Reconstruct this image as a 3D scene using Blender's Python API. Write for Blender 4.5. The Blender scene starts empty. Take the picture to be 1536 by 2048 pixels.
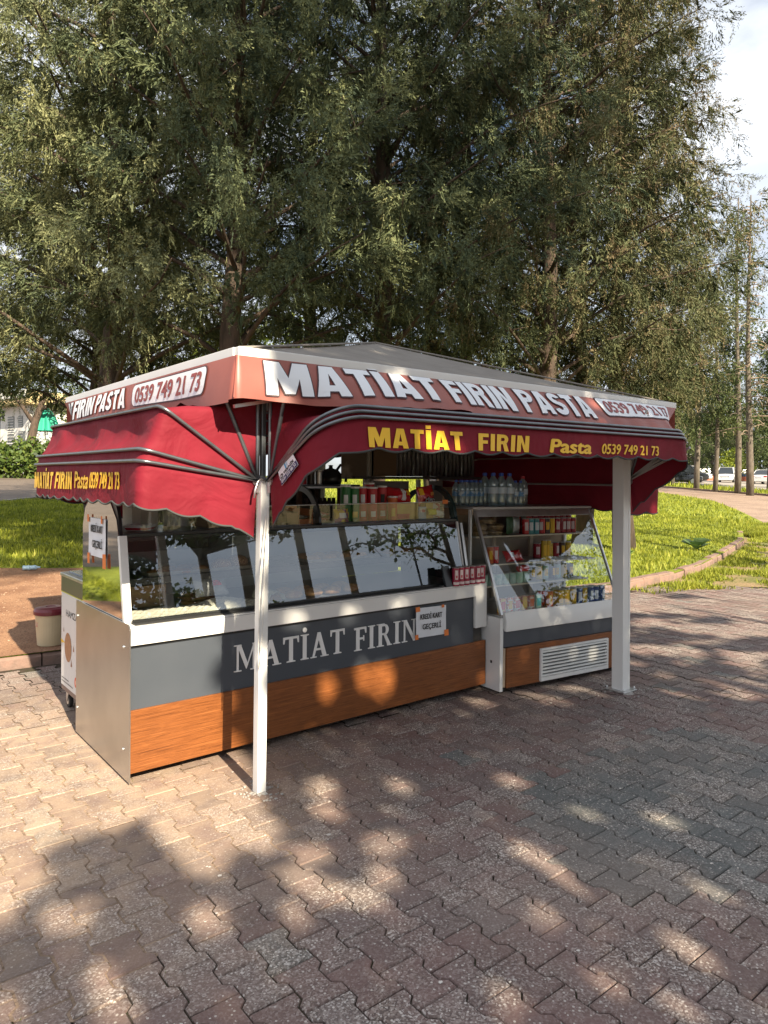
import bpy, bmesh, math, random
import numpy as np
from mathutils import Vector, Matrix, Quaternion
PI = math.pi
random.seed(7)
rng = np.random.default_rng(11)

# ------------------------------------------------------------------ camera, world, sun, exposure
SC = bpy.context.scene
HEAD = math.radians(51.4)            # heading of the view, measured from +X
cam_d = bpy.data.cameras.new("camera")
cam = bpy.data.objects.new("camera", cam_d)
SC.collection.objects.link(cam)
cam.location = (0, 0, 1.6)
_f = Vector((math.cos(HEAD), math.sin(HEAD), 0)); _r = Vector((math.sin(HEAD), -math.cos(HEAD), 0)); _u = Vector((0, 0, 1))
_roll = math.radians(0.3)
_r2 = _r * math.cos(_roll) + _u * math.sin(_roll)
_u2 = _u * math.cos(_roll) - _r * math.sin(_roll)
cam.matrix_world = Matrix(((_r2.x, _u2.x, -_f.x, 0), (_r2.y, _u2.y, -_f.y, 0), (_r2.z, _u2.z, -_f.z, 1.6), (0, 0, 0, 1)))
cam_d.sensor_fit = 'VERTICAL'; cam_d.sensor_height = 24.0; cam_d.sensor_width = 18.0
cam_d.lens = 24.0 * 1425 / 2048
cam_d.shift_y = -(1024 - 953) / 2048
cam_d.clip_start = 0.05; cam_d.clip_end = 2000
SC.camera = cam

SUN_T = Vector((0.124, 1.0, -0.6745)).normalized()      # direction the light travels
SUN_EL = math.asin(-SUN_T.z)
world = bpy.data.worlds.new("World"); SC.world = world; world.use_nodes = True
nt = world.node_tree; nt.nodes.clear()
def N(tree, typ, **kw):
    n = tree.nodes.new(typ)
    for k_, v_ in kw.items(): setattr(n, k_, v_)
    return n
wo = N(nt, 'ShaderNodeOutputWorld'); bg = N(nt, 'ShaderNodeBackground'); sky = N(nt, 'ShaderNodeTexSky')
sky.sky_type = 'NISHITA'; sky.sun_disc = False; sky.sun_elevation = SUN_EL
sky.sun_rotation = math.atan2(-SUN_T.x, -SUN_T.y); sky.air_density = 1.0; sky.dust_density = 1.5; sky.ozone_density = 1.0
tc = N(nt, 'ShaderNodeTexCoord'); mp = N(nt, 'ShaderNodeMapping'); mp.inputs['Scale'].default_value = (1.3, 1.3, 3.0)
cn = N(nt, 'ShaderNodeTexNoise'); cn.inputs['Scale'].default_value = 1.7; cn.inputs['Detail'].default_value = 7; cn.inputs['Roughness'].default_value = 0.55
cr = N(nt, 'ShaderNodeValToRGB'); cr.color_ramp.elements[0].position = 0.30; cr.color_ramp.elements[1].position = 0.50
cn2 = N(nt, 'ShaderNodeTexNoise'); cn2.inputs['Scale'].default_value = 4.0; cn2.inputs['Detail'].default_value = 6
cr2 = N(nt, 'ShaderNodeValToRGB')
cr2.color_ramp.elements[0].color = (6.0, 6.6, 7.5, 1); cr2.color_ramp.elements[1].color = (8.6, 8.9, 9.4, 1)
cr2.color_ramp.elements[0].position = 0.3; cr2.color_ramp.elements[1].position = 0.65
mx = N(nt, 'ShaderNodeMixRGB')
L = nt.links.new
L(tc.outputs['Generated'], mp.inputs['Vector']); L(mp.outputs['Vector'], cn.inputs['Vector']); L(mp.outputs['Vector'], cn2.inputs['Vector'])
L(cn.outputs['Fac'], cr.inputs['Fac']); L(cn2.outputs['Fac'], cr2.inputs['Fac'])
L(cr.outputs['Color'], mx.inputs['Fac']); L(sky.outputs['Color'], mx.inputs['Color1']); L(cr2.outputs['Color'], mx.inputs['Color2'])
L(mx.outputs['Color'], bg.inputs['Color']); bg.inputs['Strength'].default_value = 0.054
L(bg.outputs['Background'], wo.inputs['Surface'])

sun_d = bpy.data.lights.new("sun", 'SUN'); sun_d.energy = 5.0; sun_d.angle = math.radians(0.53); sun_d.color = (1.0, 0.87, 0.66)
sun = bpy.data.objects.new("sun", sun_d); SC.collection.objects.link(sun)
sun.rotation_euler = SUN_T.to_track_quat('-Z', 'Y').to_euler(); sun.location = (-3, -20, 20)
SC.view_settings.view_transform = 'Standard'; SC.view_settings.look = 'None'
SC.view_settings.exposure = 1.4; SC.view_settings.gamma = 1.0; SC.view_settings.use_curve_mapping = False
SC.render.engine = 'CYCLES'
SC.cycles.max_bounces = 8; SC.cycles.transparent_max_bounces = 24; SC.cycles.glossy_bounces = 4; SC.cycles.diffuse_bounces = 3

# ------------------------------------------------------------------ materials
MATS = {}
def mat(name, col, rough=0.6, metal=0.0, col2=None, scale=20.0, vec=(1, 1, 1), bump=0.0, bscale=None, spec=0.5, coat=0.0, detail=4, contrast=(0.35, 0.65), trans=0.0, tone=None):
    """Principled material; col2 = second colour mixed in by noise in object coordinates; tone = (c_dark,c_light) driven by attribute 'tone'"""
    if name in MATS: return MATS[name]
    m = bpy.data.materials.new(name); m.use_nodes = True; t = m.node_tree; b = t.nodes['Principled BSDF']; out = t.nodes['Material Output']
    b.inputs['Base Color'].default_value = (*col, 1); b.inputs['Roughness'].default_value = rough; b.inputs['Metallic'].default_value = metal
    b.inputs['Specular IOR Level'].default_value = spec; b.inputs['Coat Weight'].default_value = coat
    colout = None
    if col2 is not None or bump:
        tcx = N(t, 'ShaderNodeTexCoord'); mpx = N(t, 'ShaderNodeMapping'); mpx.inputs['Scale'].default_value = vec
        nz = N(t, 'ShaderNodeTexNoise'); nz.inputs['Scale'].default_value = scale; nz.inputs['Detail'].default_value = detail
        t.links.new(tcx.outputs['Object'], mpx.inputs['Vector']); t.links.new(mpx.outputs['Vector'], nz.inputs['Vector'])
        if col2 is not None:
            rp = N(t, 'ShaderNodeValToRGB'); rp.color_ramp.elements[0].color = (*col, 1); rp.color_ramp.elements[1].color = (*col2, 1)
            rp.color_ramp.elements[0].position, rp.color_ramp.elements[1].position = contrast
            t.links.new(nz.outputs['Fac'], rp.inputs['Fac']); colout = rp.outputs['Color']
        if bump:
            bp = N(t, 'ShaderNodeBump'); bp.inputs['Strength'].default_value = bump; bp.inputs['Distance'].default_value = 0.01
            src = nz
            if bscale:
                src = N(t, 'ShaderNodeTexNoise'); src.inputs['Scale'].default_value = bscale; src.inputs['Detail'].default_value = 5
                t.links.new(mpx.outputs['Vector'], src.inputs['Vector'])
            t.links.new(src.outputs['Fac'], bp.inputs['Height']); t.links.new(bp.outputs['Normal'], b.inputs['Normal'])
    if tone:
        at = N(t, 'ShaderNodeAttribute'); at.attribute_name = 'tone'
        rp = N(t, 'ShaderNodeValToRGB'); els = rp.color_ramp.elements
        for i, c in enumerate(tone):
            p = i / (len(tone) - 1)
            if i == 0: els[0].color = (*c, 1)
            elif i == len(tone) - 1: els[-1].color = (*c, 1); els[-1].position = 1
            else: e = els.new(p); e.color = (*c, 1)
        t.links.new(at.outputs['Fac'], rp.inputs['Fac']); colout = rp.outputs['Color']
    if colout is not None: t.links.new(colout, b.inputs['Base Color'])
    if trans:
        tr = N(t, 'ShaderNodeBsdfTranslucent'); ms = N(t, 'ShaderNodeMixShader'); ms.inputs['Fac'].default_value = trans
        if colout is not None: t.links.new(colout, tr.inputs['Color'])
        else: tr.inputs['Color'].default_value = (*col, 1)
        t.links.new(b.outputs['BSDF'], ms.inputs[1]); t.links.new(tr.outputs['BSDF'], ms.inputs[2]); t.links.new(ms.outputs['Shader'], out.inputs['Surface'])
    MATS[name] = m; return m

def glass_mat(name, base, gain, tint=(0.93, 0.96, 0.96), rough=0.0, refl=(1, 1, 1)):
    m = bpy.data.materials.new(name); m.use_nodes = True; t = m.node_tree; t.nodes.remove(t.nodes['Principled BSDF']); out = t.nodes['Material Output']
    # Schlick reflectance, the same for both sides of the pane
    g = N(t, 'ShaderNodeNewGeometry'); dt = N(t, 'ShaderNodeVectorMath', operation='DOT_PRODUCT'); ab = N(t, 'ShaderNodeMath', operation='ABSOLUTE'); om = N(t, 'ShaderNodeMath', operation='SUBTRACT'); pw = N(t, 'ShaderNodeMath', operation='POWER')
    t.links.new(g.outputs['Normal'], dt.inputs[0]); t.links.new(g.outputs['Incoming'], dt.inputs[1]); t.links.new(dt.outputs['Value'], ab.inputs[0]); om.inputs[0].default_value = 1.0; t.links.new(ab.outputs[0], om.inputs[1]); t.links.new(om.outputs[0], pw.inputs[0]); pw.inputs[1].default_value = 5.0
    ma = N(t, 'ShaderNodeMath', operation='MULTIPLY_ADD'); ma.inputs[1].default_value = gain; ma.inputs[2].default_value = base; ma.use_clamp = True
    tr = N(t, 'ShaderNodeBsdfTransparent'); tr.inputs['Color'].default_value = (*tint, 1)
    gl = N(t, 'ShaderNodeBsdfGlossy'); gl.inputs['Roughness'].default_value = rough; gl.inputs['Color'].default_value = (*refl, 1)
    ms = N(t, 'ShaderNodeMixShader')
    t.links.new(pw.outputs[0], ma.inputs[0]); t.links.new(ma.outputs[0], ms.inputs['Fac']); t.links.new(tr.outputs[0], ms.inputs[1]); t.links.new(gl.outputs[0], ms.inputs[2]); t.links.new(ms.outputs[0], out.inputs['Surface'])
    MATS[name] = m; return m

# ------------------------------------------------------------------ mesh building helpers
COL = SC.collection
class MB:
    def __init__(s): s.v = []; s.f = []
    def add(s, vs, fs):
        o = len(s.v); s.v += [tuple(v) for v in vs]; s.f += [tuple(i + o for i in f) for f in fs]; return s
    def box(s, x0, x1, y0, y1, z0, z1):
        return s.add([(x0, y0, z0), (x1, y0, z0), (x1, y1, z0), (x0, y1, z0), (x0, y0, z1), (x1, y0, z1), (x1, y1, z1), (x0, y1, z1)],
                     [(0, 3, 2, 1), (4, 5, 6, 7), (0, 1, 5, 4), (1, 2, 6, 5), (2, 3, 7, 6), (3, 0, 4, 7)])
    def prism(s, poly, axis, a0, a1):
        """poly = 2D points in the plane normal to axis; axis 'x': (y,z), 'y': (x,z), 'z': (x,y)"""
        n = len(poly)
        def P(p, a): return (a, p[0], p[1]) if axis == 'x' else ((p[0], a, p[1]) if axis == 'y' else (p[0], p[1], a))
        vs = [P(p, a0) for p in poly] + [P(p, a1) for p in poly]
        fs = [tuple(range(n)), tuple(range(2 * n - 1, n - 1, -1))] + [(i, i + n, (i + 1) % n + n, (i + 1) % n) for i in range(n)]
        return s.add(vs, fs)
    def tube(s, path, r, n=8, closed=False, flat=1.0, caps=True):
        path = [Vector(p) for p in path]; m = len(path); base = len(s.v); up0 = None
        rs = r if isinstance(r, (list, tuple)) else [r] * m
        for i, p in enumerate(path):
            if closed: d = path[(i + 1) % m] - path[i - 1]
            else: d = path[min(i + 1, m - 1)] - path[max(i - 1, 0)]
            d.normalize()
            if up0 is None:
                up0 = Vector((0, 0, 1)) if abs(d.z) < 0.9 else Vector((1, 0, 0))
            a = d.cross(up0); 
            if a.length < 1e-6: a = d.orthogonal()
            a.normalize(); b = a.cross(d).normalized(); up0 = b
            for k in range(n):
                t = 2 * PI * (k + .5) / n
                s.v.append(tuple(p + a * math.cos(t) * rs[i] + b * math.sin(t) * rs[i] * flat))
        for i in range(m if closed else m - 1):
            j = (i + 1) % m
            for k in range(n):
                s.f.append((base + i * n + k, base + j * n + k, base + j * n + (k + 1) % n, base + i * n + (k + 1) % n))
        if caps and not closed:
            s.f.append(tuple(base + k for k in range(n))); s.f.append(tuple(base + (m - 1) * n + k for k in reversed(range(n))))
        return s
    def lathe(s, prof, c=(0, 0, 0), n=16, axis='z'):
        base = len(s.v); m = len(prof)
        for (r, h) in prof:
            for k in range(n):
                t = 2 * PI * k / n
                if axis == 'z': s.v.append((c[0] + r * math.cos(t), c[1] + r * math.sin(t), c[2] + h))
                elif axis == 'y': s.v.append((c[0] + r * math.cos(t), c[1] + h, c[2] + r * math.sin(t)))
                else: s.v.append((c[0] + h, c[1] + r * math.cos(t), c[2] + r * math.sin(t)))
        for i in range(m - 1):
            for k in range(n):
                s.f.append((base + i * n + k, base + i * n + (k + 1) % n, base + (i + 1) * n + (k + 1) % n, base + (i + 1) * n + k))
        s.f.append(tuple(base + k for k in reversed(range(n)))); s.f.append(tuple(base + (m - 1) * n + k for k in range(n)))
        return s
    def grid(s, rows):
        base = len(s.v); nr = len(rows); nc = len(rows[0])
        for r in rows: s.v += [tuple(p) for p in r]
        for i in range(nr - 1):
            for j in range(nc - 1):
                s.f.append((base + i * nc + j, base + i * nc + j + 1, base + (i + 1) * nc + j + 1, base + (i + 1) * nc + j))
        return s
    def build(s, name, m, parent=None, smooth=False, bev=0.0, local=False, seg=2, fixn=True):
        me = bpy.data.meshes.new(name)
        vs = s.v
        if parent is not None and not local:
            inv = parent.matrix_basis.inverted() if parent.parent is None else (parent.parent.matrix_basis @ parent.matrix_basis).inverted()
            vs = [tuple(inv @ Vector(v)) for v in vs]
        me.from_pydata(vs, [], s.f); me.validate()
        if fixn:
            bm = bmesh.new(); bm.from_mesh(me); bmesh.ops.recalc_face_normals(bm, faces=bm.faces); bm.to_mesh(me); bm.free()
        if isinstance(m, (list, tuple)):
            for q in m: me.materials.append(q)
        elif m: me.materials.append(m)
        if smooth: me.polygons.foreach_set('use_smooth', [True] * len(me.polygons))
        o = bpy.data.objects.new(name, me); COL.objects.link(o)
        if parent is not None: o.parent = parent
        if bev:
            b = o.modifiers.new('bevel', 'BEVEL'); b.width = bev; b.segments = seg; b.limit_method = 'ANGLE'; b.angle_limit = math.radians(40)
            me.polygons.foreach_set('use_smooth', [True] * len(me.polygons))
            w = o.modifiers.new('wn', 'WEIGHTED_NORMAL'); w.keep_sharp = True
        return o

def box(name, m, x0, x1, y0, y1, z0, z1, parent=None, bev=0.0, local=False):
    return MB().box(x0, x1, y0, y1, z0, z1).build(name, m, parent, bev=bev, local=local)
def tag(o, label=None, cat=None, group=None, kind=None):
    if label: o['label'] = label
    if cat: o['category'] = cat
    if group: o['group'] = group
    if kind: o['kind'] = kind
    return o
def thing(name, label, cat, loc=(0, 0, 0), rz=0.0, group=None):
    o = bpy.data.objects.new(name, None); COL.objects.link(o); o.empty_display_size = 0.1
    o.location = loc; o.rotation_euler = (0, 0, rz)
    o.matrix_basis = Matrix.Translation(loc) @ Matrix.Rotation(rz, 4, 'Z')
    return tag(o, label, cat, group)
def kids(o): return [c for c in KID.get(o.name, [])]
def copy_tree(o, loc=None, rot=None, label=None, parent=None, group=None):
    c = o.copy(); COL.objects.link(c)
    if parent is not None: c.parent = parent
    if loc is not None: c.location = loc
    if rot is not None: c.rotation_euler = rot
    if label: c['label'] = label
    if group: c['group'] = group
    for ch in list(o.children): copy_tree(ch, parent=c)
    return c
def struct(o): o['kind'] = 'structure'; return o

def rsurf(tri_v, tri_f, name, m, tone=None, parent=None, loc=(0, 0, 0)):
    """fast triangle mesh from numpy arrays; tone per vertex"""
    me = bpy.data.meshes.new(name); nv = len(tri_v); nf = len(tri_f)
    me.vertices.add(nv); me.vertices.foreach_set('co', np.ascontiguousarray((tri_v - np.array(loc)).astype(np.float32)).ravel())
    k = tri_f.shape[1]
    me.loops.add(nf * k); me.loops.foreach_set('vertex_index', np.ascontiguousarray(tri_f.astype(np.int32)).ravel())
    me.polygons.add(nf); me.polygons.foreach_set('loop_start', np.arange(0, nf * k, k, dtype=np.int32))
    me.update(calc_edges=True)
    if tone is not None:
        a = me.attributes.new('tone', 'FLOAT', 'POINT'); a.data.foreach_set('value', tone.astype(np.float32))
    me.materials.append(m)
    o = bpy.data.objects.new(name, me); COL.objects.link(o)
    if parent is not None: o.parent = parent
    return o

# ------------------------------------------------------------------ lettering
def text2d(body, caph, width=None, shear=0.0, bold=0.0, cuts=None):
    """flat text as (verts2d, faces) with cap height caph, starting at u=0; optional fitted width"""
    def mk(b):
        cu = bpy.data.curves.new('t', 'FONT'); cu.body = b; cu.size = 1.0; cu.offset = bold; cu.resolution_u = 4; cu.fill_mode = 'FRONT' if hasattr(cu, 'fill_mode') else 'BOTH'
        ob = bpy.data.objects.new('t', cu); COL.objects.link(ob)
        dg = bpy.context.evaluated_depsgraph_get(); me = bpy.data.meshes.new_from_object(ob.evaluated_get(dg))
        vs = [(v.co.x, v.co.y) for v in me.vertices]; fs = [tuple(p.vertices) for p in me.polygons]
        bpy.data.objects.remove(ob); bpy.data.meshes.remove(me); bpy.data.curves.remove(cu)
        return vs, fs
    hv, _ = mk('H'); hy0 = min(v[1] for v in hv); hy1 = max(v[1] for v in hv)
    vs, fs = mk(body)
    sy = caph / (hy1 - hy0)
    vs = [(x + shear * (y - hy0), (y - hy0) * sy) for x, y in vs]
    x0 = min(v[0] for v in vs); x1 = max(v[0] for v in vs)
    sx = sy if width is None else width / (x1 - x0)
    vs = [((x - x0) * sx, y) for x, y in vs]
    if cuts:
        bm = bmesh.new(); bv = [bm.verts.new((x, y, 0)) for x, y in vs]
        for f in fs:
            try: bm.faces.new([bv[i] for i in f])
            except ValueError: pass
        W = max(v[0] for v in vs); Hh = max(v[1] for v in vs)
        for k_ in range(1, int(W / cuts) + 1):
            bmesh.ops.bisect_plane(bm, geom=bm.verts[:] + bm.edges[:] + bm.faces[:], plane_co=(k_ * cuts, 0, 0), plane_no=(1, 0, 0))
        for k_ in range(1, int(Hh / cuts) + 1):
            bmesh.ops.bisect_plane(bm, geom=bm.verts[:] + bm.edges[:] + bm.faces[:], plane_co=(0, k_ * cuts, 0), plane_no=(0, 1, 0))
        bm.verts.index_update(); vs = [(v.co.x, v.co.y) for v in bm.verts]; fs = [tuple(v.index for v in f.verts) for f in bm.faces]; bm.free()
    return vs, fs
def text_obj(name, body, m, fn, parent, caph, width=None, shear=0.0, bold=0.0, cuts=None):
    """bold = stroke growth as a share of the cap height: the same outline struck several times, each a hair proud of the last"""
    bx = bold * caph; by = bold * caph * .45
    vs, fs = text2d(body, caph - 2 * by, None if width is None else width - 2 * bx, shear, 0.0, cuts)
    mb = MB(); st = [(0, 0)]
    if bold: st = [(-1, 0), (1, 0), (-.5, 0), (.5, 0), (0, 1), (0, -1), (0, 0)] + ([(-1, 1), (1, -1), (1, 1), (-1, -1)] if bold > .11 else [])
    p0 = Vector(fn(0, 0)); 
    def nrm(u, v):
        a = Vector(fn(u + .003, v)) - Vector(fn(u, v)); b = Vector(fn(u, v + .003)) - Vector(fn(u, v)); return a.cross(b).normalized()
    for k_, (dx, dy) in enumerate(st):
        pts = []
        for u, v in vs:
            uu, vv = u + bx + dx * bx, v + by + dy * by; pts.append(Vector(fn(uu, vv)) + (nrm(uu, vv) * (.00022 * k_) if k_ else Vector((0, 0, 0))))
        mb.add(pts, fs)
    return mb.build(name, m, parent, fixn=False)
def rrect2d(w, h, r, n=5, step=0.04):
    pts = []
    for cx, cy, a0 in ((w - r, r, -90), (w - r, h - r, 0), (r, h - r, 90), (r, r, 180)):
        for i in range(n + 1):
            a = math.radians(a0 + 90 * i / n); pts.append((cx + r * math.cos(a), cy + r * math.sin(a)))
    bm = bmesh.new(); bm.faces.new([bm.verts.new((x, y, 0)) for x, y in pts])
    for k_ in range(1, int(w / step) + 1):
        bmesh.ops.bisect_plane(bm, geom=bm.verts[:] + bm.edges[:] + bm.faces[:], plane_co=(k_ * step, 0, 0), plane_no=(1, 0, 0))
    for k_ in range(1, int(h / step) + 1):
        bmesh.ops.bisect_plane(bm, geom=bm.verts[:] + bm.edges[:] + bm.faces[:], plane_co=(0, k_ * step, 0), plane_no=(0, 1, 0))
    bm.verts.index_update(); vs = [(v.co.x, v.co.y) for v in bm.verts]; fs = [tuple(v.index for v in f.verts) for f in bm.faces]; bm.free()
    return vs, fs

def block(c):
    """heavy sans capitals as convex polygons in a box of height 1; returns (polygons, advance)"""
    st = [(0, 0), (.25, 0), (.25, 1), (0, 1)]
    def ring(cx, cy, ro, ri, a0, a1, n=9):
        q = []
        for i in range(n):
            t0, t1 = math.radians(a0 + (a1 - a0) * i / n), math.radians(a0 + (a1 - a0) * (i + 1) / n)
            q.append([(cx + ro[0] * math.cos(t0), cy + ro[1] * math.sin(t0)), (cx + ro[0] * math.cos(t1), cy + ro[1] * math.sin(t1)), (cx + ri[0] * math.cos(t1), cy + ri[1] * math.sin(t1)), (cx + ri[0] * math.cos(t0), cy + ri[1] * math.sin(t0))])
        return q
    P_ = [st, [(.25, .80), (.38, .80), (.38, 1), (.25, 1)], [(.25, .42), (.38, .42), (.38, .61), (.25, .61)]] + ring(.38, .71, (.30, .29), (.08, .095), 90, -90)
    if c == 'M': return [st, [(.73, 0), (.98, 0), (.98, 1), (.73, 1)], [(.10, 1), (.34, 1), (.49, .52), (.49, .05), (.39, .05)], [(.88, 1), (.64, 1), (.49, .52), (.49, .05), (.59, .05)]], .98
    if c == 'A': return [[(0, 0), (.25, 0), (.375, .74), (.375, 1), (.21, 1)], [(.75, 0), (.50, 0), (.375, .74), (.375, 1), (.54, 1)], [(.21, .15), (.54, .15), (.51, .34), (.24, .34)]], .75
    if c == 'T': return [[(.19, 0), (.44, 0), (.44, .79), (.19, .79)], [(0, .79), (.63, .79), (.63, 1), (0, 1)]], .63
    if c == 'I': return [st], .25
    if c == 'İ': return [st, [(0, 1.07), (.25, 1.07), (.25, 1.25), (0, 1.25)]], .25
    if c == 'F': return [st, [(.25, .80), (.58, .80), (.58, 1), (.25, 1)], [(.25, .41), (.53, .41), (.53, .60), (.25, .60)]], .58
    if c == 'N': return [st, [(.49, 0), (.74, 0), (.74, 1), (.49, 1)], [(.10, 1), (.27, 1), (.64, 0), (.47, 0)]], .74
    if c == 'P': return P_, .68
    if c == 'R': return P_ + [[(.36, .46), (.58, .50), (.75, 0), (.48, 0)]], .75
    if c == 'S': return ring(.34, .715, (.32, .29), (.09, .085), 15, 262, 13) + ring(.34, .29, (.34, .29), (.10, .09), 90, -168, 13) + [[(.28, .42), (.36, .42), (.36, .62), (.28, .62)]], .69
    return [], .3
def cut_poly(pts, cut):
    """convex 2D polygon split on a square lattice -> list of polygons"""
    def half(P_, ax, c, keep):
        out = []; n = len(P_)
        for i in range(n):
            A_, B_ = P_[i], P_[(i + 1) % n]; fa = (A_[ax] - c) * keep; fb_ = (B_[ax] - c) * keep
            if fa >= 0: out.append(A_)
            if (fa > 0 > fb_) or (fa < 0 < fb_): t_ = fa / (fa - fb_); out.append((A_[0] + (B_[0] - A_[0]) * t_, A_[1] + (B_[1] - A_[1]) * t_))
        return out
    res = [pts]
    for ax in (0, 1):
        nxt = []
        for P_ in res:
            lo = min(p[ax] for p in P_); hi = max(p[ax] for p in P_); k_ = math.floor(lo / cut) + 1
            while k_ * cut < hi - 1e-6:
                L_ = half(P_, ax, k_ * cut, -1)
                if len(L_) >= 3: nxt.append(L_)
                P_ = half(P_, ax, k_ * cut, 1); k_ += 1
                if len(P_) < 3: break
            if len(P_) >= 3: nxt.append(P_)
        res = nxt
    return res
def block_word(name, word, fn, cap, total, parent, m, grow=0.0, shear=0.0, gap=.07, cut=.028):
    w = sum(block(c)[1] for c in word) + gap * (len(word) - 1); sx = total / w; x = 0.0; mb = MB(); k_ = 0
    dirs = [(0, 0)] if not grow else [(math.cos(a) * grow, math.sin(a) * grow) for a in [2 * PI * i / 8 for i in range(8)]]
    for c in word:
        polys, a = block(c)
        for p in polys:
            p2 = [(x + q[0] * sx + shear * q[1] * cap, q[1] * cap) for q in p]
            for (dx, dy) in dirs:
                o_ = .00009 * (k_ % 16); k_ += 1
                for pc in cut_poly([(q[0] + dx, q[1] + dy) for q in p2], cut): mb.add([fn(q[0], q[1], o_) for q in pc], [tuple(range(len(pc)))])
        x += (a + gap) * sx
        if not grow: mb.build('letter', m, parent, fixn=False); mb = MB()
    return mb.build(name, m, parent, fixn=False) if grow else None

# ------------------------------------------------------------------ common materials
M_white = mat('white_paint', (.78, .78, .77), .35, col2=(.70, .70, .68), scale=1.5, contrast=(.3, .8))
M_alu = mat('aluminium', (.62, .62, .61), .32, .85, col2=(.52, .52, .52), scale=14)
M_steel = mat('brushed_steel', (.50, .49, .47), .32, .95, col2=(.43, .42, .40), scale=3, vec=(1, 1, 1), bump=.03, bscale=160)
M_mirror = mat('polished_steel', (.78, .78, .76), .035, 1.0, bump=.006, bscale=6)
M_black = mat('black_plastic', (.018, .019, .02), .28, bump=.02, bscale=60)
M_dark = mat('dark_interior', (.05, .048, .046), .6, col2=(.07, .067, .063), scale=8)
M_slate = mat('slate_panel', (.060, .070, .086), .38, col2=(.068, .078, .094), scale=3)
M_bow = mat('awning_bow', (.15, .165, .18), .33, .75, col2=(.19, .205, .22), scale=18)
M_bow_lit = mat('awning_bow_lit', (.42, .41, .40), .4, .4)  # paler copy of the bow metal: light off the ground put into the colour
M_trim = mat('edge_binding', (.05, .055, .055), .8)
M_card = mat('cardboard', (.30, .19, .105), .85, col2=(.36, .235, .13), scale=14, vec=(1, 1, 5))
M_orange = mat('orange_tape', (.75, .20, .035), .55)
M_paper = mat('white_paper', (.76, .78, .82), .8, col2=(.70, .72, .76), scale=9, bump=.15, bscale=14)
M_ink = mat('black_ink', (.02, .02, .022), .6)
M_yellow = mat('yellow_vinyl', (.85, .50, .02), .5)
M_maroon_vinyl = mat('maroon_print', (.27, .05, .045), .5)
M_wvinyl = mat('white_print', (.74, .76, .80), .45)
M_outline = mat('dark_print_outline', (.06, .02, .025), .5)
M_navy = mat('navy_print', (.03, .035, .12), .5)
M_letter = mat('white_acrylic', (.80, .80, .80), .3)
M_glass = glass_mat('counter_glass', .165, .9, refl=(.86, .93, 1.0))
M_glass2 = glass_mat('clear_acrylic', .045, .8)
M_rubber = mat('rubber', (.02, .02, .02), .75)
M_concrete = mat('concrete_splash', (.42, .40, .37), .9, col2=(.28, .26, .24), scale=30, bump=.5)

def wood_mat():
    m = bpy.data.materials.new('wood_laminate'); m.use_nodes = True; t = m.node_tree; b = t.nodes['Principled BSDF']
    tcx = N(t, 'ShaderNodeTexCoord'); mpx = N(t, 'ShaderNodeMapping'); mpx.inputs['Scale'].default_value = (1.0, 1.0, 34)
    n1 = N(t, 'ShaderNodeTexNoise'); n1.inputs['Scale'].default_value = 3.2; n1.inputs['Detail'].default_value = 5; n1.inputs['Distortion'].default_value = 0.5
    mp2 = N(t, 'ShaderNodeMapping'); mp2.inputs['Scale'].default_value = (3, 3, 150)
    n2 = N(t, 'ShaderNodeTexNoise'); n2.inputs['Scale'].default_value = 2.0; n2.inputs['Detail'].default_value = 3
    rp = N(t, 'ShaderNodeValToRGB'); e = rp.color_ramp.elements
    e[0].position = .30; e[0].color = (.13, .040, .011, 1); e[1].position = .66; e[1].color = (.30, .105, .030, 1)
    x = e.new(.40); x.color = (.235, .078, .020, 1); x = e.new(.47); x.color = (.27, .092, .025, 1); x = e.new(.44); x.color = (.15, .047, .012, 1); x = e.new(.55); x.color = (.21, .068, .018, 1)
    md = N(t, 'ShaderNodeMixRGB', blend_type='MULTIPLY'); md.inputs['Fac'].default_value = .55
    r2 = N(t, 'ShaderNodeValToRGB'); r2.color_ramp.elements[0].position = .38; r2.color_ramp.elements[0].color = (.55, .5, .45, 1); r2.color_ramp.elements[1].position = .56
    k_ = t.links.new
    k_(tcx.outputs['Object'], mpx.inputs['Vector']); k_(tcx.outputs['Object'], mp2.inputs['Vector'])
    k_(mpx.outputs['Vector'], n1.inputs['Vector']); k_(mp2.outputs['Vector'], n2.inputs['Vector'])
    k_(n1.outputs['Fac'], rp.inputs['Fac']); k_(n2.outputs['Fac'], r2.inputs['Fac']); k_(rp.outputs['Color'], md.inputs['Color1']); k_(r2.outputs['Color'], md.inputs['Color2'])
    k_(md.outputs['Color'], b.inputs['Base Color']); b.inputs['Roughness'].default_value = .36
    bp = N(t, 'ShaderNodeBump'); bp.inputs['Strength'].default_value = .25; bp.inputs['Distance'].default_value = .004
    k_(n2.outputs['Fac'], bp.inputs['Height']); k_(bp.outputs['Normal'], b.inputs['Normal'])
    return m
M_wood = wood_mat()

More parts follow.
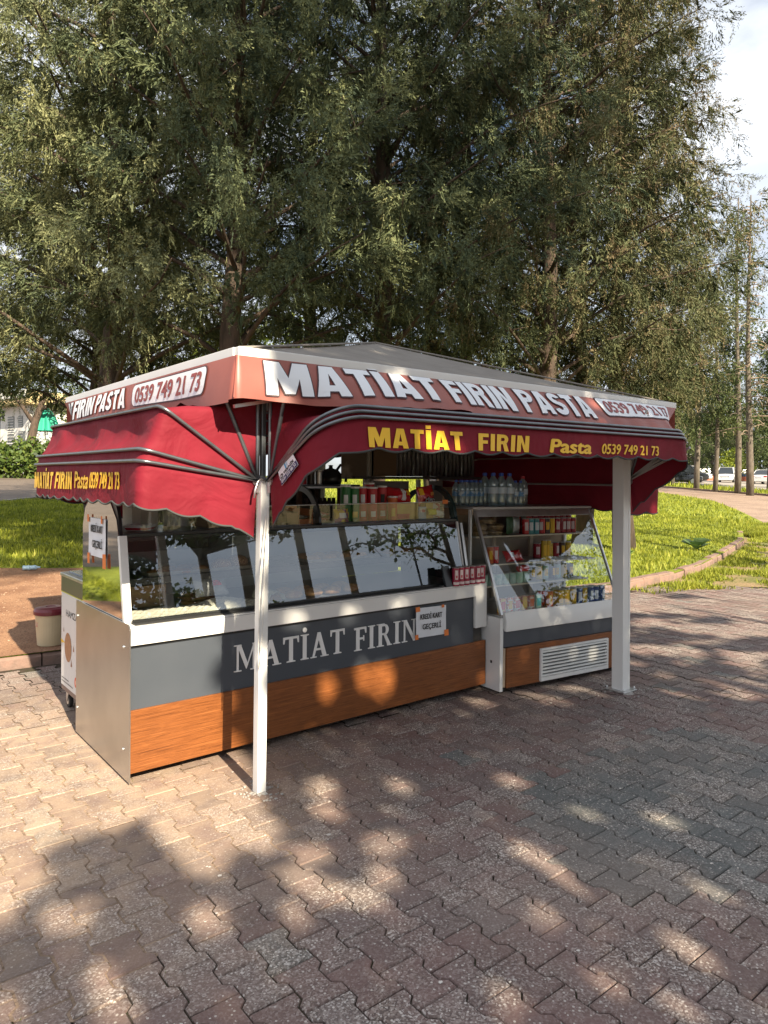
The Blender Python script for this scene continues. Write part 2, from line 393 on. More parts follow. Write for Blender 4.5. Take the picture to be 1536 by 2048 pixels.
def fabric_mat(name, col, col2, trans=.25, weave=420, rough=.75):
    m = mat(name, col, rough, col2=col2, scale=5, bump=.10, bscale=weave, trans=trans, spec=.25)
    t = m.node_tree; b = t.nodes['Principled BSDF']; old = b.inputs['Normal'].links[0].from_socket       # slack creases under the weave
    tcx = N(t, 'ShaderNodeTexCoord'); nz = N(t, 'ShaderNodeTexNoise'); nz.inputs['Scale'].default_value = 3.4; nz.inputs['Detail'].default_value = 3; nz.inputs['Distortion'].default_value = 1.4
    bp = N(t, 'ShaderNodeBump'); bp.inputs['Strength'].default_value = .42; bp.inputs['Distance'].default_value = .05
    t.links.new(tcx.outputs['Object'], nz.inputs['Vector']); t.links.new(nz.outputs['Fac'], bp.inputs['Height']); t.links.new(old, bp.inputs['Normal']); t.links.new(bp.outputs['Normal'], b.inputs['Normal'])
    return m
M_aw = fabric_mat('maroon_canvas', (.20, .011, .024), (.165, .009, .019), .02)
M_roof = fabric_mat('taupe_canvas', (.27, .245, .22), (.235, .21, .19), .05)
M_val = mat('terracotta_tarpaulin', (.40, .125, .095), .42, col2=(.34, .10, .078), scale=4, trans=.22, bump=.08, bscale=9)

# ================================================================== GROUND
def rise(y): return 0.035 * max(0.0, min(y, 50.0) - 7.0)
def sheet(name, poly, dz, m, kind='structure', parent=None, extra_cuts=0):
    bm = bmesh.new(); bm.faces.new([bm.verts.new((x, y, 0)) for x, y in poly])
    for yy in (7.0, 50.0): bmesh.ops.bisect_plane(bm, geom=bm.verts[:] + bm.edges[:] + bm.faces[:], plane_co=(0, yy, 0), plane_no=(0, 1, 0))
    for v in bm.verts: v.co.z = rise(v.co.y) + dz
    bmesh.ops.triangulate(bm, faces=bm.faces[:]); bmesh.ops.recalc_face_normals(bm, faces=bm.faces)
    for f in bm.faces:
        if f.normal.z < 0: f.normal_flip()
    me = bpy.data.meshes.new(name); bm.to_mesh(me); bm.free(); me.materials.append(m)
    o = bpy.data.objects.new(name, me); COL.objects.link(o)
    if parent is not None: o.parent = parent
    if kind: o['kind'] = kind
    return o

def earth_mat(name, c1, c2, c3, sc=3.0, fine=60):
    m = bpy.data.materials.new(name); m.use_nodes = True; t = m.node_tree; b = t.nodes['Principled BSDF']; k_ = t.links.new
    g = N(t, 'ShaderNodeNewGeometry')
    n1 = N(t, 'ShaderNodeTexNoise'); n1.inputs['Scale'].default_value = sc; n1.inputs['Detail'].default_value = 6
    n2 = N(t, 'ShaderNodeTexNoise'); n2.inputs['Scale'].default_value = fine; n2.inputs['Detail'].default_value = 3
    r1 = N(t, 'ShaderNodeValToRGB'); e = r1.color_ramp.elements; e[0].color = (*c1, 1); e[0].position = .32; e[1].color = (*c2, 1); e[1].position = .62
    r2 = N(t, 'ShaderNodeValToRGB'); r2.color_ramp.elements[0].position = .52; r2.color_ramp.elements[1].position = .7
    mxx = N(t, 'ShaderNodeMixRGB'); mxx.inputs['Color2'].default_value = (*c3, 1)
    k_(g.outputs['Position'], n1.inputs['Vector']); k_(g.outputs['Position'], n2.inputs['Vector']); k_(n1.outputs['Fac'], r1.inputs['Fac']); k_(n2.outputs['Fac'], r2.inputs['Fac'])
    k_(r1.outputs['Color'], mxx.inputs['Color1']); k_(r2.outputs['Color'], mxx.inputs['Fac']); k_(mxx.outputs['Color'], b.inputs['Base Color'])
    b.inputs['Roughness'].default_value = .95; b.inputs['Specular IOR Level'].default_value = .15
    bp = N(t, 'ShaderNodeBump'); bp.inputs['Strength'].default_value = .6; bp.inputs['Distance'].default_value = .02
    k_(n2.outputs['Fac'], bp.inputs['Height']); k_(bp.outputs['Normal'], b.inputs['Normal'])
    return m
M_soil = earth_mat('joint_soil', (.045, .036, .028), (.085, .066, .05), (.035, .045, .018), 5, 30)
M_dirt = earth_mat('red_dirt', (.22, .115, .070), (.33, .19, .115), (.13, .07, .045), 3.2, 55)
M_lawn = earth_mat('lawn_ground', (.13, .16, .022), (.25, .28, .035), (.055, .075, .015), 1.3, 38)
M_verge = earth_mat('verge_ground', (.13, .15, .04), (.30, .21, .12), (.05, .06, .02), 1.6, 30)

def road_mat(name, c1, c2, bw=.2, bh=.1, mortar=.01):
    m = bpy.data.materials.new(name); m.use_nodes = True; t = m.node_tree; b = t.nodes['Principled BSDF']; k_ = t.links.new
    g = N(t, 'ShaderNodeNewGeometry'); br = N(t, 'ShaderNodeTexBrick'); br.inputs['Scale'].default_value = 1.0
    br.inputs['Brick Width'].default_value = bw; br.inputs['Row Height'].default_value = bh; br.inputs['Mortar Size'].default_value = mortar
    br.inputs['Color1'].default_value = (*c1, 1); br.inputs['Color2'].default_value = (*c2, 1); br.inputs['Mortar'].default_value = (c1[0] * .45, c1[1] * .45, c1[2] * .45, 1)
    n1 = N(t, 'ShaderNodeTexNoise'); n1.inputs['Scale'].default_value = .7; n1.inputs['Detail'].default_value = 5
    mxx = N(t, 'ShaderNodeMixRGB', blend_type='MULTIPLY'); mxx.inputs['Fac'].default_value = .7
    r1 = N(t, 'ShaderNodeValToRGB'); r1.color_ramp.elements[0].position = .3; r1.color_ramp.elements[0].color = (.62, .6, .58, 1); r1.color_ramp.elements[1].position = .6
    k_(g.outputs['Position'], br.inputs['Vector']); k_(g.outputs['Position'], n1.inputs['Vector']); k_(n1.outputs['Fac'], r1.inputs['Fac'])
    k_(br.outputs['Color'], mxx.inputs['Color1']); k_(r1.outputs['Color'], mxx.inputs['Color2']); k_(mxx.outputs['Color'], b.inputs['Base Color'])
    b.inputs['Roughness'].default_value = .9
    return m
M_road = road_mat('tan_block_road', (.36, .255, .185), (.31, .215, .16))
M_road2 = road_mat('brown_block_path', (.17, .13, .10), (.14, .108, .085))
M_asph = mat('pale_asphalt', (.33, .29, .25), .9, col2=(.27, .24, .21), scale=.5)

ground = sheet('ground', [(-70, -60), (260, -60), (260, 260), (-70, 260)], -0.07, M_verge)
# kerb line behind the stall, continuing to the right between lawn and verge
KL = [(-14.0, 7.05), (-6.0, 6.88), (0.0, 6.62), (3.0, 6.36), (6.5, 6.05), (9.1, 5.80), (10.6, 5.92), (12.2, 6.28), (14.5, 7.0), (17.4, 7.95), (19.6, 9.0)]
def kerb_y(x):
    for (xa, ya), (xb, yb) in zip(KL, KL[1:]):
        if xa <= x <= xb: return ya + (yb - ya) * (x - xa) / (xb - xa)
    return KL[0][1] if x < KL[0][0] else KL[-1][1]
RD0 = [(19.6, 9.0), (23.6, 10.2), (28.5, 13.2), (35.2, 17.6), (41.5, 24.2), (46.0, 34.0), (47, 60)]     # near edge of the road on the right
lawn_poly = [(x, y) for x, y in KL] + RD0[1:] + [(47, 120), (16, 120), (15, 46), (12.5, 30.5), (5.7, 26.3), (4.5, 24.9), (1.5, 22.0), (-0.6, 19.0), (-0.55, 11.0), (-3.0, 9.8), (-14, 9.8)]
lawn = sheet('lawn_ground', lawn_poly, 0.10, M_lawn)
dirt = sheet('dirt_patch', [(-14, 7.05), (-6, 6.88), (0, 6.62), (3, 6.36), (6.2, 6.09), (6.4, 7.4), (5.2, 9.6), (3.8, 10.7), (3.0, 10.9), (2.5, 11.15), (2.0, 11.45), (1.4, 10.9), (.7, 9.4), (.1, 8.5), (-.5, 8.0), (-2, 7.9), (-14, 8.0)], 0.107, M_dirt)
path = sheet('block_path', [(-70, 9.8), (-3.0, 9.8), (-0.55, 11.0), (-0.6, 19.0), (1.5, 22.0), (4.5, 24.9), (5.7, 26.3), (12.5, 30.5), (15, 46), (15, 120), (-70, 120)], 0.06, M_road2)
road = sheet('road', RD0[1:] + [(47, 120), (66, 120), (60, 45), (52.5, 31), (47.5, 21), (42, 12), (36, 2), (30, -12), (27, -12), (24.5, 6)], 0.035, M_road)
verge = sheet('verge_soil', [(9.15, 5.80), (10.6, 5.92), (12.2, 6.28), (14.5, 7.0), (17.4, 7.95), (19.6, 9.0), (23.6, 10.2), (24.5, 6), (27, -12), (19.7, -12), (19.7, 2.8), (14, 4.0), (11.0, 4.65), (10.0, 5.65), (9.15, 5.75)], -0.003, M_verge)
strip = sheet('verge_strip_ground', [(30.6, -12), (36.6, 2), (42.6, 12), (48.1, 21), (53.1, 31), (60.6, 45), (66.6, 120), (84, 120), (72, 45), (62.5, 33), (57, 24), (50, 10), (40, -12)], 0.09, M_lawn)
parking = sheet('parking_ground', [(40, -12), (50, 10), (57, 24), (62.5, 33), (72, 45), (84, 120), (200, 120), (200, -12)], 0.05, M_asph)

# ------------------------------------------------------------------ paving: dog-bone blocks laid along Y
def paver_mat():
    m = bpy.data.materials.new('paving_block'); m.use_nodes = True; t = m.node_tree; b = t.nodes['Principled BSDF']; k_ = t.links.new
    g = N(t, 'ShaderNodeNewGeometry')
    def attr(nm):
        a = N(t, 'ShaderNodeAttribute'); a.attribute_type = 'GEOMETRY'; a.attribute_name = nm
        o = N(t, 'ShaderNodeAttribute'); o.attribute_type = 'OBJECT'; o.attribute_name = nm
        s = N(t, 'ShaderNodeMath', operation='ADD'); k_(a.outputs['Fac'], s.inputs[0]); k_(o.outputs['Fac'], s.inputs[1]); return s.outputs[0]
    tone = attr('tone'); grey = attr('grey')
    base = N(t, 'ShaderNodeMixRGB'); base.inputs['Color1'].default_value = (.195, .120, .110, 1); base.inputs['Color2'].default_value = (.135, .142, .138, 1)
    k_(grey, base.inputs['Fac'])
    # wear: where the smooth face has gone the aggregate shows
    n1 = N(t, 'ShaderNodeTexNoise'); n1.inputs['Scale'].default_value = 4.2; n1.inputs['Detail'].default_value = 6; n1.inputs['Roughness'].default_value = .62
    k_(g.outputs['Position'], n1.inputs['Vector'])
    am = N(t, 'ShaderNodeMath', operation='MULTIPLY_ADD'); k_(tone, am.inputs[0]); am.inputs[1].default_value = .24; am.inputs[2].default_value = -.12
    ad = N(t, 'ShaderNodeMath', operation='ADD'); k_(n1.outputs['Fac'], ad.inputs[0]); k_(am.outputs[0], ad.inputs[1])
    wr = N(t, 'ShaderNodeValToRGB'); wr.color_ramp.elements[0].position = .36; wr.color_ramp.elements[0].color = (.22, .22, .22, 1); wr.color_ramp.elements[1].position = .66; k_(ad.outputs[0], wr.inputs['Fac'])
    vo = N(t, 'ShaderNodeTexVoronoi'); vo.inputs['Scale'].default_value = 165; k_(g.outputs['Position'], vo.inputs['Vector'])
    vr = N(t, 'ShaderNodeValToRGB'); e = vr.color_ramp.elements; e[0].position = 0; e[0].color = (.07, .06, .055, 1); e[1].position = 1; e[1].color = (.60, .56, .52, 1)
    for p, c in ((.35, (.13, .105, .09)), (.6, (.24, .20, .175)), (.85, (.36, .32, .29))): x = e.new(p); x.color = (*c, 1)
    sp = N(t, 'ShaderNodeSeparateColor'); k_(vo.outputs['Color'], sp.inputs['Color']); k_(sp.outputs[0], vr.inputs['Fac'])
    m1 = N(t, 'ShaderNodeMixRGB'); k_(wr.outputs['Color'], m1.inputs['Fac']); k_(base.outputs['Color'], m1.inputs['Color1']); k_(vr.outputs['Color'], m1.inputs['Color2'])
    fac2 = N(t, 'ShaderNodeMath', operation='MULTIPLY'); fac2.inputs[1].default_value = .80; k_(wr.outputs['Color'], fac2.inputs[0]); k_(fac2.outputs[0], m1.inputs['Fac'])
    # sparse bright grains everywhere
    v2 = N(t, 'ShaderNodeTexVoronoi'); v2.inputs['Scale'].default_value = 75; k_(g.outputs['Position'], v2.inputs['Vector'])
    s2 = N(t, 'ShaderNodeSeparateColor'); k_(v2.outputs['Color'], s2.inputs['Color'])
    g1 = N(t, 'ShaderNodeMath', operation='GREATER_THAN'); g1.inputs[1].default_value = .80; k_(s2.outputs[0], g1.inputs[0])
    g2 = N(t, 'ShaderNodeMath', operation='LESS_THAN'); g2.inputs[1].default_value = .30; k_(v2.outputs['Distance'], g2.inputs[0])
    g3 = N(t, 'ShaderNodeMath', operation='MULTIPLY'); k_(g1.outputs[0], g3.inputs[0]); k_(g2.outputs[0], g3.inputs[1])
    m2 = N(t, 'ShaderNodeMixRGB'); m2.inputs['Color2'].default_value = (.50, .45, .41, 1); k_(g3.outputs[0], m2.inputs['Fac']); k_(m1.outputs['Color'], m2.inputs['Color1'])
    # dust, tan over brown at room scale
    n3 = N(t, 'ShaderNodeTexNoise'); n3.inputs['Scale'].default_value = .9; n3.inputs['Detail'].default_value = 4; k_(g.outputs['Position'], n3.inputs['Vector'])
    r3 = N(t, 'ShaderNodeValToRGB'); r3.color_ramp.elements[0].position = .45; r3.color_ramp.elements[0].color = (0, 0, 0, 1); r3.color_ramp.elements[1].position = .7; r3.color_ramp.elements[1].color = (.4, .4, .4, 1)
    k_(n3.outputs['Fac'], r3.inputs['Fac'])
    # sand trodden off the dirt bed lies thickest at the left end of the stall
    ds = N(t, 'ShaderNodeVectorMath', operation='DISTANCE'); ds.inputs[1].default_value = (.6, 4.1, 0); k_(g.outputs['Position'], ds.inputs[0])
    dm = N(t, 'ShaderNodeMapRange', interpolation_type='SMOOTHSTEP'); dm.inputs['From Min'].default_value = 2.6; dm.inputs['From Max'].default_value = .7; dm.inputs['To Max'].default_value = .8; k_(ds.outputs['Value'], dm.inputs['Value'])
    dn_ = N(t, 'ShaderNodeTexNoise'); dn_.inputs['Scale'].default_value = 9; dn_.inputs['Detail'].default_value = 7; k_(g.outputs['Position'], dn_.inputs['Vector'])
    dr = N(t, 'ShaderNodeMapRange'); dr.inputs['From Min'].default_value = .3; dr.inputs['From Max'].default_value = .62; dr.inputs['To Min'].default_value = .25; k_(dn_.outputs['Fac'], dr.inputs['Value'])
    dd = N(t, 'ShaderNodeMath', operation='MULTIPLY'); k_(dm.outputs['Result'], dd.inputs[0]); k_(dr.outputs['Result'], dd.inputs[1])
    m3 = N(t, 'ShaderNodeMixRGB'); m3.inputs['Color2'].default_value = (.29, .215, .175, 1); k_(r3.outputs['Color'], m3.inputs['Fac']); k_(m2.outputs['Color'], m3.inputs['Color1'])
    tr = N(t, 'ShaderNodeMapRange'); tr.inputs['To Min'].default_value = .84; tr.inputs['To Max'].default_value = 1.14; k_(tone, tr.inputs['Value'])
    m5 = N(t, 'ShaderNodeMixRGB'); m5.inputs['Color2'].default_value = (.39, .285, .205, 1); k_(dd.outputs[0], m5.inputs['Fac']); k_(m3.outputs['Color'], m5.inputs['Color1'])
    m4 = N(t, 'ShaderNodeMixRGB', blend_type='MULTIPLY'); m4.inputs['Fac'].default_value = 1; k_(m5.outputs['Color'], m4.inputs['Color1']); k_(tr.outputs['Result'], m4.inputs['Color2'])
    k_(m4.outputs['Color'], b.inputs['Base Color']); b.inputs['Roughness'].default_value = .85; b.inputs['Specular IOR Level'].default_value = .3
    hm = N(t, 'ShaderNodeMath', operation='MULTIPLY'); k_(sp.outputs[0], hm.inputs[0]); k_(wr.outputs['Color'], hm.inputs[1])
    bp = N(t, 'ShaderNodeBump'); bp.inputs['Strength'].default_value = .7; bp.inputs['Distance'].default_value = .003; k_(hm.outputs[0], bp.inputs['Height'])
    bp2 = N(t, 'ShaderNodeBump'); bp2.inputs['Strength'].default_value = .5; bp2.inputs['Distance'].default_value = .012; k_(n1.outputs['Fac'], bp2.inputs['Height'])
    k_(bp.outputs['Normal'], bp2.inputs['Normal']); k_(bp2.outputs['Normal'], b.inputs['Normal'])
    return m
M_pav = paver_mat()
PX, PY = .138, .2
def bone(inset=0.0, n=0):
    w, c, h = .0815 - inset, .0560 - inset, .1000 - inset
    return [(-w, -h), (w, -h), (w, -.062), (c, -.040), (c, .040), (w, .062), (w, h), (-w, h), (-w, .062), (-c, .040), (-c, -.040), (-w, -.062)]
def bone_mesh():
    o_ = bone(.0024); i_ = bone(.0062); n = len(o_)
    vs = [(x, y, -.03) for x, y in o_] + [(x, y, -.005) for x, y in o_] + [(x, y, 0) for x, y in i_]
    fs = [(k, (k + 1) % n, (k + 1) % n + n, k + n) for k in range(n)] + [(k + n, (k + 1) % n + n, (k + 1) % n + 2 * n, k + 2 * n) for k in range(n)]
    top = [2 * n + k for k in range(n)]
    fs += [(top[0], top[1], top[2], top[11]), (top[11], top[2], top[3], top[10]), (top[10], top[3], top[4], top[9]), (top[9], top[4], top[5], top[8]), (top[8], top[5], top[6], top[7])]
    return vs, fs
plaza = bpy.data.objects.new('paved_plaza', None); COL.objects.link(plaza); struct(plaza)
sheet('joint_bed', [(-14, -6), (19.8, -6), (19.8, 3), (14, 4.2), (11.2, 4.9), (10.3, 5.85), (9.1, 5.79), (6.5, 6.04), (3, 6.35), (0, 6.61), (-6, 6.87), (-14, 7.04)], -0.010, M_soil, parent=plaza)
_r = random.Random(4)
sheet('joint_sand', [(.6 + (1.75 + _r.uniform(-.22, .22)) * math.cos(a_), 4.05 + (1.75 + _r.uniform(-.22, .22)) * math.sin(a_)) for a_ in [2 * PI * i / 40 for i in range(40)]], -0.0032, earth_mat('joint_sand', (.20, .14, .10), (.34, .245, .175), (.14, .10, .07), 6, 60), parent=plaza)
def grey_at(x, y):      # the patch of replaced grey blocks
    P_ = [(2.53, 2.10), (2.34, 1.66), (2.98, 1.22), (4.6, 1.35), (4.4, 2.38), (3.25, 2.50), (2.88, 2.36)]
    c_ = False; j = len(P_) - 1
    for i in range(len(P_)):
        if (P_[i][1] > y) != (P_[j][1] > y) and x < (P_[j][0] - P_[i][0]) * (y - P_[i][1]) / (P_[j][1] - P_[i][1]) + P_[i][0]: c_ = not c_
        j = i
    return c_
def plaza_edge(x):      # ragged far/right edge of the paving
    if x <= 9.1: return kerb_y(x) - .06
    return 5.75 - (x - 9.1) * .45 + .25 * math.sin(x * 2.1) + .12 * math.sin(x * 7.3)
cells = []
for kx in range(-90, 110):
    x = 2.61 + kx * PX
    if x < -5 or x > 14.5: continue
    for ky in range(-40, 40):
        y = (.1 if kx % 2 == 0 else 0.0) + .2 * ky + .0
        if y < -2.5 or y > plaza_edge(x) - .1: continue
        cells.append((x, y))
def view_key(x, y):
    d = (x * math.cos(HEAD) + y * math.sin(HEAD)); r_ = (x * math.sin(HEAD) - y * math.cos(HEAD))
    if d < .9: return None
    px_ = 768 + r_ / d * 1425; py_ = 953 + 1.6 / d * 1425
    if px_ < -110 or px_ > 1646 or py_ > 2150: return None
    if 1.3 < x < 5.3 and y > 3.75: return None
    if x < 1.27 and y > 4.9 : return d + 2
    return d
keyed = sorted([(view_key(x, y), i) for i, (x, y) in enumerate(cells) if view_key(x, y) is not None])
single = set(i for _, i in keyed[:296])
bvs, bfs = bone_mesh()
bone_me = bpy.data.meshes.new('paver'); bone_me.from_pydata(bvs, [], bfs); bone_me.materials.append(M_pav)
BV = np.array(bvs); n12 = 12; tvs = bvs[2 * n12:]; TV = np.array(tvs) * np.array([1.05, 1.04, 1]); tfs = [tuple(q - 2 * n12 for q in f) for f in bfs if min(f) >= 2 * n12]; fvv = []; ffb = []; ftn = []; fgr = []; fc = 0
allv = []; tns = []; grs = []; cnt = 0; BF = []
nb = len(bvs)
for i, (x, y) in enumerate(cells):
    tone = random.random(); dz = random.uniform(-.0022, .0022); tx = random.uniform(-.007, .007); ty = random.uniform(-.006, .006); jx = random.uniform(-.0012, .0012); jr = random.uniform(-.008, .008)
    gr = 1.0 if grey_at(x, y) else (1.0 if random.random() < .012 else random.choice([0, 0, 0, .12, .25, .4]))
    if i in single:
        o = bpy.data.objects.new('paver', bone_me); COL.objects.link(o); o.parent = plaza
        o.location = (x + jx, y, dz); o.rotation_euler = (tx, ty, jr); o['tone'] = tone; o['grey'] = gr
    else:
        kd = view_key(x, y); far_ = kd is None or kd > 5.2
        v = (TV if far_ else BV).copy(); cr_, sr_ = math.cos(jr), math.sin(jr)
        w = np.stack([v[:, 0] * cr_ - v[:, 1] * sr_ + x + jx, v[:, 0] * sr_ + v[:, 1] * cr_ + y, v[:, 2] + dz + v[:, 1] * tx - v[:, 0] * ty], 1)
        if far_: fvv.append(w); ftn.append(tone); fgr.append(gr); ffb.append(fc * n12); fc += 1; continue
        allv.append(w); tns.append(tone); grs.append(gr); BF.append(cnt * nb); cnt += 1
me = bpy.data.meshes.new('pavers_beyond')
nA = cnt * nb; vv = np.concatenate(allv + fvv); F4 = [tuple(q + b_ for q in f) for b_ in BF for f in bfs] + [tuple(q + b_ + nA for q in f) for b_ in ffb for f in tfs]
me.from_pydata(vv.tolist(), [], F4); me.materials.append(M_pav)
a = me.attributes.new('tone', 'FLOAT', 'POINT'); a.data.foreach_set('value', np.concatenate([np.repeat(np.array(tns, dtype=np.float32), nb), np.repeat(np.array(ftn, dtype=np.float32), n12)]))
a = me.attributes.new('grey', 'FLOAT', 'POINT'); a.data.foreach_set('value', np.concatenate([np.repeat(np.array(grs, dtype=np.float32), nb), np.repeat(np.array(fgr, dtype=np.float32), n12)]))
o = bpy.data.objects.new('pavers_beyond', me); COL.objects.link(o); o.parent = plaza; o['kind'] = 'stuff'

# kerb stones (parts of the kerb)
M_kerb = mat('weathered_kerb_stone', (.27, .165, .13), .9, col2=(.17, .12, .10), scale=9, bump=.6, bscale=45, contrast=(.3, .7))
kerb = bpy.data.objects.new('kerb', None); COL.objects.link(kerb); struct(kerb)
kpts = []; 
for (xa, ya), (xb, yb) in zip(KL, KL[1:]):
    n_ = max(1, round(math.hypot(xb - xa, yb - ya) / .5))
    kpts += [(xa + (xb - xa) * i / n_, ya + (yb - ya) * i / n_) for i in range(n_)]
kpts.append(KL[-1])
for (xa, ya), (xb, yb) in zip(kpts, kpts[1:]):
    d = Vector((xb - xa, yb - ya, 0)); ln = d.length; d.normalize(); nrm = Vector((-d.y, d.x, 0))
    if xa > 18.0 and random.random() < .3: continue
    zb = rise(ya) if ya > 7 else 0; top = .112 + random.uniform(-.014, .010) + zb; g_ = .006
    mb = MB(); prof = [(0, -.05 + zb), (.0, top - .035), (.012, top - .012), (.04, top), (.14, top), (.155, top - .02), (.155, -.05 + zb)]
    rows = []
    jig = random.uniform(-.008, .008)
    for e_ in (g_, ln * .5, ln - g_):
        p0 = Vector((xa, ya, 0)) + d * e_
        rows.append([p0 + nrm * (q[0] + jig + random.uniform(-.004, .004)) + Vector((0, 0, q[1] + (random.uniform(-.006, .003) if q[1] > .02 else 0))) for q in prof])
    mb.grid(rows); k0 = len(prof); mb.f.append(tuple(range(k0))); mb.f.append(tuple(2 * k0 + i for i in reversed(range(k0))))
    mb.build('kerb_stone', M_kerb, kerb, local=True, smooth=False)
# low kerbs along the far side of the road (joined: too small to pick apart)
mb = MB()
far_edge = [(60.3, 45), (52.8, 31), (47.8, 21), (42.3, 12), (36.3, 2), (30.3, -12)]
for (xa, ya), (xb, yb) in zip(far_edge, far_edge[1:]):
    n_ = 12
    for i in range(n_):
        x0, y0 = xa + (xb - xa) * (i + .03) / n_, ya + (yb - ya) * (i + .03) / n_; x1, y1 = xa + (xb - xa) * (i + .97) / n_, ya + (yb - ya) * (i + .97) / n_
        z0, z1 = rise(y0), rise(y1)
        mb.add([(x0, y0, z0 - .02), (x1, y1, z1 - .02), (x1 + .2, y1, z1 - .02), (x0 + .2, y0, z0 - .02), (x0, y0, z0 + .15), (x1, y1, z1 + .15), (x1 + .2, y1, z1 + .15), (x0 + .2, y0, z0 + .15)], [(0, 3, 2, 1), (4, 5, 6, 7), (0, 1, 5, 4), (1, 2, 6, 5), (2, 3, 7, 6), (3, 0, 4, 7)])
struct(mb.build('road_kerb', M_kerb))
# stone edging of the far left path
mb = MB()
pe = [(-0.55, 11.2), (-0.6, 19.0), (1.5, 22.0), (4.5, 24.9), (5.7, 26.3), (12.5, 30.5), (15, 46)]
for (xa, ya), (xb, yb) in zip(pe, pe[1:]):
    z0, z1 = rise(ya), rise(yb); d = Vector((xb - xa, yb - ya, 0)).normalized(); q = Vector((-d.y, d.x, 0)) * .14
    mb.add([(xa, ya, z0), (xb, yb, z1), (xb - q.x, yb - q.y, z1), (xa - q.x, ya - q.y, z0), (xa, ya, z0 + .17), (xb, yb, z1 + .17), (xb - q.x, yb - q.y, z1 + .17), (xa - q.x, ya - q.y, z0 + .17)], [(0, 3, 2, 1), (4, 5, 6, 7), (0, 1, 5, 4), (1, 2, 6, 5), (2, 3, 7, 6), (3, 0, 4, 7)])
struct(mb.build('path_kerb', mat('grey_kerb', (.30, .27, .24), .9, col2=(.2, .18, .16), scale=3)))

# ------------------------------------------------------------------ grass
def in_poly(px, py, P_):
    P_ = np.array(P_); c_ = np.zeros(len(px), bool); j = len(P_) - 1
    for i in range(len(P_)):
        xi, yi = P_[i]; xj, yj = P_[j]
        if yi != yj: c_ ^= ((yi > py) != (yj > py)) & (px < (xj - xi) * (py - yi) / (yj - yi) + xi)
        j = i
    return c_
M_grass = mat('grass_blades', (.1, .15, .03), .6, trans=.38, spec=.3, tone=((.055, .078, .014), (.16, .19, .022), (.31, .34, .035), (.44, .43, .08)))
def grass(name, P_, n, hgt, base_z, wid=.011, keep=None, clump=2.0):
    P_ = np.array(P_); x = rng.uniform(P_[:, 0].min(), P_[:, 0].max(), n); y = rng.uniform(P_[:, 1].min(), P_[:, 1].max(), n)
    k_ = in_poly(x, y, P_)
    nz = np.sin(x * clump + 1.3) * np.cos(y * clump * 1.2 + .4) + .6 * np.sin(x * clump * 2.7 + y * 1.9) + .5 * np.cos(y * clump * 3.3 - x * 2.2)
    if keep is not None: k_ &= keep(x, y, nz)
    x, y, nz = x[k_], y[k_], nz[k_]; n = len(x)
    z = .035 * np.clip(np.minimum(y, 50) - 7, 0, None) + base_z
    h = hgt * (1 + .35 * nz) * rng.uniform(.5, 1.3, n); a_ = rng.uniform(0, 2 * PI, n); ln = rng.uniform(.1, .8, n) * h; b_ = a_ + rng.uniform(-1, 1, n) + PI / 2
    w = wid * rng.uniform(.6, 1.5, n)
    p0 = np.stack([x - np.cos(a_) * w, y - np.sin(a_) * w, z], 1); p1 = np.stack([x + np.cos(a_) * w, y + np.sin(a_) * w, z], 1)
    p2 = np.stack([x + np.cos(b_) * ln, y + np.sin(b_) * ln, z + h], 1)
    V = np.stack([p0, p1, p2], 1).reshape(-1, 3); F = np.arange(3 * n).reshape(-1, 3)
    tn = np.clip(.5 + .14 * nz + rng.normal(0, .17, n), 0, 1)
    return rsurf(V, F, name, M_grass, np.repeat(tn, 3))
lawn_right = [(4.0, 6.4), (9.1, 5.95), (10.6, 6.08), (12.2, 6.42), (14.5, 7.15), (17.4, 8.1), (19.6, 9.1), (23.4, 10.25), (23.0, 20), (12, 22), (4.5, 16), (3.4, 11), (5.4, 9.6), (6.4, 7.4)]
tag(grass('grass_right', lawn_right, 120000, .065, .095, .014), 'bright green grass growing in the lawn right of and behind the stall', 'grass', kind='stuff')
lawn_left = [(-.5, 8.1), (.1, 8.6), (.7, 9.5), (1.4, 11), (2.0, 11.55), (2.5, 11.2), (3.0, 11.0), (3.8, 10.8), (4.5, 16), (9, 24), (8, 28), (5.7, 26.2), (4.5, 24.8), (1.5, 21.8), (-.45, 18.9), (-.4, 11.2)]
tag(grass('grass_left', lawn_left, 75000, .08, .095, .018), 'dark green grass of the lawn left of the stall', 'grass', kind='stuff')
far_l = [(19.3, 8.95), (23.5, 10.3), (28.4, 13.25), (35.1, 17.7), (41.3, 24.3), (40, 45), (12, 40), (8, 28), (9, 24), (12, 22), (23, 20)]
tag(grass('grass_far', far_l, 60000, .11, .095, .025), 'green grass of the far lawn reaching the road', 'grass', kind='stuff')
strip_p = [(36.9, 2), (42.9, 12), (48.4, 21), (53.4, 31), (60.9, 45), (71, 45), (61.8, 33), (56.4, 24), (49.4, 10), (43, 2)]
tag(grass('grass_strip', strip_p, 20000, .24, .085, .05), 'strip of taller grass between road and car park', 'grass', kind='stuff')
verge_p = [(9.3, 5.7), (10.6, 5.82), (12.2, 6.18), (14.5, 6.9), (17.4, 7.85), (19.7, 8.95), (23.5, 10.1), (24.4, 6), (25, 2), (20.5, 2), (14, 3.4), (11.5, 4.2), (10.1, 5.0)]
tag(grass('grass_verge', verge_p, 90000, .055, -.006, .015, keep=lambda x, y, nz: (nz + rng.normal(0, .4, len(x))) > -.25), 'patchy grass between the red kerb and the paving', 'grass', kind='stuff')
tag(grass('grass_kerb_foot', [(9.0, 5.3), (12.2, 5.0), (14.5, 6.9), (12.2, 6.2), (10.4, 5.85), (9.1, 5.78)], 12000, .075, -.008, .01, keep=lambda x, y, nz: (nz + rng.normal(0, .5, len(x))) > .2), 'tufts of grass at the foot of the red kerb', 'grass', kind='stuff')
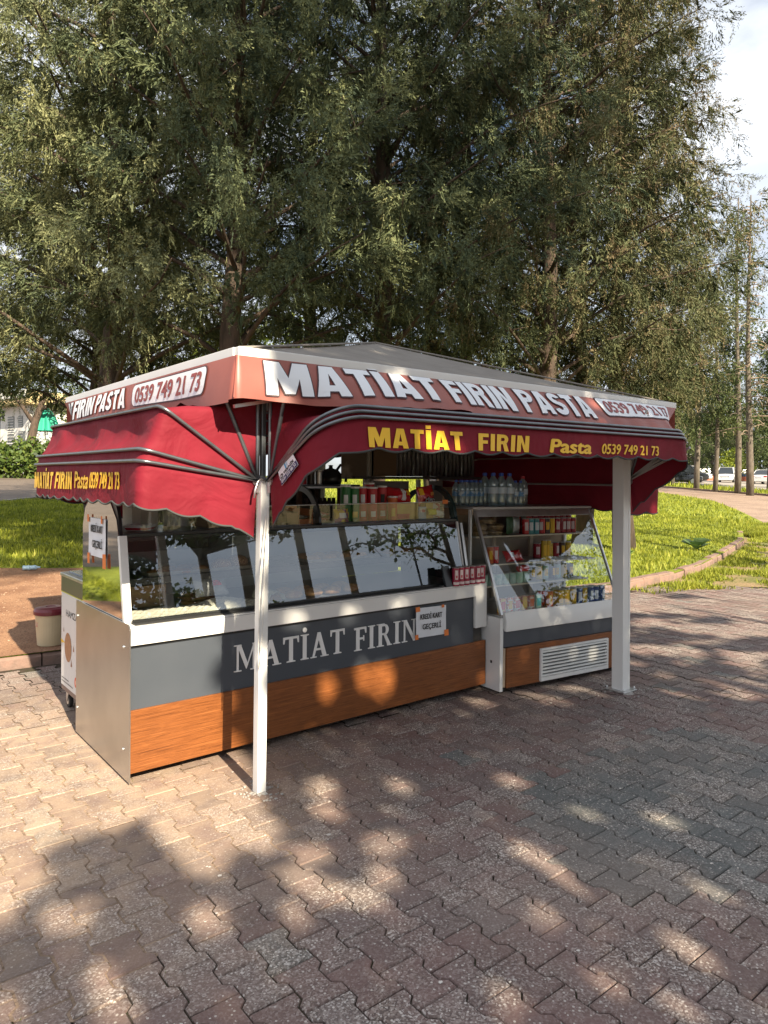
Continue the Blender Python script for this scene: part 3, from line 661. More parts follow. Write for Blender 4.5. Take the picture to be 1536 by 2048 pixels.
tag(grass('grass_bank', [(19.0, 8.5), (19.5, 9.05), (23.5, 10.35), (24.1, 9.9), (21.5, 8.9), (20.0, 8.3)], 26000, .13, .0, .016), 'longer grass where the kerb ends beside the road', 'grass', kind='stuff')
# sprigs in the paving joints
n_ = 2600; ci = rng.integers(0, len(cells), n_); cc = np.array(cells)[ci]; sx = rng.choice([-1, 1], n_) * .069; sy = rng.uniform(-.09, .09, n_)
kx_ = (cc[:, 0] + cc[:, 1]) < 7.5; cc = cc[kx_]; sx = sx[kx_]; sy = sy[kx_]; n_ = len(cc)
ang = rng.uniform(0, 2 * PI, n_); bx = cc[:, 0] + sx; by = cc[:, 1] + sy; V = []
V = np.stack([np.stack([bx - .002, by, np.full(n_, -.012)], 1), np.stack([bx + .002, by, np.full(n_, -.012)], 1), np.stack([bx + .012 * np.cos(ang), by + .012 * np.sin(ang), rng.uniform(-.002, .014, n_)], 1)], 1).reshape(-1, 3)
tag(rsurf(V, np.arange(3 * n_).reshape(-1, 3), 'moss_sprigs', M_grass, np.full(3 * n_, .25)), 'tiny moss and grass sprigs growing in the paving joints', 'moss', kind='stuff')
# litter: petals, chips
n_ = 420; V = []; F = []
for i in range(n_):
    x, y = random.uniform(-1, 8.5), random.uniform(.6, 5.6)
    if 1.2 < x < 5.4 and y > 3.6: continue
    s_ = random.uniform(.003, .008) * (1.8 if random.random() < .06 else 1); a_ = random.uniform(0, PI); b0 = len(V)
    for k_ in range(5):
        t_ = a_ + 2 * PI * k_ / 5; V.append((x + s_ * math.cos(t_) * random.uniform(.6, 1.2), y + s_ * math.sin(t_) * random.uniform(.5, 1), .0035 + random.uniform(0, .002)))
    F.append(tuple(range(b0, b0 + 5)))
mb = MB(); mb.v = V; mb.f = F
tag(mb.build('petals', mat('pale_petal', (.6, .55, .5), .8), fixn=False), 'small pale petals and chips scattered on the paving', 'litter', kind='stuff')

# pebbles and dry leaves on the dirt
n_ = 1500; mb = MB()
for i in range(n_):
    x, y = random.uniform(-1.2, 4.2), random.uniform(6.9, 11.0)
    if not in_poly(np.array([x]), np.array([y]), [(-14, 7.2), (3, 6.55), (6.2, 6.3), (5.2, 9.6), (3.0, 10.9), (2.0, 11.4), (.7, 9.4), (-2, 7.9)])[0]: continue
    z = rise(y) + .108; s_ = random.uniform(.004, .014); a_ = random.uniform(0, PI); c_, q_ = math.cos(a_) * s_, math.sin(a_) * s_
    mb.add([(x - c_, y - q_, z), (x + q_ * .6, y - c_ * .6, z), (x + c_, y + q_, z), (x - q_ * .6, y + c_ * .6, z), (x, y, z + s_ * .8)], [(0, 1, 4), (1, 2, 4), (2, 3, 4), (3, 0, 4)])
tag(mb.build('pebbles', mat('pebble', (.20, .12, .08), .9, col2=(.36, .26, .18), scale=2), fixn=False), 'small pebbles and bits of bark lying on the red dirt', 'pebbles', kind='stuff')

# gaps in the shade trees' foliage, as (X, Z, ax, az, bx, bz) on the plane y = 3.7 seen along the sun's rays
ELL= [[2.118, -0.447, 0.055, -0.026, -0.058, -0.072],[2.025, -0.59, 0.051, -0.046, -0.039, -0.038],[0.7, -0.393, 0.115, 0.008, 0.013, -0.114],[0.643, -0.513, 0.05, -0.024, -0.006, -0.072],[1.698, -0.908, 0.065, -0.114, -0.056, -0.039],[1.822, -1.036, 0.031, -0.042, -0.038, -0.025],[1.795, -0.782, 0.051, -0.043, -0.034, -0.035],[1.27, -0.87, 0.043, -0.05, -0.04, -0.042],[1.561, -0.982, 0.041, -0.02, -0.025, -0.034],[2.107, -0.865, 0.064, -0.031, -0.056, -0.056],[1.96, -0.992, 0.05, -0.024, -0.041, -0.041],[0.895, -0.933, 0.043, -0.021, -0.017, -0.061],[0.897, -1.038, 0.04, -0.019, -0.01, -0.036],[0.622, -0.905, 0.033, -0.016, -0.005, -0.05],[0.832, -0.664, 0.065, -0.031, -0.009, -0.045],[0.909, -0.641, 0.042, -0.02, -0.007, -0.028],[2.601, -1.196, 0.004, -0.111, -0.054, -0.016],[3.079, -1.119, 0.017, -0.045, -0.067, -0.024],[3.35, -1.299, 0.037, -0.044, -0.057, -0.019],[2.629, -1.65, 0.002, -0.055, -0.055, -0.008],[2.699, -1.603, 0.018, -0.009, -0.021, -0.009],[2.259, -1.606, 0.011, -0.036, -0.028, -0.005],[1.954, -1.507, 0.028, -0.021, -0.03, -0.015],[2.361, -1.75, 0.019, -0.026, -0.032, -0.007],[3.011, -1.557, 0.009, -0.05, -0.041, -0.008],[3.008, -0.805, 0.044, -0.045, -0.047, -0.027],[2.611, -1.84, 0.019, -0.009, -0.049, -0.015],[2.326, -1.38, 0.038, -0.018, -0.036, -0.022],[2.475, -0.595, 0.048, -0.023, -0.05, -0.047],[5.251, -0.688, 0.1, -0.178, -0.132, -0.045],[5.747, -0.724, 0.114, -0.159, -0.152, -0.047],[5.755, -0.099, 0.112, -0.053, -0.241, -0.109],[6.422, -0.541, 0.073, -0.121, -0.175, -0.053],[4.56, -0.259, 0.065, -0.053, -0.057, -0.03],[4.18, -0.282, 0.087, -0.123, -0.059, -0.031],[3.7, -0.125, 0.051, -0.068, -0.051, -0.033],[8.468, 0.502, 0.659, -0.442, -0.437, -0.162],[7.515, -0.052, 0.412, -0.312, -0.282, -0.095],[6.203, -0.106, 0.235, -0.227, -0.17, -0.068],[6.677, -0.473, 0.146, -0.142, -0.161, -0.05],[8.362, -0.042, 0.3, -0.14, -0.561, -0.174],[7.148, 0.418, 0.195, -0.091, -0.231, -0.101],[2.946, 0.249, 0.109, -0.034, -0.026, -0.113],[2.796, 0.308, 0.065, -0.011, 0.001, -0.111],[2.51, 0.278, 0.068, -0.012, 0.001, -0.081],[2.271, 0.72, 0.092, -0.011, 0.0, -0.036],[2.681, 0.702, 0.071, -0.008, 0.0, -0.032],[3.098, 0.714, 0.11, -0.012, 0.0, -0.027],[2.534, 1.04, 0.064, -0.025, -0.047, -0.062],[2.654, 0.981, 0.07, 0.002, 0.0, -0.03],[2.583, 1.674, 0.101, 0.037, 0.012, -0.025],[4.346, 1.632, 0.082, 0.005, 0.0, -0.057]]
POLY= [[0.696, 1.907],[1.253, 1.644],[1.162, 0.602],[1.269, 0.044],[1.7, 0.071],[1.974, 0.057],[1.804, -0.349],[1.787, -0.544],[1.739, -0.663],[1.639, -0.728],[1.542, -0.634],[1.469, -0.691],[1.389, -0.743],[1.294, -0.664],[1.27, -0.519],[1.228, -0.367],[1.286, -0.304],[1.373, -0.236],[1.303, -0.226],[1.195, -0.279],[1.119, -0.325],[0.971, -0.277],[0.884, -0.184],[0.819, 0.059],[0.771, 0.381],[0.631, 0.668]]
# ================================================================== TREES
M_bark = mat('conifer_bark', (.11, .075, .055), .95, col2=(.055, .04, .03), scale=14, vec=(1, 1, .25), bump=1.0, bscale=22)
M_bark2 = mat('grey_bark', (.15, .125, .10), .95, col2=(.08, .065, .05), scale=10, vec=(1, 1, .3), bump=.8)
M_twig = mat('pale_twig', (.24, .18, .13), .9)
CYP = ((.026, .044, .030), (.064, .088, .053), (.125, .150, .074), (.19, .21, .098), (.275, .275, .13))
M_cyp = mat('cypress_foliage', (.04, .06, .03), .75, spec=.2, trans=.10, tone=CYP)
M_cyp_sunlit = mat('cypress_foliage_sunlit', (.1, .12, .06), .75, spec=.2, trans=.12, tone=((.06, .08, .052), (.135, .155, .085), (.225, .24, .12), (.31, .315, .155), (.40, .39, .20)))  # lighter copy of the cypress foliage: sunlight put into the colour
M_cyp_b = mat('cypress_foliage_brown', (.05, .05, .03), .8, spec=.2, trans=.10, tone=((.026, .040, .024), (.070, .086, .045), (.13, .142, .066), (.17, .15, .078), (.20, .145, .085)))
M_leaf = mat('broad_leaf', (.05, .09, .02), .5, spec=.4, trans=.3, tone=((.03, .055, .012), (.06, .10, .02), (.12, .15, .03)))
M_fir = mat('far_conifer_foliage', (.05, .07, .03), .8, spec=.2, trans=.2, tone=((.022, .034, .016), (.050, .070, .028), (.10, .125, .045), (.17, .18, .07)))
M_bright = mat('yellow_green_leaf', (.25, .30, .04), .6, trans=.35, tone=((.10, .16, .02), (.24, .31, .035), (.42, .42, .05)))
M_hedge = mat('hedge_leaf', (.1, .15, .03), .6, trans=.3, tone=((.02, .04, .01), (.07, .12, .02), (.20, .24, .04)))

def spray_template(nl, seed, ln=.30, wd=.075):
    """drooping strand along -Z with side leaflets; unit length; one triangle per leaflet"""
    r = random.Random(seed); V = []; F = []
    V += [(-.022, 0, 0), (.022, 0, 0), (0, 0, -1.0)]; F.append((0, 1, 2))
    for i in range(nl):
        t = (i + .2) / nl * .88; a = i * 2.4 + r.uniform(-.4, .4); dn = r.uniform(.7, 1.6)
        L_ = ln * (1.1 - .5 * t) * r.uniform(.75, 1.25); d = Vector((math.cos(a), math.sin(a), -dn)).normalized(); s_ = Vector((-math.sin(a), math.cos(a), r.uniform(-.5, .5))).normalized() * wd
        p = Vector((0, 0, -t)); b0 = len(V); V += [p, p + d * L_ * .6 + s_, p + d * L_ - s_ * .5]; F.append((b0, b0 + 1, b0 + 2))
    return np.array([tuple(v) for v in V]), np.array(F)
def place_sprays(P, D, S, T, tmpls, name, m, parent, squash=None):
    """instances of templates: P positions, D hanging direction (unit), S scale, T tone"""
    n = len(P); out_v = []; out_f = []; out_t = []; off = 0
    which = rng.integers(0, len(tmpls), n)
    for w_, (tv, tf) in enumerate(tmpls):
        k_ = which == w_; p, d, s, t = P[k_], D[k_], S[k_], T[k_]; m_ = len(p)
        if m_ == 0: continue
        z = -d; a = rng.normal(size=(m_, 3)); x = a - (a * z).sum(1, keepdims=True) * z; x /= np.linalg.norm(x, axis=1, keepdims=True) + 1e-9; y = np.cross(z, x)
        v = (tv[None, :, 0:1] * x[:, None] + tv[None, :, 1:2] * y[:, None] + tv[None, :, 2:3] * z[:, None]) * s[:, None, None] + p[:, None]
        out_v.append(v.reshape(-1, 3)); out_f.append((tf[None] + (np.arange(m_) * len(tv))[:, None, None] + off).reshape(-1, 3))
        tt = np.clip(t[:, None] + rng.normal(0, .05, (m_, len(tv))), 0, 1); out_t.append(tt.ravel()); off += m_ * len(tv)
    return rsurf(np.concatenate(out_v), np.concatenate(out_f), name, m, np.concatenate(out_t), parent)
T_CYP = [spray_template(8, s, .30, .060) for s in (1, 2, 3, 4)]
def fill_template(seed):
    r = random.Random(seed); V = []; F = []
    for k_ in range(3):
        a = PI * k_ / 3 + r.uniform(-.3, .3); c, q = math.cos(a), math.sin(a); b0 = len(V); w = r.uniform(.085, .15)
        V += [(c * -w * .5, q * -w * .5, .05), (c * w * .8, q * w * .8, -.35), (c * .05, q * .05, -1.0), (c * -w, q * -w, -.45)]; F += [(b0, b0 + 1, b0 + 2), (b0, b0 + 2, b0 + 3)]
    return np.array(V), np.array(F)
T_FILL = [fill_template(s) for s in (1, 2, 3)]
T_FIR = [spray_template(5, s, .46, .15) for s in (4, 5)]

def limb(mb, p0, p1, r0, r1, sag=.3, n=7, wob=.08):
    p0, p1 = Vector(p0), Vector(p1); path = []
    for i in range(n + 1):
        t = i / n; p = p0.lerp(p1, t); p.z += sag * math.sin(PI * t) * 1.0
        if 0 < i < n: p += Vector((random.uniform(-wob, wob), random.uniform(-wob, wob), random.uniform(-wob, wob)))
        path.append(p)
    mb.tube(path, [r0 + (r1 - r0) * i / n for i in range(n + 1)], 6); return path

def cypress(name, label, x, y, H, z0, R, seed, nbr, per, m=None, group='tall cypresses behind the stall', brown=0., base=(0, 0), trunk_r=.20, gap=.0, sizes=(.17, .31), below=None, taper=1.6):
    """tall weeping conifer: trunk, limbs and hanging curtains of foliage"""
    random.seed(seed); zb = .1 + .035 * max(0, min(y, 50) - 7)
    t = thing(name, label, 'tree', (x, y, zb), 0, group)
    tb = MB(); path = []
    for i in range(12):
        q = i / 11; path.append((x + .12 * math.sin(i * 1.1 + seed), y + .12 * math.cos(i * .9 + seed), zb - .1 + (H * .96) * q))
    tb.tube(path, [trunk_r * (1.25 if i == 0 else 1) * (1 - .9 * i / 11) for i in range(12)], 10)
    P = []; D = []; S = []; T = []; lb = MB(); FP = []; FD = []; FS = []; FT = []
    for b in range(nbr):
        q = (b + .5) / nbr; zz = z0 + (H - z0) * q ** .92
        az = b * 2.399 + random.uniform(-.35, .35)
        rad = R * (1 - .80 * ((zz - z0) / (H - z0)) ** taper) * random.uniform(.72, 1.12)
        if random.random() < gap: continue
        st = Vector((x, y, zz - rad * .25)); tip = Vector((x + rad * math.cos(az), y + rad * math.sin(az), zz + rad * .12))
        pth = limb(lb, st, tip, .030 + .010 * rad / 3, .006, rad * .10, 5, .06)
        btone = random.uniform(-.13, .13); brw = random.random()
        nc = max(4, int(rad / .24)); outv = np.array([math.cos(az), math.sin(az), 0.0]); latv = np.array([-math.sin(az), math.cos(az), 0.0])
        for c in range(nc):
            f = .25 + .80 * (c + random.random() * .8) / nc
            cp = st.lerp(tip, min(f, 1.03)) + Vector((0, 0, rad * .10 * math.sin(PI * min(f, 1))))
            sd = random.uniform(-1, 1); cp = cp + Vector(latv) * sd * (.12 + .45 * f)
            ctone = btone + random.uniform(-.15, .15); n_ = per * .98 * random.uniform(.55, 1.35)
            if cp.z > 11.5: n_ *= .6
            if (cp.x - x) * math.cos(HEAD) + (cp.y - y) * math.sin(HEAD) > .7: n_ *= .32
            n_ = max(4, int(n_))
            # a plume: feathery brush along a short outward axis that bends down, with tassels under it
            ax = outv * random.uniform(.35, 1.0) + latv * sd * .7 + np.array([0, 0, random.uniform(-.25, .55)]); ax /= np.linalg.norm(ax)
            pl = random.uniform(.35, .80); q = rng.uniform(0, 1, (n_, 1)); tas = rng.random((n_, 1)) < (random.uniform(.25, .55) if brown > .3 else random.uniform(.05, .35))
            axis = ax[None] * pl * q - np.array([0, 0, 1.0])[None] * pl * .55 * q * q
            rad_ = (.045 + .13 * np.sin(PI * np.clip(q * .85 + .12, 0, 1))) * rng.uniform(.3, 1, (n_, 1))
            u = rng.normal(size=(n_, 3)); u /= np.linalg.norm(u, axis=1, keepdims=True)
            drop = rng.uniform(0, 1, (n_, 1)) * np.where(tas, random.uniform(.25, .8), .05)
            pos = np.array(cp)[None] + axis + u * rad_ * (1 - .5 * np.clip(drop, 0, 1)) - np.array([0, 0, 1.0])[None] * drop
            out = np.where(tas, np.array([0, 0, -1.0])[None] + u * .25, ax[None] * .9 + u * .55 + np.array([0, 0, -.55])[None] * (.4 + q)) + rng.normal(0, .12, (n_, 3))
            out /= np.linalg.norm(out, axis=1, keepdims=True); rr = 1 - q * .0 + 0 * q
            P.append(pos); D.append(out); S.append(rng.uniform(sizes[0], sizes[1], n_) * (1 - .35 * q[:, 0]))
            ctone = ctone + .12 * (q[:, 0] - .5)
            m_ = (10 if f < .80 else (6 if f < .95 else 2)) if n_ > 16 else 2; qf = rng.uniform(0, .85, (m_, 1)); uf = rng.normal(size=(m_, 3)) * .055
            FP.append(np.array(cp)[None] + ax[None] * pl * qf - np.array([0, 0, 1.0])[None] * (pl * .55 * qf * qf + .03) + uf); fd = ax[None] * .6 + rng.normal(0, .4, (m_, 3)) + np.array([0, 0, -.8])[None]; FD.append(fd / np.linalg.norm(fd, axis=1, keepdims=True)); FS.append(rng.uniform(.12, .21, m_) * (1.15 if f < .9 else .8)); FT.append(np.full(m_, .38 + btone + rng.normal(0, .06, m_)))
            tn = .46 + ctone + rng.normal(0, .10, n_) 
            if brown and random.random() < brown: tn = np.where(rng.random(n_) < .40, rng.uniform(.74, 1, n_), tn)
            T.append(np.clip(tn, 0, 1 if brown else .97))
    P = np.concatenate(P); D = np.concatenate(D); S = np.concatenate(S); T = np.concatenate(T)
    dF = P[:, 0] * math.cos(HEAD) + P[:, 1] * math.sin(HEAD); dR = P[:, 0] * math.sin(HEAD) - P[:, 1] * math.cos(HEAD)      # thin what no view from near the photographer shows
    far_out = (dR / dF < -.68) | (dR / dF > .68) | ((P[:, 2] - 1.6) / dF > .78)
    k_ = ~far_out | (rng.random(len(P)) < .16); P, D, S, T = P[k_], D[k_], S[k_], T[k_]
    if below is not None:
        k_ = below(P); P, D, S, T = P[k_], D[k_], S[k_], T[k_]
    tr = tb.build('trunk', M_bark, t, smooth=True)
    lb.build('limbs', M_bark, t, smooth=True)
    inv = np.array([x, y, zb]); place_sprays(P - inv, D, S, T, T_CYP, 'crown', m or M_cyp, t)
    place_sprays(np.concatenate(FP) - inv, np.concatenate(FD), np.concatenate(FS), np.clip(np.concatenate(FT), .05, .7), T_FILL, 'inner_foliage', m or M_cyp, t)
    return t, len(P)

# (name, x, y, H, crown start, radius, seed, branches, sprays per clump, material, brown share)
TOT = 0
def bear(px, d):
    a = HEAD - math.atan((px - 768) / 1425.0); f_ = math.hypot(1, (px - 768) / 1425.0); return d * math.cos(a) * f_, d * math.sin(a) * f_
CY = [
    (470, 10.6, 13.5, 3.75, 3.1, 21, 96, 44, M_cyp, .05, 'cypress with the thick leaning trunk rising right behind the left end of the stall roof'),
    (225, 11.8, 14.5, 3.5, 3.9, 22, 110, 46, M_cyp_sunlit, .0, 'broad sunlit cypress at the left edge with light grey-green foliage'),  # light foliage here is sunlight put into the colour
    (760, 11.6, 14.5, 3.7, 3.2, 23, 96, 42, M_cyp, .08, 'dark cypress with hanging curtains behind the peak of the stall roof'),
    (1090, 12.6, 15.0, 3.3, 3.0, 24, 110, 44, M_cyp_b, .38, 'cypress heavy with brown cones behind the right end of the stall roof'),
    (620, 16.5, 15.0, 3.4, 3.6, 25, 70, 30, M_cyp, .0, 'cypress in the second row between the two nearest trunks'),
    (930, 16.0, 16.0, 3.4, 3.6, 26, 70, 30, M_cyp_b, .2, 'cypress in the second row behind the gap full of bare twigs'),
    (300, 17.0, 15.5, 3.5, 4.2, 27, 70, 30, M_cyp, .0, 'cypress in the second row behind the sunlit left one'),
    (1238, 14.5, 15.5, 3.1, 1.95, 28, 96, 44, M_cyp_b, .40, 'rightmost tall cypress with ragged cone-laden branches against the sky'),
    (-260, 14.0, 14.0, 3.4, 4.6, 29, 80, 40, M_cyp_sunlit, .0, 'cypress partly outside the left edge'),
    (1165, 15.2, 10.0, 2.75, 2.4, 51, 56, 40, M_cyp_b, .2, 'low bushy cypress filling the gap under the cone-heavy one'),
    (860, 13.6, 10.0, 3.3, 2.6, 52, 50, 38, M_cyp, .0, 'low cypress behind the right slope of the stall roof'),
    (188, 15.5, 9.5, 3.15, 3.0, 53, 56, 40, M_cyp_sunlit, .0, 'low pale cypress with branches hanging near the hedge at the left'),  # pale foliage here is sunlight put into the colour
]
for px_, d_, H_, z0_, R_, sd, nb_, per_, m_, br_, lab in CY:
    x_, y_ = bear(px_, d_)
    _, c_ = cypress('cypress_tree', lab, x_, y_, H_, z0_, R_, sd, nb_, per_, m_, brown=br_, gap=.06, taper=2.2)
    TOT += c_
print('cypress sprays', TOT)
# bare twigs in the shaded middle of the near cypresses belong to those trees' limbs
random.seed(5)

# ------------------------------------------------------------------ background trees on the right
def far_tree(px_, d_, H, z0, R, seed, n, label, bare=False, tr=.17, m=None, lean=0):
    random.seed(seed); x, y = bear(px_, d_); zb = rise(y) + .09
    t = thing('conifer_tree', label, 'tree', (x, y, zb), 0, 'conifers between the road and the car park')
    tb = MB(); tb.tube([(x + lean * q * q + .1 * math.sin(q * 7 + seed), y + .1 * math.cos(q * 6 + seed), zb - .1 + H * q) for q in [i / 10 for i in range(11)]], [tr * (1 - .85 * i / 10) for i in range(11)], 9)
    tb.build('trunk', M_bark2, t, smooth=True)
    lb = MB(); P = []; D = []; S = []; T = []
    nb_ = 34 if not bare else 60
    for b in range(nb_):
        q = b / nb_; zz = z0 + (H - z0) * q; az = random.uniform(0, 2 * PI); rad = R * (1 - .75 * q) * random.uniform(.4, 1.15)
        st = Vector((x + lean * (zz / H) ** 2, y, zz)); tip = st + Vector((rad * math.cos(az), rad * math.sin(az), -.15 * rad))
        limb(lb, st, tip, .035 if not bare else .040, .014, .1 * rad, 4, .06)
        if bare:
            for _ in range(4):
                s_ = st.lerp(tip, random.uniform(.3, 1)); limb(lb, s_, s_ + Vector((random.uniform(-.5, .5), random.uniform(-.5, .5), random.uniform(-.4, .2))), .022, .010, 0, 2, .03)
        k_ = int(n / nb_); f = rng.uniform(.25, 1.05, (k_, 1)); bt = random.uniform(-.15, .15)
        pos = np.array(st)[None] * (1 - f) + np.array(tip)[None] * f + rng.normal(0, .20 + .05 * R, (k_, 3)) * np.array([1, 1, .8])
        P.append(pos); dd = np.concatenate([rng.normal(0, .5, (k_, 2)), np.full((k_, 1), -1.)], 1); D.append(dd / np.linalg.norm(dd, axis=1, keepdims=True)); S.append(rng.uniform(.35, .75, k_)); T.append(np.clip(.45 + bt + rng.normal(0, .14, k_), 0, 1))
    lb.build('limbs', M_bark2 if not bare else M_twig, t, smooth=True)
    P = np.concatenate(P)
    place_sprays(P - np.array([x, y, zb]), np.concatenate(D), np.concatenate(S), np.concatenate(T), T_FIR, 'crown', m or M_fir, t)
far_tree(1396, 53, 17, 5.5, 3.2, 31, 1500, 'slim conifer left of the white hatchback with a straight dark trunk', tr=.22)
far_tree(1432, 50, 15, 5.0, 2.6, 32, 1100, 'slim conifer with pale mottled trunk in front of the white hatchback', tr=.18)
far_tree(1474, 48, 20, 5.5, 2.4, 33, 700, 'tall thin half bare conifer right of the white hatchback', tr=.22)
far_tree(1497, 45, 19, 4.5, 2.3, 34, 260, 'leafless reddish dead conifer near the right edge', bare=True, tr=.24)
far_tree(1424, 92, 15, 3.6, 5.0, 35, 2000, 'bushy conifer standing behind the parked cars', tr=.25)
far_tree(1345, 62, 16, 3.5, 4.5, 36, 2400, 'wide conifer behind the right corner of the awning', tr=.25)
far_tree(1560, 84, 15, 4.5, 5.0, 37, 2200, 'dark conifer behind the white saloon car', tr=.25)
far_tree(1300, 46, 12, 3.5, 3.6, 38, 1800, 'conifer just right of the tall cypresses above the awning', tr=.22)
far_tree(1620, 60, 12, 4.0, 4.0, 39, 1500, 'conifer beyond the right edge of the picture', tr=.25)
far_tree(1385, 95, 17, 3.0, 6.0, 40, 2200, 'large conifer at the back of the car park left of the shelter', tr=.3)
far_tree(1470, 98, 17, 3.0, 6.5, 41, 2200, 'large conifer at the back of the car park behind the yellow green bush', tr=.3)
far_tree(1560, 92, 18, 3.0, 6.5, 42, 2000, 'large conifer at the back of the car park by the right edge', tr=.3)

far_tree(1540, 58, 14, 4.0, 3.6, 44, 1500, 'conifer at the right edge behind the leafless one')
far_tree(1340, 72, 16, 4.5, 4.5, 45, 1900, 'dense conifer filling the view above the black cars')

def leaf_cloud(n, c, r, size, flat=1.0, shell=.55, tmean=.5, tvar=.18):
    u = rng.normal(size=(n, 3)); u /= np.linalg.norm(u, axis=1, keepdims=True); rr = rng.uniform(shell, 1, (n, 1)) ** .6
    lump = 1 + .16 * np.sin(u[:, 0:1] * 7 + c[0]) + .14 * np.cos(u[:, 1:2] * 9 + u[:, 2:3] * 6 + c[1])
    return np.array(c)[None] + u * rr * lump * np.array(r)[None], np.clip(tmean + rng.normal(0, tvar, n), 0, 1), rng.uniform(.6, 1.3, n) * size
def leaves(P, T, S, name, m, parent=None, aspect=.55, hang=.0):
    n = len(P); a = rng.normal(size=(n, 3)); a[:, 2] -= hang; a /= np.linalg.norm(a, axis=1, keepdims=True); b = np.cross(a, rng.normal(size=(n, 3))); b /= np.linalg.norm(b, axis=1, keepdims=True) + 1e-9
    S = S[:, None]
    V = np.stack([P - a * S, P + b * S * aspect - a * S * .1, P + a * S, P - b * S * aspect - a * S * .1], 1).reshape(-1, 3)
    F = np.arange(4 * n).reshape(-1, 4)
    return rsurf(V, F, name, m, np.repeat(T, 4), parent)
def local_pts(P, t): return P - np.array(t.location)

# the wood's edge closing the car park
Ps = []; Ts = []; Ss = []
for k_ in range(34):
    a_, b_ = bear(1285 + k_ * 11 + random.uniform(-4, 4), 116 + random.uniform(-4, 4)); p_, t_, s_ = leaf_cloud(230, (a_, b_, rise(b_) + random.uniform(2.0, 9)), (3.2, 3.2, random.uniform(2.5, 4.5)), .42, shell=.3, tmean=.35); Ps.append(p_); Ts.append(t_); Ss.append(s_)
tag(leaves(np.concatenate(Ps), np.concatenate(Ts), np.concatenate(Ss), 'woodland_edge', M_fir), 'dark edge of the wood closing the far side of the car park', 'woodland', kind='stuff')
# bright bush beyond the hatchback
x_, y_ = bear(1468, 88); zb_ = rise(y_)
t = thing('bush', 'bright yellow green bush behind the white hatchback', 'bush', (x_, y_, zb_))
tb = MB(); tb.tube([(x_, y_, zb_ - .1), (x_, y_ + .1, zb_ + 1.6)], [.1, .06], 7).build('trunk', M_bark2, t)
Ps = []; Ts = []; Ss = []
for (dx, dz, r_) in ((0, 2.5, 1.4), (-1.0, 2.0, 1.1), (1.1, 1.9, 1.2), (.3, 3.4, .9), (-.5, 3.0, .9)):
    p_, t_, s_ = leaf_cloud(700, (x_ + dx * .8, y_ - dx * .6, zb_ + dz), (r_, r_, r_ * .9), .13, tmean=.6); Ps.append(p_); Ts.append(t_); Ss.append(s_)
leaves(local_pts(np.concatenate(Ps), t), np.concatenate(Ts), np.concatenate(Ss), 'crown', M_bright, t)
# light broadleaf trees seen through the cypress gaps
for (px_, d_, zc, r_, lab, md) in ((640, 24, 5.0, 2.2, 'sunlit broadleaf tree glimpsed between the near cypress trunks', M_bright), (420, 27, 4.6, 2.4, 'sunlit broadleaf tree glimpsed behind the left cypresses', M_bright)):
    x_, y_ = bear(px_, d_); zb_ = rise(y_) + .1
    t = thing('broadleaf_tree', lab, 'tree', (x_, y_, zb_)); tb = MB(); tb.tube([(x_, y_, zb_ - .1), (x_ + .1, y_, zb_ + 2), (x_, y_ + .2, zc)], [.16, .12, .05], 8).build('trunk', M_bark2, t, smooth=True)
    Ps = []; Ts = []; Ss = []
    for k_ in range(7):
        c_ = (x_ + random.uniform(-1, 1) * r_ * .7, y_ + random.uniform(-1, 1) * r_ * .7, zc + random.uniform(-.8, 1.2) * r_ * .6); q_ = r_ * random.uniform(.4, .65)
        p_, t_, s_ = leaf_cloud(420, c_, (q_, q_, q_ * .8), .10); Ps.append(p_); Ts.append(t_); Ss.append(s_)
    leaves(local_pts(np.concatenate(Ps), t), np.concatenate(Ts), np.concatenate(Ss), 'crown', md, t)

# left background: dark leaning tree before the building, hedge
x_, y_ = bear(58, 44); zb_ = rise(y_)
t = thing('olive_tree', 'dark leaning tree in front of the white building at the left', 'tree', (x_, y_, zb_)); tb = MB()
rr_ = Vector((math.sin(HEAD), -math.cos(HEAD), 0))
def off(s, z): return (x_ + rr_.x * s, y_ + rr_.y * s, zb_ + z)
tb.tube([off(0, -.1), off(.1, 2.2), off(.4, 3.6), off(1.0, 5.2), off(1.3, 6.5)], [.32, .27, .22, .14, .08], 8)
tb.tube([off(.3, 3.3), off(-.6, 4.6), off(-1.6, 5.6)], [.15, .1, .05], 7); tb.tube([off(.6, 4.1), off(1.8, 4.7), off(2.7, 5.4)], [.13, .09, .05], 7)
tb.build('trunk', M_bark, t, smooth=True)
Ps = []; Ts = []; Ss = []
for (s_, z_, q_) in ((-1.7, 5.0, 1.0), (-.6, 5.6, 1.1), (.8, 5.8, 1.2), (2.2, 5.4, 1.2), (3.4, 5.0, 1.1), (0, 7, 1.6), (2, 7, 1.6), (-2, 6.8, 1.4), (-3.2, 6.2, 1.1), (4.3, 4.2, .9), (2.6, 4.0, .8), (-2.3, 3.9, .7), (4.6, 6.4, 1.5), (1.2, 8.3, 1.7), (-1.5, 8.3, 1.6)):
    p_, t_, ss_ = leaf_cloud(620, off(s_, z_), (q_, q_, q_ * .8), .09, tmean=.38); Ps.append(p_); Ts.append(t_); Ss.append(ss_)
leaves(local_pts(np.concatenate(Ps), t), np.concatenate(Ts), np.concatenate(Ss), 'crown', M_fir, t)
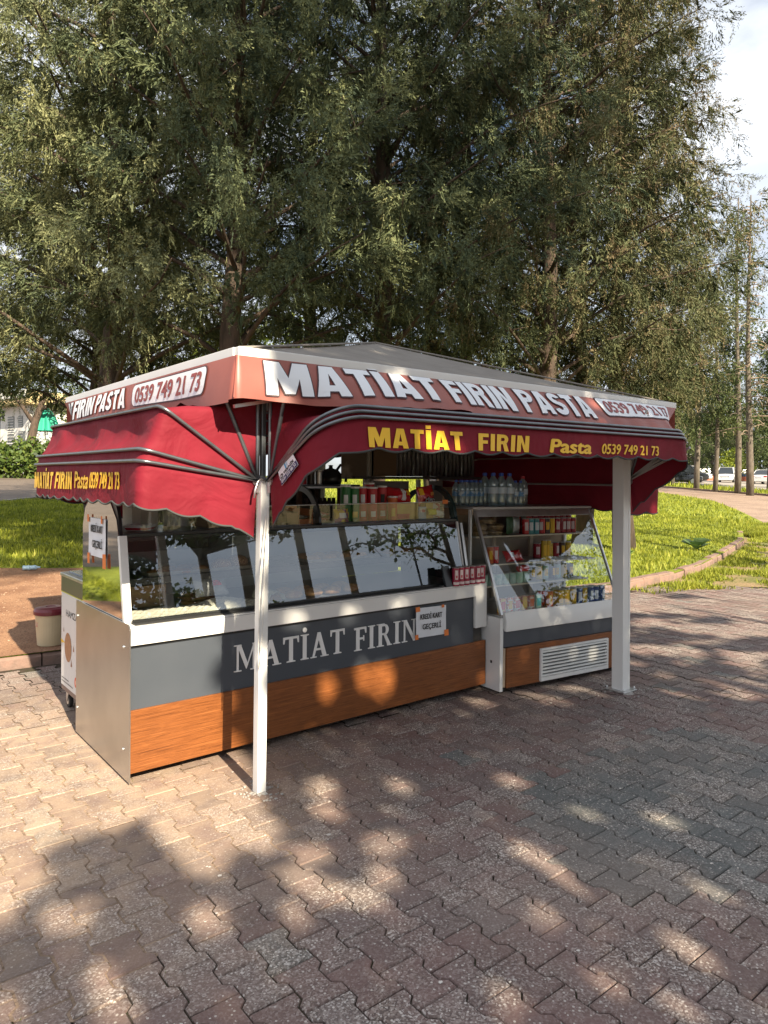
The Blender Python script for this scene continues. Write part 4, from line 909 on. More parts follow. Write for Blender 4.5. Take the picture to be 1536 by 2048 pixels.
# hedge along the path
t = thing('hedge', 'clipped green hedge along the far side of the path on the left', 'hedge', (*bear(40, 41), rise(bear(40, 41)[1])))
Ps = []; Ts = []; Ss = []; hb = MB()
def hpt(s): a_, b_ = bear(768 - 760 + s * 34, 41 + .15 * s); return a_, b_
for i in range(-12, 12):
    a_, b_ = hpt(i); hz = rise(b_); hh = 2.05 + random.uniform(-.15, .15)
    p_, t_, s_ = leaf_cloud(900, (a_, b_, hz + hh * .52), (.95, .95, hh * .53), .14, shell=.75, tmean=.55); t_ = t_ ; Ps.append(p_); Ts.append(t_); Ss.append(s_)
    MB().tube([(a_, b_, hz - .1), (a_ + .1, b_, hz + 1.4)], [.05, .03], 5).build('stem', M_bark2, t)
Ps = np.concatenate(Ps)
leaves(local_pts(Ps, t), np.concatenate(Ts), np.concatenate(Ss), 'foliage', M_hedge, t)

# ------------------------------------------------------------------ shade trees standing behind the photographer
def XZ_of(P):      # where a sun ray through P crosses the plane y = 3.7
    t_ = 3.7 - P[:, 1]; return P[:, 0] + .124 * t_, P[:, 2] - .6745 * t_
def lit_mask(X, Z):
    m_ = in_poly(X, Z, POLY)
    for (cx, cz, ax, az, bx, bz) in ELL:
        la = math.hypot(ax, az); lb_ = math.hypot(bx, bz); qa = 1.02 + .016 / la; qb = 1.02 + .016 / lb_; det = ax * bz - az * bx; dx = X - cx; dz = Z - cz; q = 1.0
        u = (dx * bz - dz * bx) / det / qa; v = (ax * dz - az * dx) / det / qb
        m_ |= (u * u + v * v) < 1
    return m_
def shade_leaves(n, Xr, Zr, yr, cond, size, gaps=0.0, seed=0):
    y = rng.uniform(yr[0], yr[1], n); X = rng.uniform(*Xr, n); Z = rng.uniform(*Zr, n)
    k_ = cond(X, Z); X, Z, y = X[k_], Z[k_], y[k_]
    t_ = 3.7 - y; P = np.stack([X - .124 * t_, y, Z + .6745 * t_], 1)
    return P, rng.uniform(.2, .9, len(P)), rng.uniform(.7, 1.25, len(P)) * size
def nzf(X, Z, s, a=0.): return np.sin(X * s + a) * np.cos(Z * s * 1.3 + a * 2) + .6 * np.sin(X * s * 2.3 + Z * s * 1.7 + a) + .4 * np.cos(Z * s * 3.1 - X * s * 2.6 + 2 * a)
def zoneA(X, Z):
    left = np.where(Z > -.30, 1.84 + .05 * np.sin(Z * 9) + .06 * np.sin(Z * 23), .55 + .0 * Z)
    left = np.where(Z > 1.55, 1.80, left)
    k_ = (X > left) & (Z < 3.9) & ~lit_mask(X, Z)
    k_ &= ~((X > 5.2) & (Z > -1.2) & (nzf(X * .55, Z * 3.2, 3.3, 1.) > .55))      # streaky dapples on the paving at the right
    k_ &= ~((X > 6.2) & (Z > 1.3 + .15 * np.sin(X * 5)))                            # the lawn on the right is sunlit
    k_ &= ~((X > 7.5) & (Z > .55) & (nzf(X, Z * 2, 2.1, 4.) > -.4))
    k_ &= ~((X < .55) & (Z > -.40))
    k_ &= (X < 9.2) & ((Z > -2.05) | ((X < 6.3 - .25 * (-2.05 - Z)) & (Z > -3.6)))
    return k_
zoneC = lambda X, Z: (nzf(X, Z, 2.2, 2.) < .95)                   # shades the left lawn
zoneD = lambda X, Z: (nzf(X, Z, 1.7, 5.) < .45)                   # shades the middle of the cypresses
sh = []
lowl = lambda X, Z: ((X <= .56) & (Z < -.62) & (Z > -3.6))
sh.append(shade_leaves(38000, (.0, 4.4), (-3.0, .1), (-6.2, -5.0), lambda X, Z: zoneA(X, Z) | lowl(X, Z), .050))
sh.append(shade_leaves(17000, (1.7, 3.6), (.1, 1.9), (-6.2, -5.0), zoneA, .052))
sh.append(shade_leaves(78000, (-2.5, 9.2), (-3.7, 3.9), (-6.4, -4.9), lambda X, Z: (zoneA(X, Z) | lowl(X, Z)) & ~((X > -.0) & (X < 4.4) & (Z > -3.0) & (Z < .1)) & ~((X > 1.7) & (X < 3.6) & (Z >= .1) & (Z < 1.9)), .086))
sh.append(shade_leaves(15000, (-4.5, 3.1), (4.9, 8.6), (-11, -8.5), zoneC, .075))
sh.append(shade_leaves(34000, (2.7, 7.9), (4.6, 16.5), (-14, -11), lambda X, Z: (nzf(X, Z, 1.7, 5.) < .62) & ((X > 3.3) | (Z > 8.0) | (Z < 5.0)), .095))
sh.append(shade_leaves(13000, (7.9, 13.0), (7.0, 15.5), (-14, -11), lambda X, Z: (nzf(X, Z, 1.9, 3.) < -.05), .095))
Pl = np.concatenate([q[0] for q in sh]); Tl = np.concatenate([q[1] for q in sh]); Sl = np.concatenate([q[2] for q in sh])
TR = [(-1.9, -6.3, 'broadleaf tree standing behind the photographer on the left', (0, 1, 2, 3)), (3.9, -7.2, 'broadleaf tree standing behind the photographer in the middle', (0, 1, 2)), (6.9, -7.4, 'broadleaf tree standing behind the photographer on the right', (0, 1, 2)), (-2.0, -10.3, 'taller tree behind the photographer shading the left lawn', (3,)), (3.6, -12.8, 'very tall tree behind the photographer shading the cypresses', (4, 5))]
grp = np.concatenate([np.full(len(q[0]), i) for i, q in enumerate(sh)])
dist = np.stack([np.where(np.isin(grp, tr_[3]), np.hypot(Pl[:, 0] - tr_[0], (Pl[:, 1] - tr_[1]) * .6), 1e9) for tr_ in TR], 0); own = dist.argmin(0)
for i, (tx, ty, lab, _) in enumerate(TR):
    t = thing('shade_tree', lab, 'tree', (tx, ty, 0)); k_ = own == i; Q = Pl[k_]
    if len(Q) == 0: continue
    top = Q[:, 2].max(); tb = MB(); tb.tube([(tx, ty, -.1), (tx + .1, ty, top * .4), (tx, ty + .1, top * .75), (tx, ty, top)], [.15, .12, .09, .03], 9)
    idx = rng.choice(len(Q), min(46, len(Q)), replace=False); Xq, Zq = XZ_of(Q)
    lbm = MB(); random.seed(60 + i)
    for j in idx:
        zz = max(4.3, Q[j][2] - .5 * math.hypot(Q[j][0] - tx, Q[j][1] - ty) - .2)
        pth = [Vector((tx, ty, zz)).lerp(Vector(Q[j]), q) for q in (0, .25, .5, .75, 1)]
        a_ = np.array([tuple(p) for p in pth]); xq, zq = XZ_of(a_)
        bad = lit_mask(xq, zq) | ((xq < 1.8) & (zq > -1.3) & (zq < 3.5))
        if i < 3 and bad.any(): continue
        lbm.tube(pth, [.05, .035, .025, .015, .006], 5)
    tb.build('trunk', M_bark2, t, smooth=True); lbm.build('limbs', M_bark2, t, smooth=True)
    leaves(local_pts(Q, t), Tl[k_], Sl[k_], 'crown', M_leaf, t, .6)
# slim trees and a leafy bough that show as reflections in the counter glass
def slim(x, y, H, r, lab, bough):
    t = thing('street_tree', lab, 'tree', (x, y, 0)); tb = MB()
    tb.tube([(x, y, -.1), (x + .08, y, H * .35), (x - .05, y + .05, H * .7), (x, y, H)], [r * 1.2, r, r * .8, r * .4], 9).build('trunk', M_bark2, t, smooth=True)
    Ps = []; Ts = []; Ss = []; lb = MB()
    for (dx, dy, dz, zz, nl) in bough:
        st = Vector((x, y, zz)); tip = st + Vector((dx, dy, dz)); pth = limb(lb, st, tip, .045, .01, .25, 8, .12)
        for p_ in pth[2:]:
            for _ in range(3):
                e_ = p_ + Vector((random.uniform(-.7, .7), random.uniform(-.3, .3), random.uniform(-.5, .35))); limb(lb, p_, e_, .012, .004, .05, 3, .04)
                q_ = rng.uniform(0, 1, (nl, 1)); pp = np.array(p_)[None] * (1 - q_) + np.array(e_)[None] * q_ + rng.normal(0, .08, (nl, 3)); Ps.append(pp)
    P = np.concatenate(Ps); lb.build('limbs', M_bark2, t, smooth=True)
    leaves(local_pts(P, t), rng.uniform(.1, 1, len(P)), rng.uniform(.04, .075, len(P)), 'crown', M_leaf, t, .6, .4)
random.seed(77)
slim(11.6, -14.2, 21, .20, 'slim trunked tree reflected in the left part of the counter glass', [(-2.5, 0, 1.0, 9.0, 12), (-3.0, .5, 1.2, 11.0, 12), (2, .3, 1, 12, 10)])
slim(13.5, -13.5, 20, .15, 'slim trunked tree reflected in the middle of the counter glass', [(-2.2, 0, .8, 8.5, 14), (1.2, 0, .8, 14, 8)])
slim(15.0, -12.9, 22, .13, 'slimmer tree reflected right of the middle of the counter glass', [(-1.8, 0, .8, 15.0, 8)])
slim(11.9, -4.6, 6.5, .07, 'young street tree with an open leafy bough near the paving edge', [(-3.4, 1.2, .35, 2.85, 9), (-2.9, 1.9, .2, 3.0, 8), (2.6, .3, .8, 4.6, 12), (1.8, 1.0, .2, 4.2, 12), (3.2, -.6, 1.0, 4.9, 12), (.6, 1.4, 1.2, 5.4, 12), (2.4, 1.8, .5, 4.3, 14)])
slim(18.5, -6.0, 9.0, .10, 'leafy street tree reflected in the drinks fridge glass', [(-2.5, .3, .6, 5.5, 16), (2.2, .3, .5, 6, 16), (-1.8, .8, .9, 7, 16), (-3.0, -.4, 1.0, 6.6, 16), (-1.5, 1.5, .8, 5.0, 16)])
tag(MB().tube([(14.3, -13, 0), (14.3, -13, 3.4)], .05, 8).build('bollard_pole', M_black), 'short dark pole behind the photographer reflected in the counter glass', 'pole')
tag(MB().tube([(16.7, -11.2, 0), (16.7, -11.2, 7)], .04, 8).build('lamp_pole', M_black), 'tall thin dark pole behind the photographer', 'pole')
t = thing('added_shrub', 'large dense shrub out of view, added to darken the left half of the counter glass', 'added_shrub', (7.0, -8.6, 0))  # unseen foliage added to give the front glass a dark reflection
Ps = []; Ts = []; Ss = []; random.seed(12)
for (dx, dz, r_) in ((-.9, .9, 1.0), (.1, 1.0, 1.1), (1.1, .8, .85), (-.8, 2.2, .95), (.2, 2.5, .95), (.9, 1.9, .6), (-1.5, 1.6, .8), (1.35, 2.7, .35), (-.2, 3.2, .6)):
    p_, t_, s_ = leaf_cloud(650, (7.0 + dx * 1.45, -8.6 + random.uniform(-.3, .3), dz * 1.05), (r_ * 1.25, .8, r_ * .95), .085, shell=.25, tmean=.4); Ps.append(p_); Ts.append(t_); Ss.append(s_)
leaves(local_pts(np.concatenate(Ps), t), np.concatenate(Ts), np.concatenate(Ss), 'foliage', M_leaf, t, .6)
MB().tube([(7.0, -8.6, 0), (6.9, -8.6, 1.6)], [.08, .04], 6).build('stem', M_bark2, t)

# ================================================================== STALL: CANOPY
random.seed(3)
FX0, FX1, FY0, FY1, FZ = 1.555, 5.42, 3.045, 5.95, 2.20
canopy = thing('canopy_tent', 'market stall canopy with taupe roof and faded terracotta printed valance on white posts', 'canopy', (3.4, 4.4, 0))
# roof: four sagging slopes to a peak
PK = (3.49, 4.49, 2.665)
cs = [(FX0, FY0), (FX1, FY0), (FX1, FY1), (FX0, FY1)]
for k_ in range(4):
    a_, b_ = cs[k_], cs[(k_ + 1) % 4]; rows = []
    for i in range(15):
        t_ = i / 14; row = []
        for j in range(25):
            u_ = j / 24; ex = a_[0] + (b_[0] - a_[0]) * u_; ey = a_[1] + (b_[1] - a_[1]) * u_
            x = ex + (PK[0] - ex) * t_; y = ey + (PK[1] - ey) * t_
            sg = .035 * math.sin(PI * t_) * (.35 + .65 * math.sin(PI * u_)) + .004 * math.sin(u_ * 21 + k_) * math.sin(PI * t_)
            row.append((x, y, FZ - .002 + (PK[2] - FZ) * t_ - sg))
        rows.append(row)
    MB().grid(rows).build('roof_panel', M_roof, canopy, smooth=True)
# ridge seams
for c_ in cs:
    MB().tube([(c_[0] + (PK[0] - c_[0]) * q, c_[1] + (PK[1] - c_[1]) * q, FZ + (PK[2] - FZ) * q + .003) for q in (0, .3, .6, 1)], .007, 6).build('ridge_seam', M_roof, canopy, smooth=True)
# perimeter rails (white)
for n_, (x0, x1, y0, y1) in enumerate([(FX0 - .012, FX1 + .012, FY0 - .02, FY0 + .02), (FX0 - .012, FX1 + .012, FY1 - .02, FY1 + .02), (FX0 - .02, FX0 + .02, FY0 + .022, FY1 - .022), (FX1 - .02, FX1 + .02, FY0 + .022, FY1 - .022)]):
    box('frame_rail', M_white, x0, x1, y0, y1, FZ - .042, FZ + .006, canopy, bev=.003)
# scissor trusses under the roof (dark inside)
for (x0, y0, x1, y1) in ((FX0, FY1, FX1, FY1), (FX0, FY0, FX1, FY0)):
    mb = MB()
    for i in range(4):
        xa, xb = x0 + (x1 - x0) * i / 4, x0 + (x1 - x0) * (i + 1) / 4; yy = y0 + (-.05 if y0 > 5 else .05)
        mb.tube([(xa, yy, 1.93), (xb, yy, 2.13)], .012, 4); mb.tube([(xa, yy + .02, 2.13), (xb, yy + .02, 1.93)], .012, 4)
    mb.build('truss', M_alu, canopy)
def smooth(x): x = max(0.0, min(1.0, x)); return x * x * (3 - 2 * x)
def val_front(u, d, off=0.0):
    """front valance: u along x from FX0, d down the cloth, which leans out over the awning bows"""
    w = (FX1 - FX0 + .012); al_ = math.radians(7 + 35 * smooth((u - .05) / .75) + 3 * math.sin(u * 2.1)); q = d / .25
    bulge = .006 * math.sin(u * 6.1) * q + .003 * math.sin(u * 31) * q * q + .012 * math.sin(PI * min(1, q * .9))
    x = FX0 - .006 + u; tuck = max(0, u - (w - .42)) / .42
    out = .020 + d * math.sin(al_) + bulge * math.cos(al_); dn = d * math.cos(al_) - bulge * math.sin(al_)
    return (x - .34 * tuck ** 1.5 * q * .9, FY0 - out + .10 * tuck * q - off * math.cos(al_), FZ - .036 - dn + off * math.sin(al_))
def val_left(u, d, off=0.0):
    """left valance: u along y from the front corner, d downwards"""
    w = FY1 - FY0 + .012
    bulge = .018 * math.sin(u * 2.9 + 2) + .008 * math.sin(u * 7.7)
    sag = .012 * math.sin(u * 2.2 + .5)
    out = .022 + (.018 + bulge) * (d / .25) + .012 * math.sin(PI * min(1, d / .25))
    tuck = max(0, u - (w - .30)) / .30
    return (FX0 - out - off + .12 * tuck * (d / .25), FY0 - .006 + u - .15 * tuck * (d / .25), FZ - .036 - d * (1 - .06 * math.sin(u * 1.1)) - sag * (d / .25))
def make_valance(fn, w, n, L0, scal0):
    rows = []
    for i in range(19):
        row = []
        for j in range(n + 1):
            u = w * j / n; L_ = L0(u) + (0.017 * abs(math.sin(PI * (u + .03) / .215)) if u > scal0 else .010 * math.sin(u * 3.1))
            row.append(fn(u, L_ * i / 18))
        rows.append(row)
    return MB().grid(rows)
vf = make_valance(val_front, FX1 - FX0 + .012, 240, lambda u: .206 + .072 * smooth((u - .05) / .75), 1.35).build('valance', M_val, canopy, smooth=True)
vl = make_valance(val_left, FY1 - FY0 + .012, 180, lambda u: .218 - .045 * math.exp(-((u - .62) / .28) ** 2), .45).build('valance', M_val, canopy, smooth=True)
make_valance(lambda u, d: (FX0 + u, FY1 + .025 + .02 * d, FZ - .036 - d), FX1 - FX0, 120, lambda u: .2, 0).build('valance', M_val, canopy, smooth=True)
make_valance(lambda u, d: (FX1 + .025 + .02 * d, FY0 + u, FZ - .036 - d), FY1 - FY0, 100, lambda u: .2, 0).build('valance', M_val, canopy, smooth=True)
# the cloth turning the corner
rows = []
for i in range(11):
    d_ = .206 * i / 10; A_ = Vector(val_front(0, d_)); B_ = Vector(val_left(0, d_)); C_ = Vector((B_.x, A_.y, (A_.z + B_.z) / 2)); row = []
    for j in range(9): q = j / 8; row.append(tuple(A_.lerp(C_, q).lerp(C_.lerp(B_, q), q)))
    rows.append(row)
MB().grid(rows).build('valance_corner', M_val, canopy, smooth=True)
# corner seam stitching
MB().tube([(FX0 - .022 - .03 * q, FY0 - .022 - .03 * q, FZ - .04 - .2 * q) for q in (0, .3, .6, 1)], .004, 5).build('corner_seam', M_val, canopy)
# printed lettering on the valance
fu = lambda x: x - FX0
def pf(x0, z0, off):
    def fn(u, v, o=0.0):
        uu = fu(x0) + u; C_ = .168 + .036 * smooth((uu - .05) / .75); return val_front(uu, .016 + (1 - (z0 + v - 1.966) / .16) * C_, off + o)
    return fn
for body, x0, w_ in (('MATİAT', 1.672, 1.06), ('FIRIN', 2.80, .55), ('PASTA', 3.43, .73)):
    block_word('lettering_outline', body, pf(x0, 1.966, .0045), .160, w_, vf, M_outline, grow=.0065, shear=-.0)
    block_word('lettering', body, pf(x0, 1.966, .0075), .160, w_, vf, M_wvinyl)
def rr_obj(name, w, h, r, m, fn, parent):
    vs, fs = rrect2d(w, h, r); mb = MB(); mb.add([fn(u, v) for u, v in vs], fs); return mb.build(name, m, parent, fixn=False)
rr_obj('number_box_outline', .99, .152, .04, M_outline, pf(4.292, 1.99, .0045), vf); rr_obj('number_box', .974, .138, .034, M_wvinyl, pf(4.300, 1.997, .0065), vf)
text_obj('lettering', '0539 749 21 73', M_maroon_vinyl, pf(4.345, 2.018, .0085), vf, .094, .885, shear=.18, bold=.06, cuts=.03)
def pl(ystart, z0, off): return lambda u, v, o=0.0: val_left((ystart - u) - FY0, (FZ - .036) - (z0 + v), off + o)
for body, y0, w_ in (('AT', 5.86, .19), ('FIRIN', 5.62, .50), ('PASTA', 5.06, .56)):
    block_word('lettering_outline', body, pl(y0, 2.008, .0045), .140, w_, vl, M_outline, grow=.006)
    block_word('lettering', body, pl(y0, 2.008, .0075), .140, w_, vl, M_wvinyl)
rr_obj('number_box_outline', 1.075, .150, .045, M_outline, pl(4.385, 2.003, .0045), vl); rr_obj('number_box', 1.06, .136, .04, M_wvinyl, pl(4.378, 2.010, .0065), vl)
text_obj('lettering', '0539 749 21 73', M_maroon_vinyl, pl(4.325, 2.028, .0085), vl, .098, .96, shear=.10, bold=.06, cuts=.03)
# posts
def post(x, y, w, z1, lean=(0, 0), cap=None):
    h = w / 2; mb = MB(); g_ = w * .28
    prof = [(-h, -h), (-g_, -h), (-g_, -h + .004), (g_, -h + .004), (g_, -h), (h, -h), (h, -g_), (h - .004, -g_), (h - .004, g_), (h, g_), (h, h), (-h, h)]
    n = len(prof)
    mb.add([(x + p[0], y + p[1], 0.004) for p in prof] + [(x + p[0] + lean[0], y + p[1] + lean[1], z1) for p in prof], [(i, (i + 1) % n, (i + 1) % n + n, i + n) for i in range(n)] + [tuple(range(n)), tuple(range(2 * n - 1, n - 1, -1))])
    return mb.build('post', M_white, canopy, bev=.0015)
MB().add([(1.737 + dx * .05 + (.012 if k_ else 0), 3.180 + dy * .05, 1.575 if k_ else .004) for k_ in (0, 1) for dx, dy in ((0, 0), (1, 0), (1, 1), (0, 1))], [(0, 3, 2, 1), (4, 5, 6, 7), (0, 1, 5, 4), (1, 2, 6, 5), (2, 3, 7, 6), (3, 0, 4, 7)]).build('post', M_white, canopy, bev=.003)
post(4.745, 3.075, .094, 1.90)
post(1.76, 5.25, .05, 1.9); post(4.83, 5.22, .09, 1.9)
box('post_sleeve', M_bow, 1.762, 1.786, 3.195, 3.22, 1.577, 2.16, canopy, bev=.002)
box('post_sleeve', M_white, 4.80, 4.84, 3.06, 3.10, 1.62, 1.90, canopy, bev=.002)
box('post_sleeve', M_alu, 4.72, 4.77, 3.05, 3.10, 1.902, 2.16, canopy, bev=.002); box('post_sleeve', M_alu, 1.74, 1.78, 5.23, 5.27, 1.902, 2.16, canopy); box('post_sleeve', M_alu, 4.81, 4.85, 5.2, 5.24, 1.902, 2.16, canopy)
box('base_plate', M_alu, 4.66, 4.83, 2.99, 3.16, .004, .014, canopy, bev=.002)
mb = MB()
for (bx_, by_) in ((4.675, 3.005), (4.815, 3.005), (4.675, 3.145), (4.815, 3.145)): mb.lathe([(.008, 0), (.008, .012), (.004, .02)], (bx_, by_, .014), 6)
mb.build('anchor_bolts', M_alu, canopy)
# spilled concrete round the post feet
def splash(name, x, y, r, seed, label):
    rd = random.Random(seed); mb = MB(); pts = []; n = 22
    for i in range(n):
        a_ = 2 * PI * i / n; q = r * rd.uniform(.6, 1.15); pts.append((x + q * math.cos(a_), y + q * math.sin(a_)))
    mb.v = [(x, y, .010)] + [(x + (p[0] - x) * .6, y + (p[1] - y) * .6, .0085 + rd.uniform(-.002, .002)) for p in pts] + [(p[0], p[1], -.004) for p in pts]
    mb.f = [(0, 1 + i, 1 + (i + 1) % n) for i in range(n)] + [(1 + i, 1 + n + i, 1 + n + (i + 1) % n, 1 + (i + 1) % n) for i in range(n)]
    for _ in range(40):
        a_ = rd.uniform(0, 2 * PI); q = r * rd.uniform(.8, 2.3); s_ = rd.uniform(.002, .007); cx_, cy_ = x + q * math.cos(a_), y + q * math.sin(a_)
        mb.box(cx_ - s_, cx_ + s_, cy_ - s_, cy_ + s_ * .7, -.001, .003 + s_ * .5)
    return tag(mb.build(name, M_concrete, fixn=True), label, 'concrete', kind='stuff')
splash('concrete_splash', 1.762, 3.205, .06, 1, 'white cement splash round the foot of the thin left post')
splash('concrete_splash', 4.745, 3.075, .12, 2, 'grey cement splash round the foot of the thick right post')

# ------------------------------------------------------------------ folding awnings
def awning(label, A, mapper, hinge_z, R, angs, corner, flap, bow_mat, name='folding_awning', first=0.0, L_end=.12, sag=.035, seed=0, arm_mat=None, scal=.205, loc=(0, 0, 0), ripple=.006, slack=None, short=(), bow_k=1.03, bow_s=-.012):
    """mapper(a, o, z): a along the hinge line 0..A, o outward; returns dict with flap surface function"""
    t = thing(name, label, 'awning', loc)
    Lt = (R - corner) * 2 + PI * corner + (A - 2 * corner) ; NS = 150
    def bowp(s, Rr=R):
        l1 = Rr - corner; l2 = PI * corner / 2; l3 = A - 2 * corner
        if s < l1: return 0.0, s
        s -= l1
        if s < l2: a_ = s / corner; return corner - corner * math.cos(a_), l1 + corner * math.sin(a_)
        s -= l2
        if s < l3: return corner + s, Rr
        s -= l3
        if s < l2: a_ = s / corner; return A - corner + corner * math.sin(a_), l1 + corner * math.cos(a_)
        s -= l2
        return A, max(0, l1 - s)
    Lt = (R - corner) * 2 + PI * corner + (A - 2 * corner)
    ss = [Lt * i / NS for i in range(NS + 1)]
    def pt(th, s, k=1.0, dz=0.0):
        a_, rho = bowp(s); rho *= k
        return a_, rho * math.sin(th), hinge_z + rho * math.cos(th) + dz
    rows = []
    al = list(angs)
    def rip(a_, q): return ripple * (math.sin(a_ * 7.3 + seed) + .6 * math.sin(a_ * 17.1 + q * 4 + seed))
    def cyc(th): return (R * math.sin(th), R * math.cos(th))
    keys = [(p, 0.0) for p in (slack or [cyc(al[0]), cyc(al[1])])]
    rest = [t_ for t_ in al if R * math.sin(t_) > keys[-1][0][0] + .004]
    if slack is None: rest = al[2:]
    prof = list(keys); last = keys[-1][0]
    for th in rest:
        c_ = cyc(th); dist_ = math.hypot(c_[0] - last[0], c_[1] - last[1]); nn = 8 if dist_ > .08 else 2
        for j in range(1, nn + 1):
            q = j / nn; prof.append(((last[0] + (c_[0] - last[0]) * q, last[1] + (c_[1] - last[1]) * q), math.sin(PI * q) * (1 if dist_ > .08 else .15)))
        last = c_
    for (po, pz), w_ in prof:
        row = []
        for s in ss:
            a_, rho = bowp(s); k = rho / R * 1.012
            bl_ = w_ * (-sag * .6 + rip(a_, w_) + .012 * math.sin(s * 3.1 + po * 9 + seed)); nrm_ = math.hypot(po, pz) + 1e-6
            row.append(mapper(a_, (po + po / nrm_ * bl_) * k, hinge_z + (pz + pz / nrm_ * bl_) * k))
        rows.append(row)
    thL = al[-1]
    def flap_pt(a_, rho, s, d, off=0.0):
        o = rho * math.sin(thL) * 1.012; z = hinge_z + rho * math.cos(thL) * 1.012
        fx = .22 * math.cos(thL)
        o2 = o + d * fx + off + .010 * math.sin(a_ * 8.1 + seed) * (d / .2); z2 = z - d * .975
        return a_, o2, z2
    def flapL(s):
        e = min(s, Lt - s); base = flap + .10 * math.exp(-e / .18)
        sc = .020 * abs(math.sin(PI * (s + .05) / scal)) if e > .1 else 0
        return base + sc - .008
    for j in range(7):
        q = j / 6; row = []
        for s in ss:
            a_, rho = bowp(s); row.append(mapper(*flap_pt(a_, rho, s, flapL(s) * q)))
        rows.append(row)
    fab = MB().grid(rows).build('canvas', M_aw, t, smooth=True)
    MB().tube(rows[-1][0:], .0055, 5).build('edge_binding', M_trim, t, smooth=True)
    for th in al:
        if th in short:
            for sd in (0, 1):
                pts = [mapper(*pt(th, (Lt - s_) if sd else s_, 1.035)) for s_ in [R * .84 * i / 8 for i in range(9)]]
                MB().tube(pts, .0115, 6).build('arm', bow_mat, t, smooth=True)
            continue
        pts = [mapper(*(lambda p_: (p_[0] + bow_s, p_[1], p_[2]))(pt(th, s, bow_k))) for s in ss]
        MB().tube(pts, .0090, 6).build('bow', bow_mat, t, smooth=True)
    for hs in (0.0, A):      # hinge plates and screws
        mb = MB(); c_ = mapper(hs, 0.0, hinge_z); mb.lathe([(.030, -.008), (.030, .008)], c_, 12, axis='x' if abs(mapper(1, 0, 0)[0] - mapper(0, 0, 0)[0]) > .5 else 'y')
        e_ = mapper(hs, .0, hinge_z - .06); mb.tube([c_, e_], .014, 6)
        mb.build('hinge', M_alu, t, smooth=False)
    return t, fab, dict(R=R, thL=thL, flap_pt=flap_pt, mapper=mapper)
front, f_fab, fi = awning('front maroon folding awning with yellow shop lettering and scalloped edge', 3.04, lambda a, o, z: (1.79 + a, 3.165 - .10 * (a / 3.04) - o, z), 1.575, .60, (0, .33, .965, 1.015, 1.065), .21, .145, M_bow, loc=(3.3, 3.1, 1.57), seed=1.0, short=(0, .33), slack=[(0, .60), (0, .50), (.02, .43), (.05, .372), (.12, .330), (.25, .325), (.38, .335), (.485, .340)])
left, l_fab, li = awning('left side maroon folding awning in full sun with yellow lettering', 1.98, lambda a, o, z: (1.745 - o, 3.21 + a, z), 1.575, .595, (0, .42, .97, 1.33, 1.42), .05, .205, M_bow, loc=(1.74, 4.2, 1.57), seed=2.3, sag=.05, scal=.17, ripple=.012, short=(0, .42), slack=[(0, .595), (0, .5), (.03, .43), (.08, .378), (.2, .360), (.35, .355), (.484, .335)])
right, r_fab, ri = awning('right side maroon folding awning hanging low behind the thick post', 2.02, lambda a, o, z: (4.82 + o, 3.13 + a, z), 1.575, .56, (0, .6, 1.18, 1.64), .05, .22, M_bow_lit, loc=(4.85, 4.1, 1.57), seed=4.1, bow_k=.975, bow_s=0)
back, b_fab, bi = awning('rear maroon folding awning partly raised behind the stall', 3.02, lambda a, o, z: (1.79 + a, 5.27 + o, z), 1.72, .42, (0, .5, .95, 1.15), .1, .10, M_bow, loc=(3.3, 5.3, 1.57), seed=5.2, bow_k=.97, bow_s=0)
for th_ in (.30, .965, 1.04, 1.12):
    pts = [fi['mapper'](3.04 - .030, q * .58 * math.sin(th_), 1.575 + q * .58 * math.cos(th_)) for q in (.06, .35, .7, .95)]
    MB().tube(pts, .0105, 4).build('arm', M_bow_lit, front)  # right-end arms in the paler metal, ground light painted in
def on_flap(info, a0, sgn, z0, off):
    thL, R_ = info['thL'], info['R']; zt = 1.575 + R_ * math.cos(thL) * 1.012
    def fn(u, v, o=0.0):
        a_ = a0 + sgn * u; d = (zt - (z0 + v)) / .975
        return info['mapper'](*info['flap_pt'](a_, R_, 0, d, off + o))
    return fn
# front flap text: x 1.992..3.65 then the number
def aw_text(body, x0, z0, cap, w_, sh=0., bd=.06): text_obj('lettering', body, M_yellow, on_flap(fi, x0 - 1.79, 1, z0, .005), f_fab, cap, w_, shear=sh, bold=bd, cuts=.06)
block_word('lettering', 'MATİAT', on_flap(fi, 1.992 - 1.79, 1, 1.735, .005), .094, .59, f_fab, M_yellow, gap=.10)
block_word('lettering', 'FIRIN', on_flap(fi, 2.685 - 1.79, 1, 1.738, .005), .090, .395, f_fab, M_yellow, shear=.14, gap=.12)
aw_text('Pasta', 3.245, 1.740, .080, .385, .20, .09)
aw_text('0539 749 21 73', 3.735, 1.745, .062, .60, .22, .05)
def lf_text(body, y0, z0, cap, w_, sh=0.): text_obj('lettering', body, M_yellow, on_flap(li, y0 - 3.21, -1, z0, .005), l_fab, cap, w_, shear=sh, bold=.05, cuts=.06)
block_word('lettering', 'MATİAT', on_flap(li, 5.17 - 3.21, -1, 1.512, .006), .105, .50, l_fab, M_yellow, gap=.10, shear=.05)
block_word('lettering', 'FIRIN', on_flap(li, 4.62 - 3.21, -1, 1.518, .006), .10, .32, l_fab, M_yellow, shear=.12, gap=.12)
lf_text('Pasta', 4.25, 1.525, .095, .30, .2); lf_text('0539 749 21 73', 3.93, 1.53, .085, .45, .05)
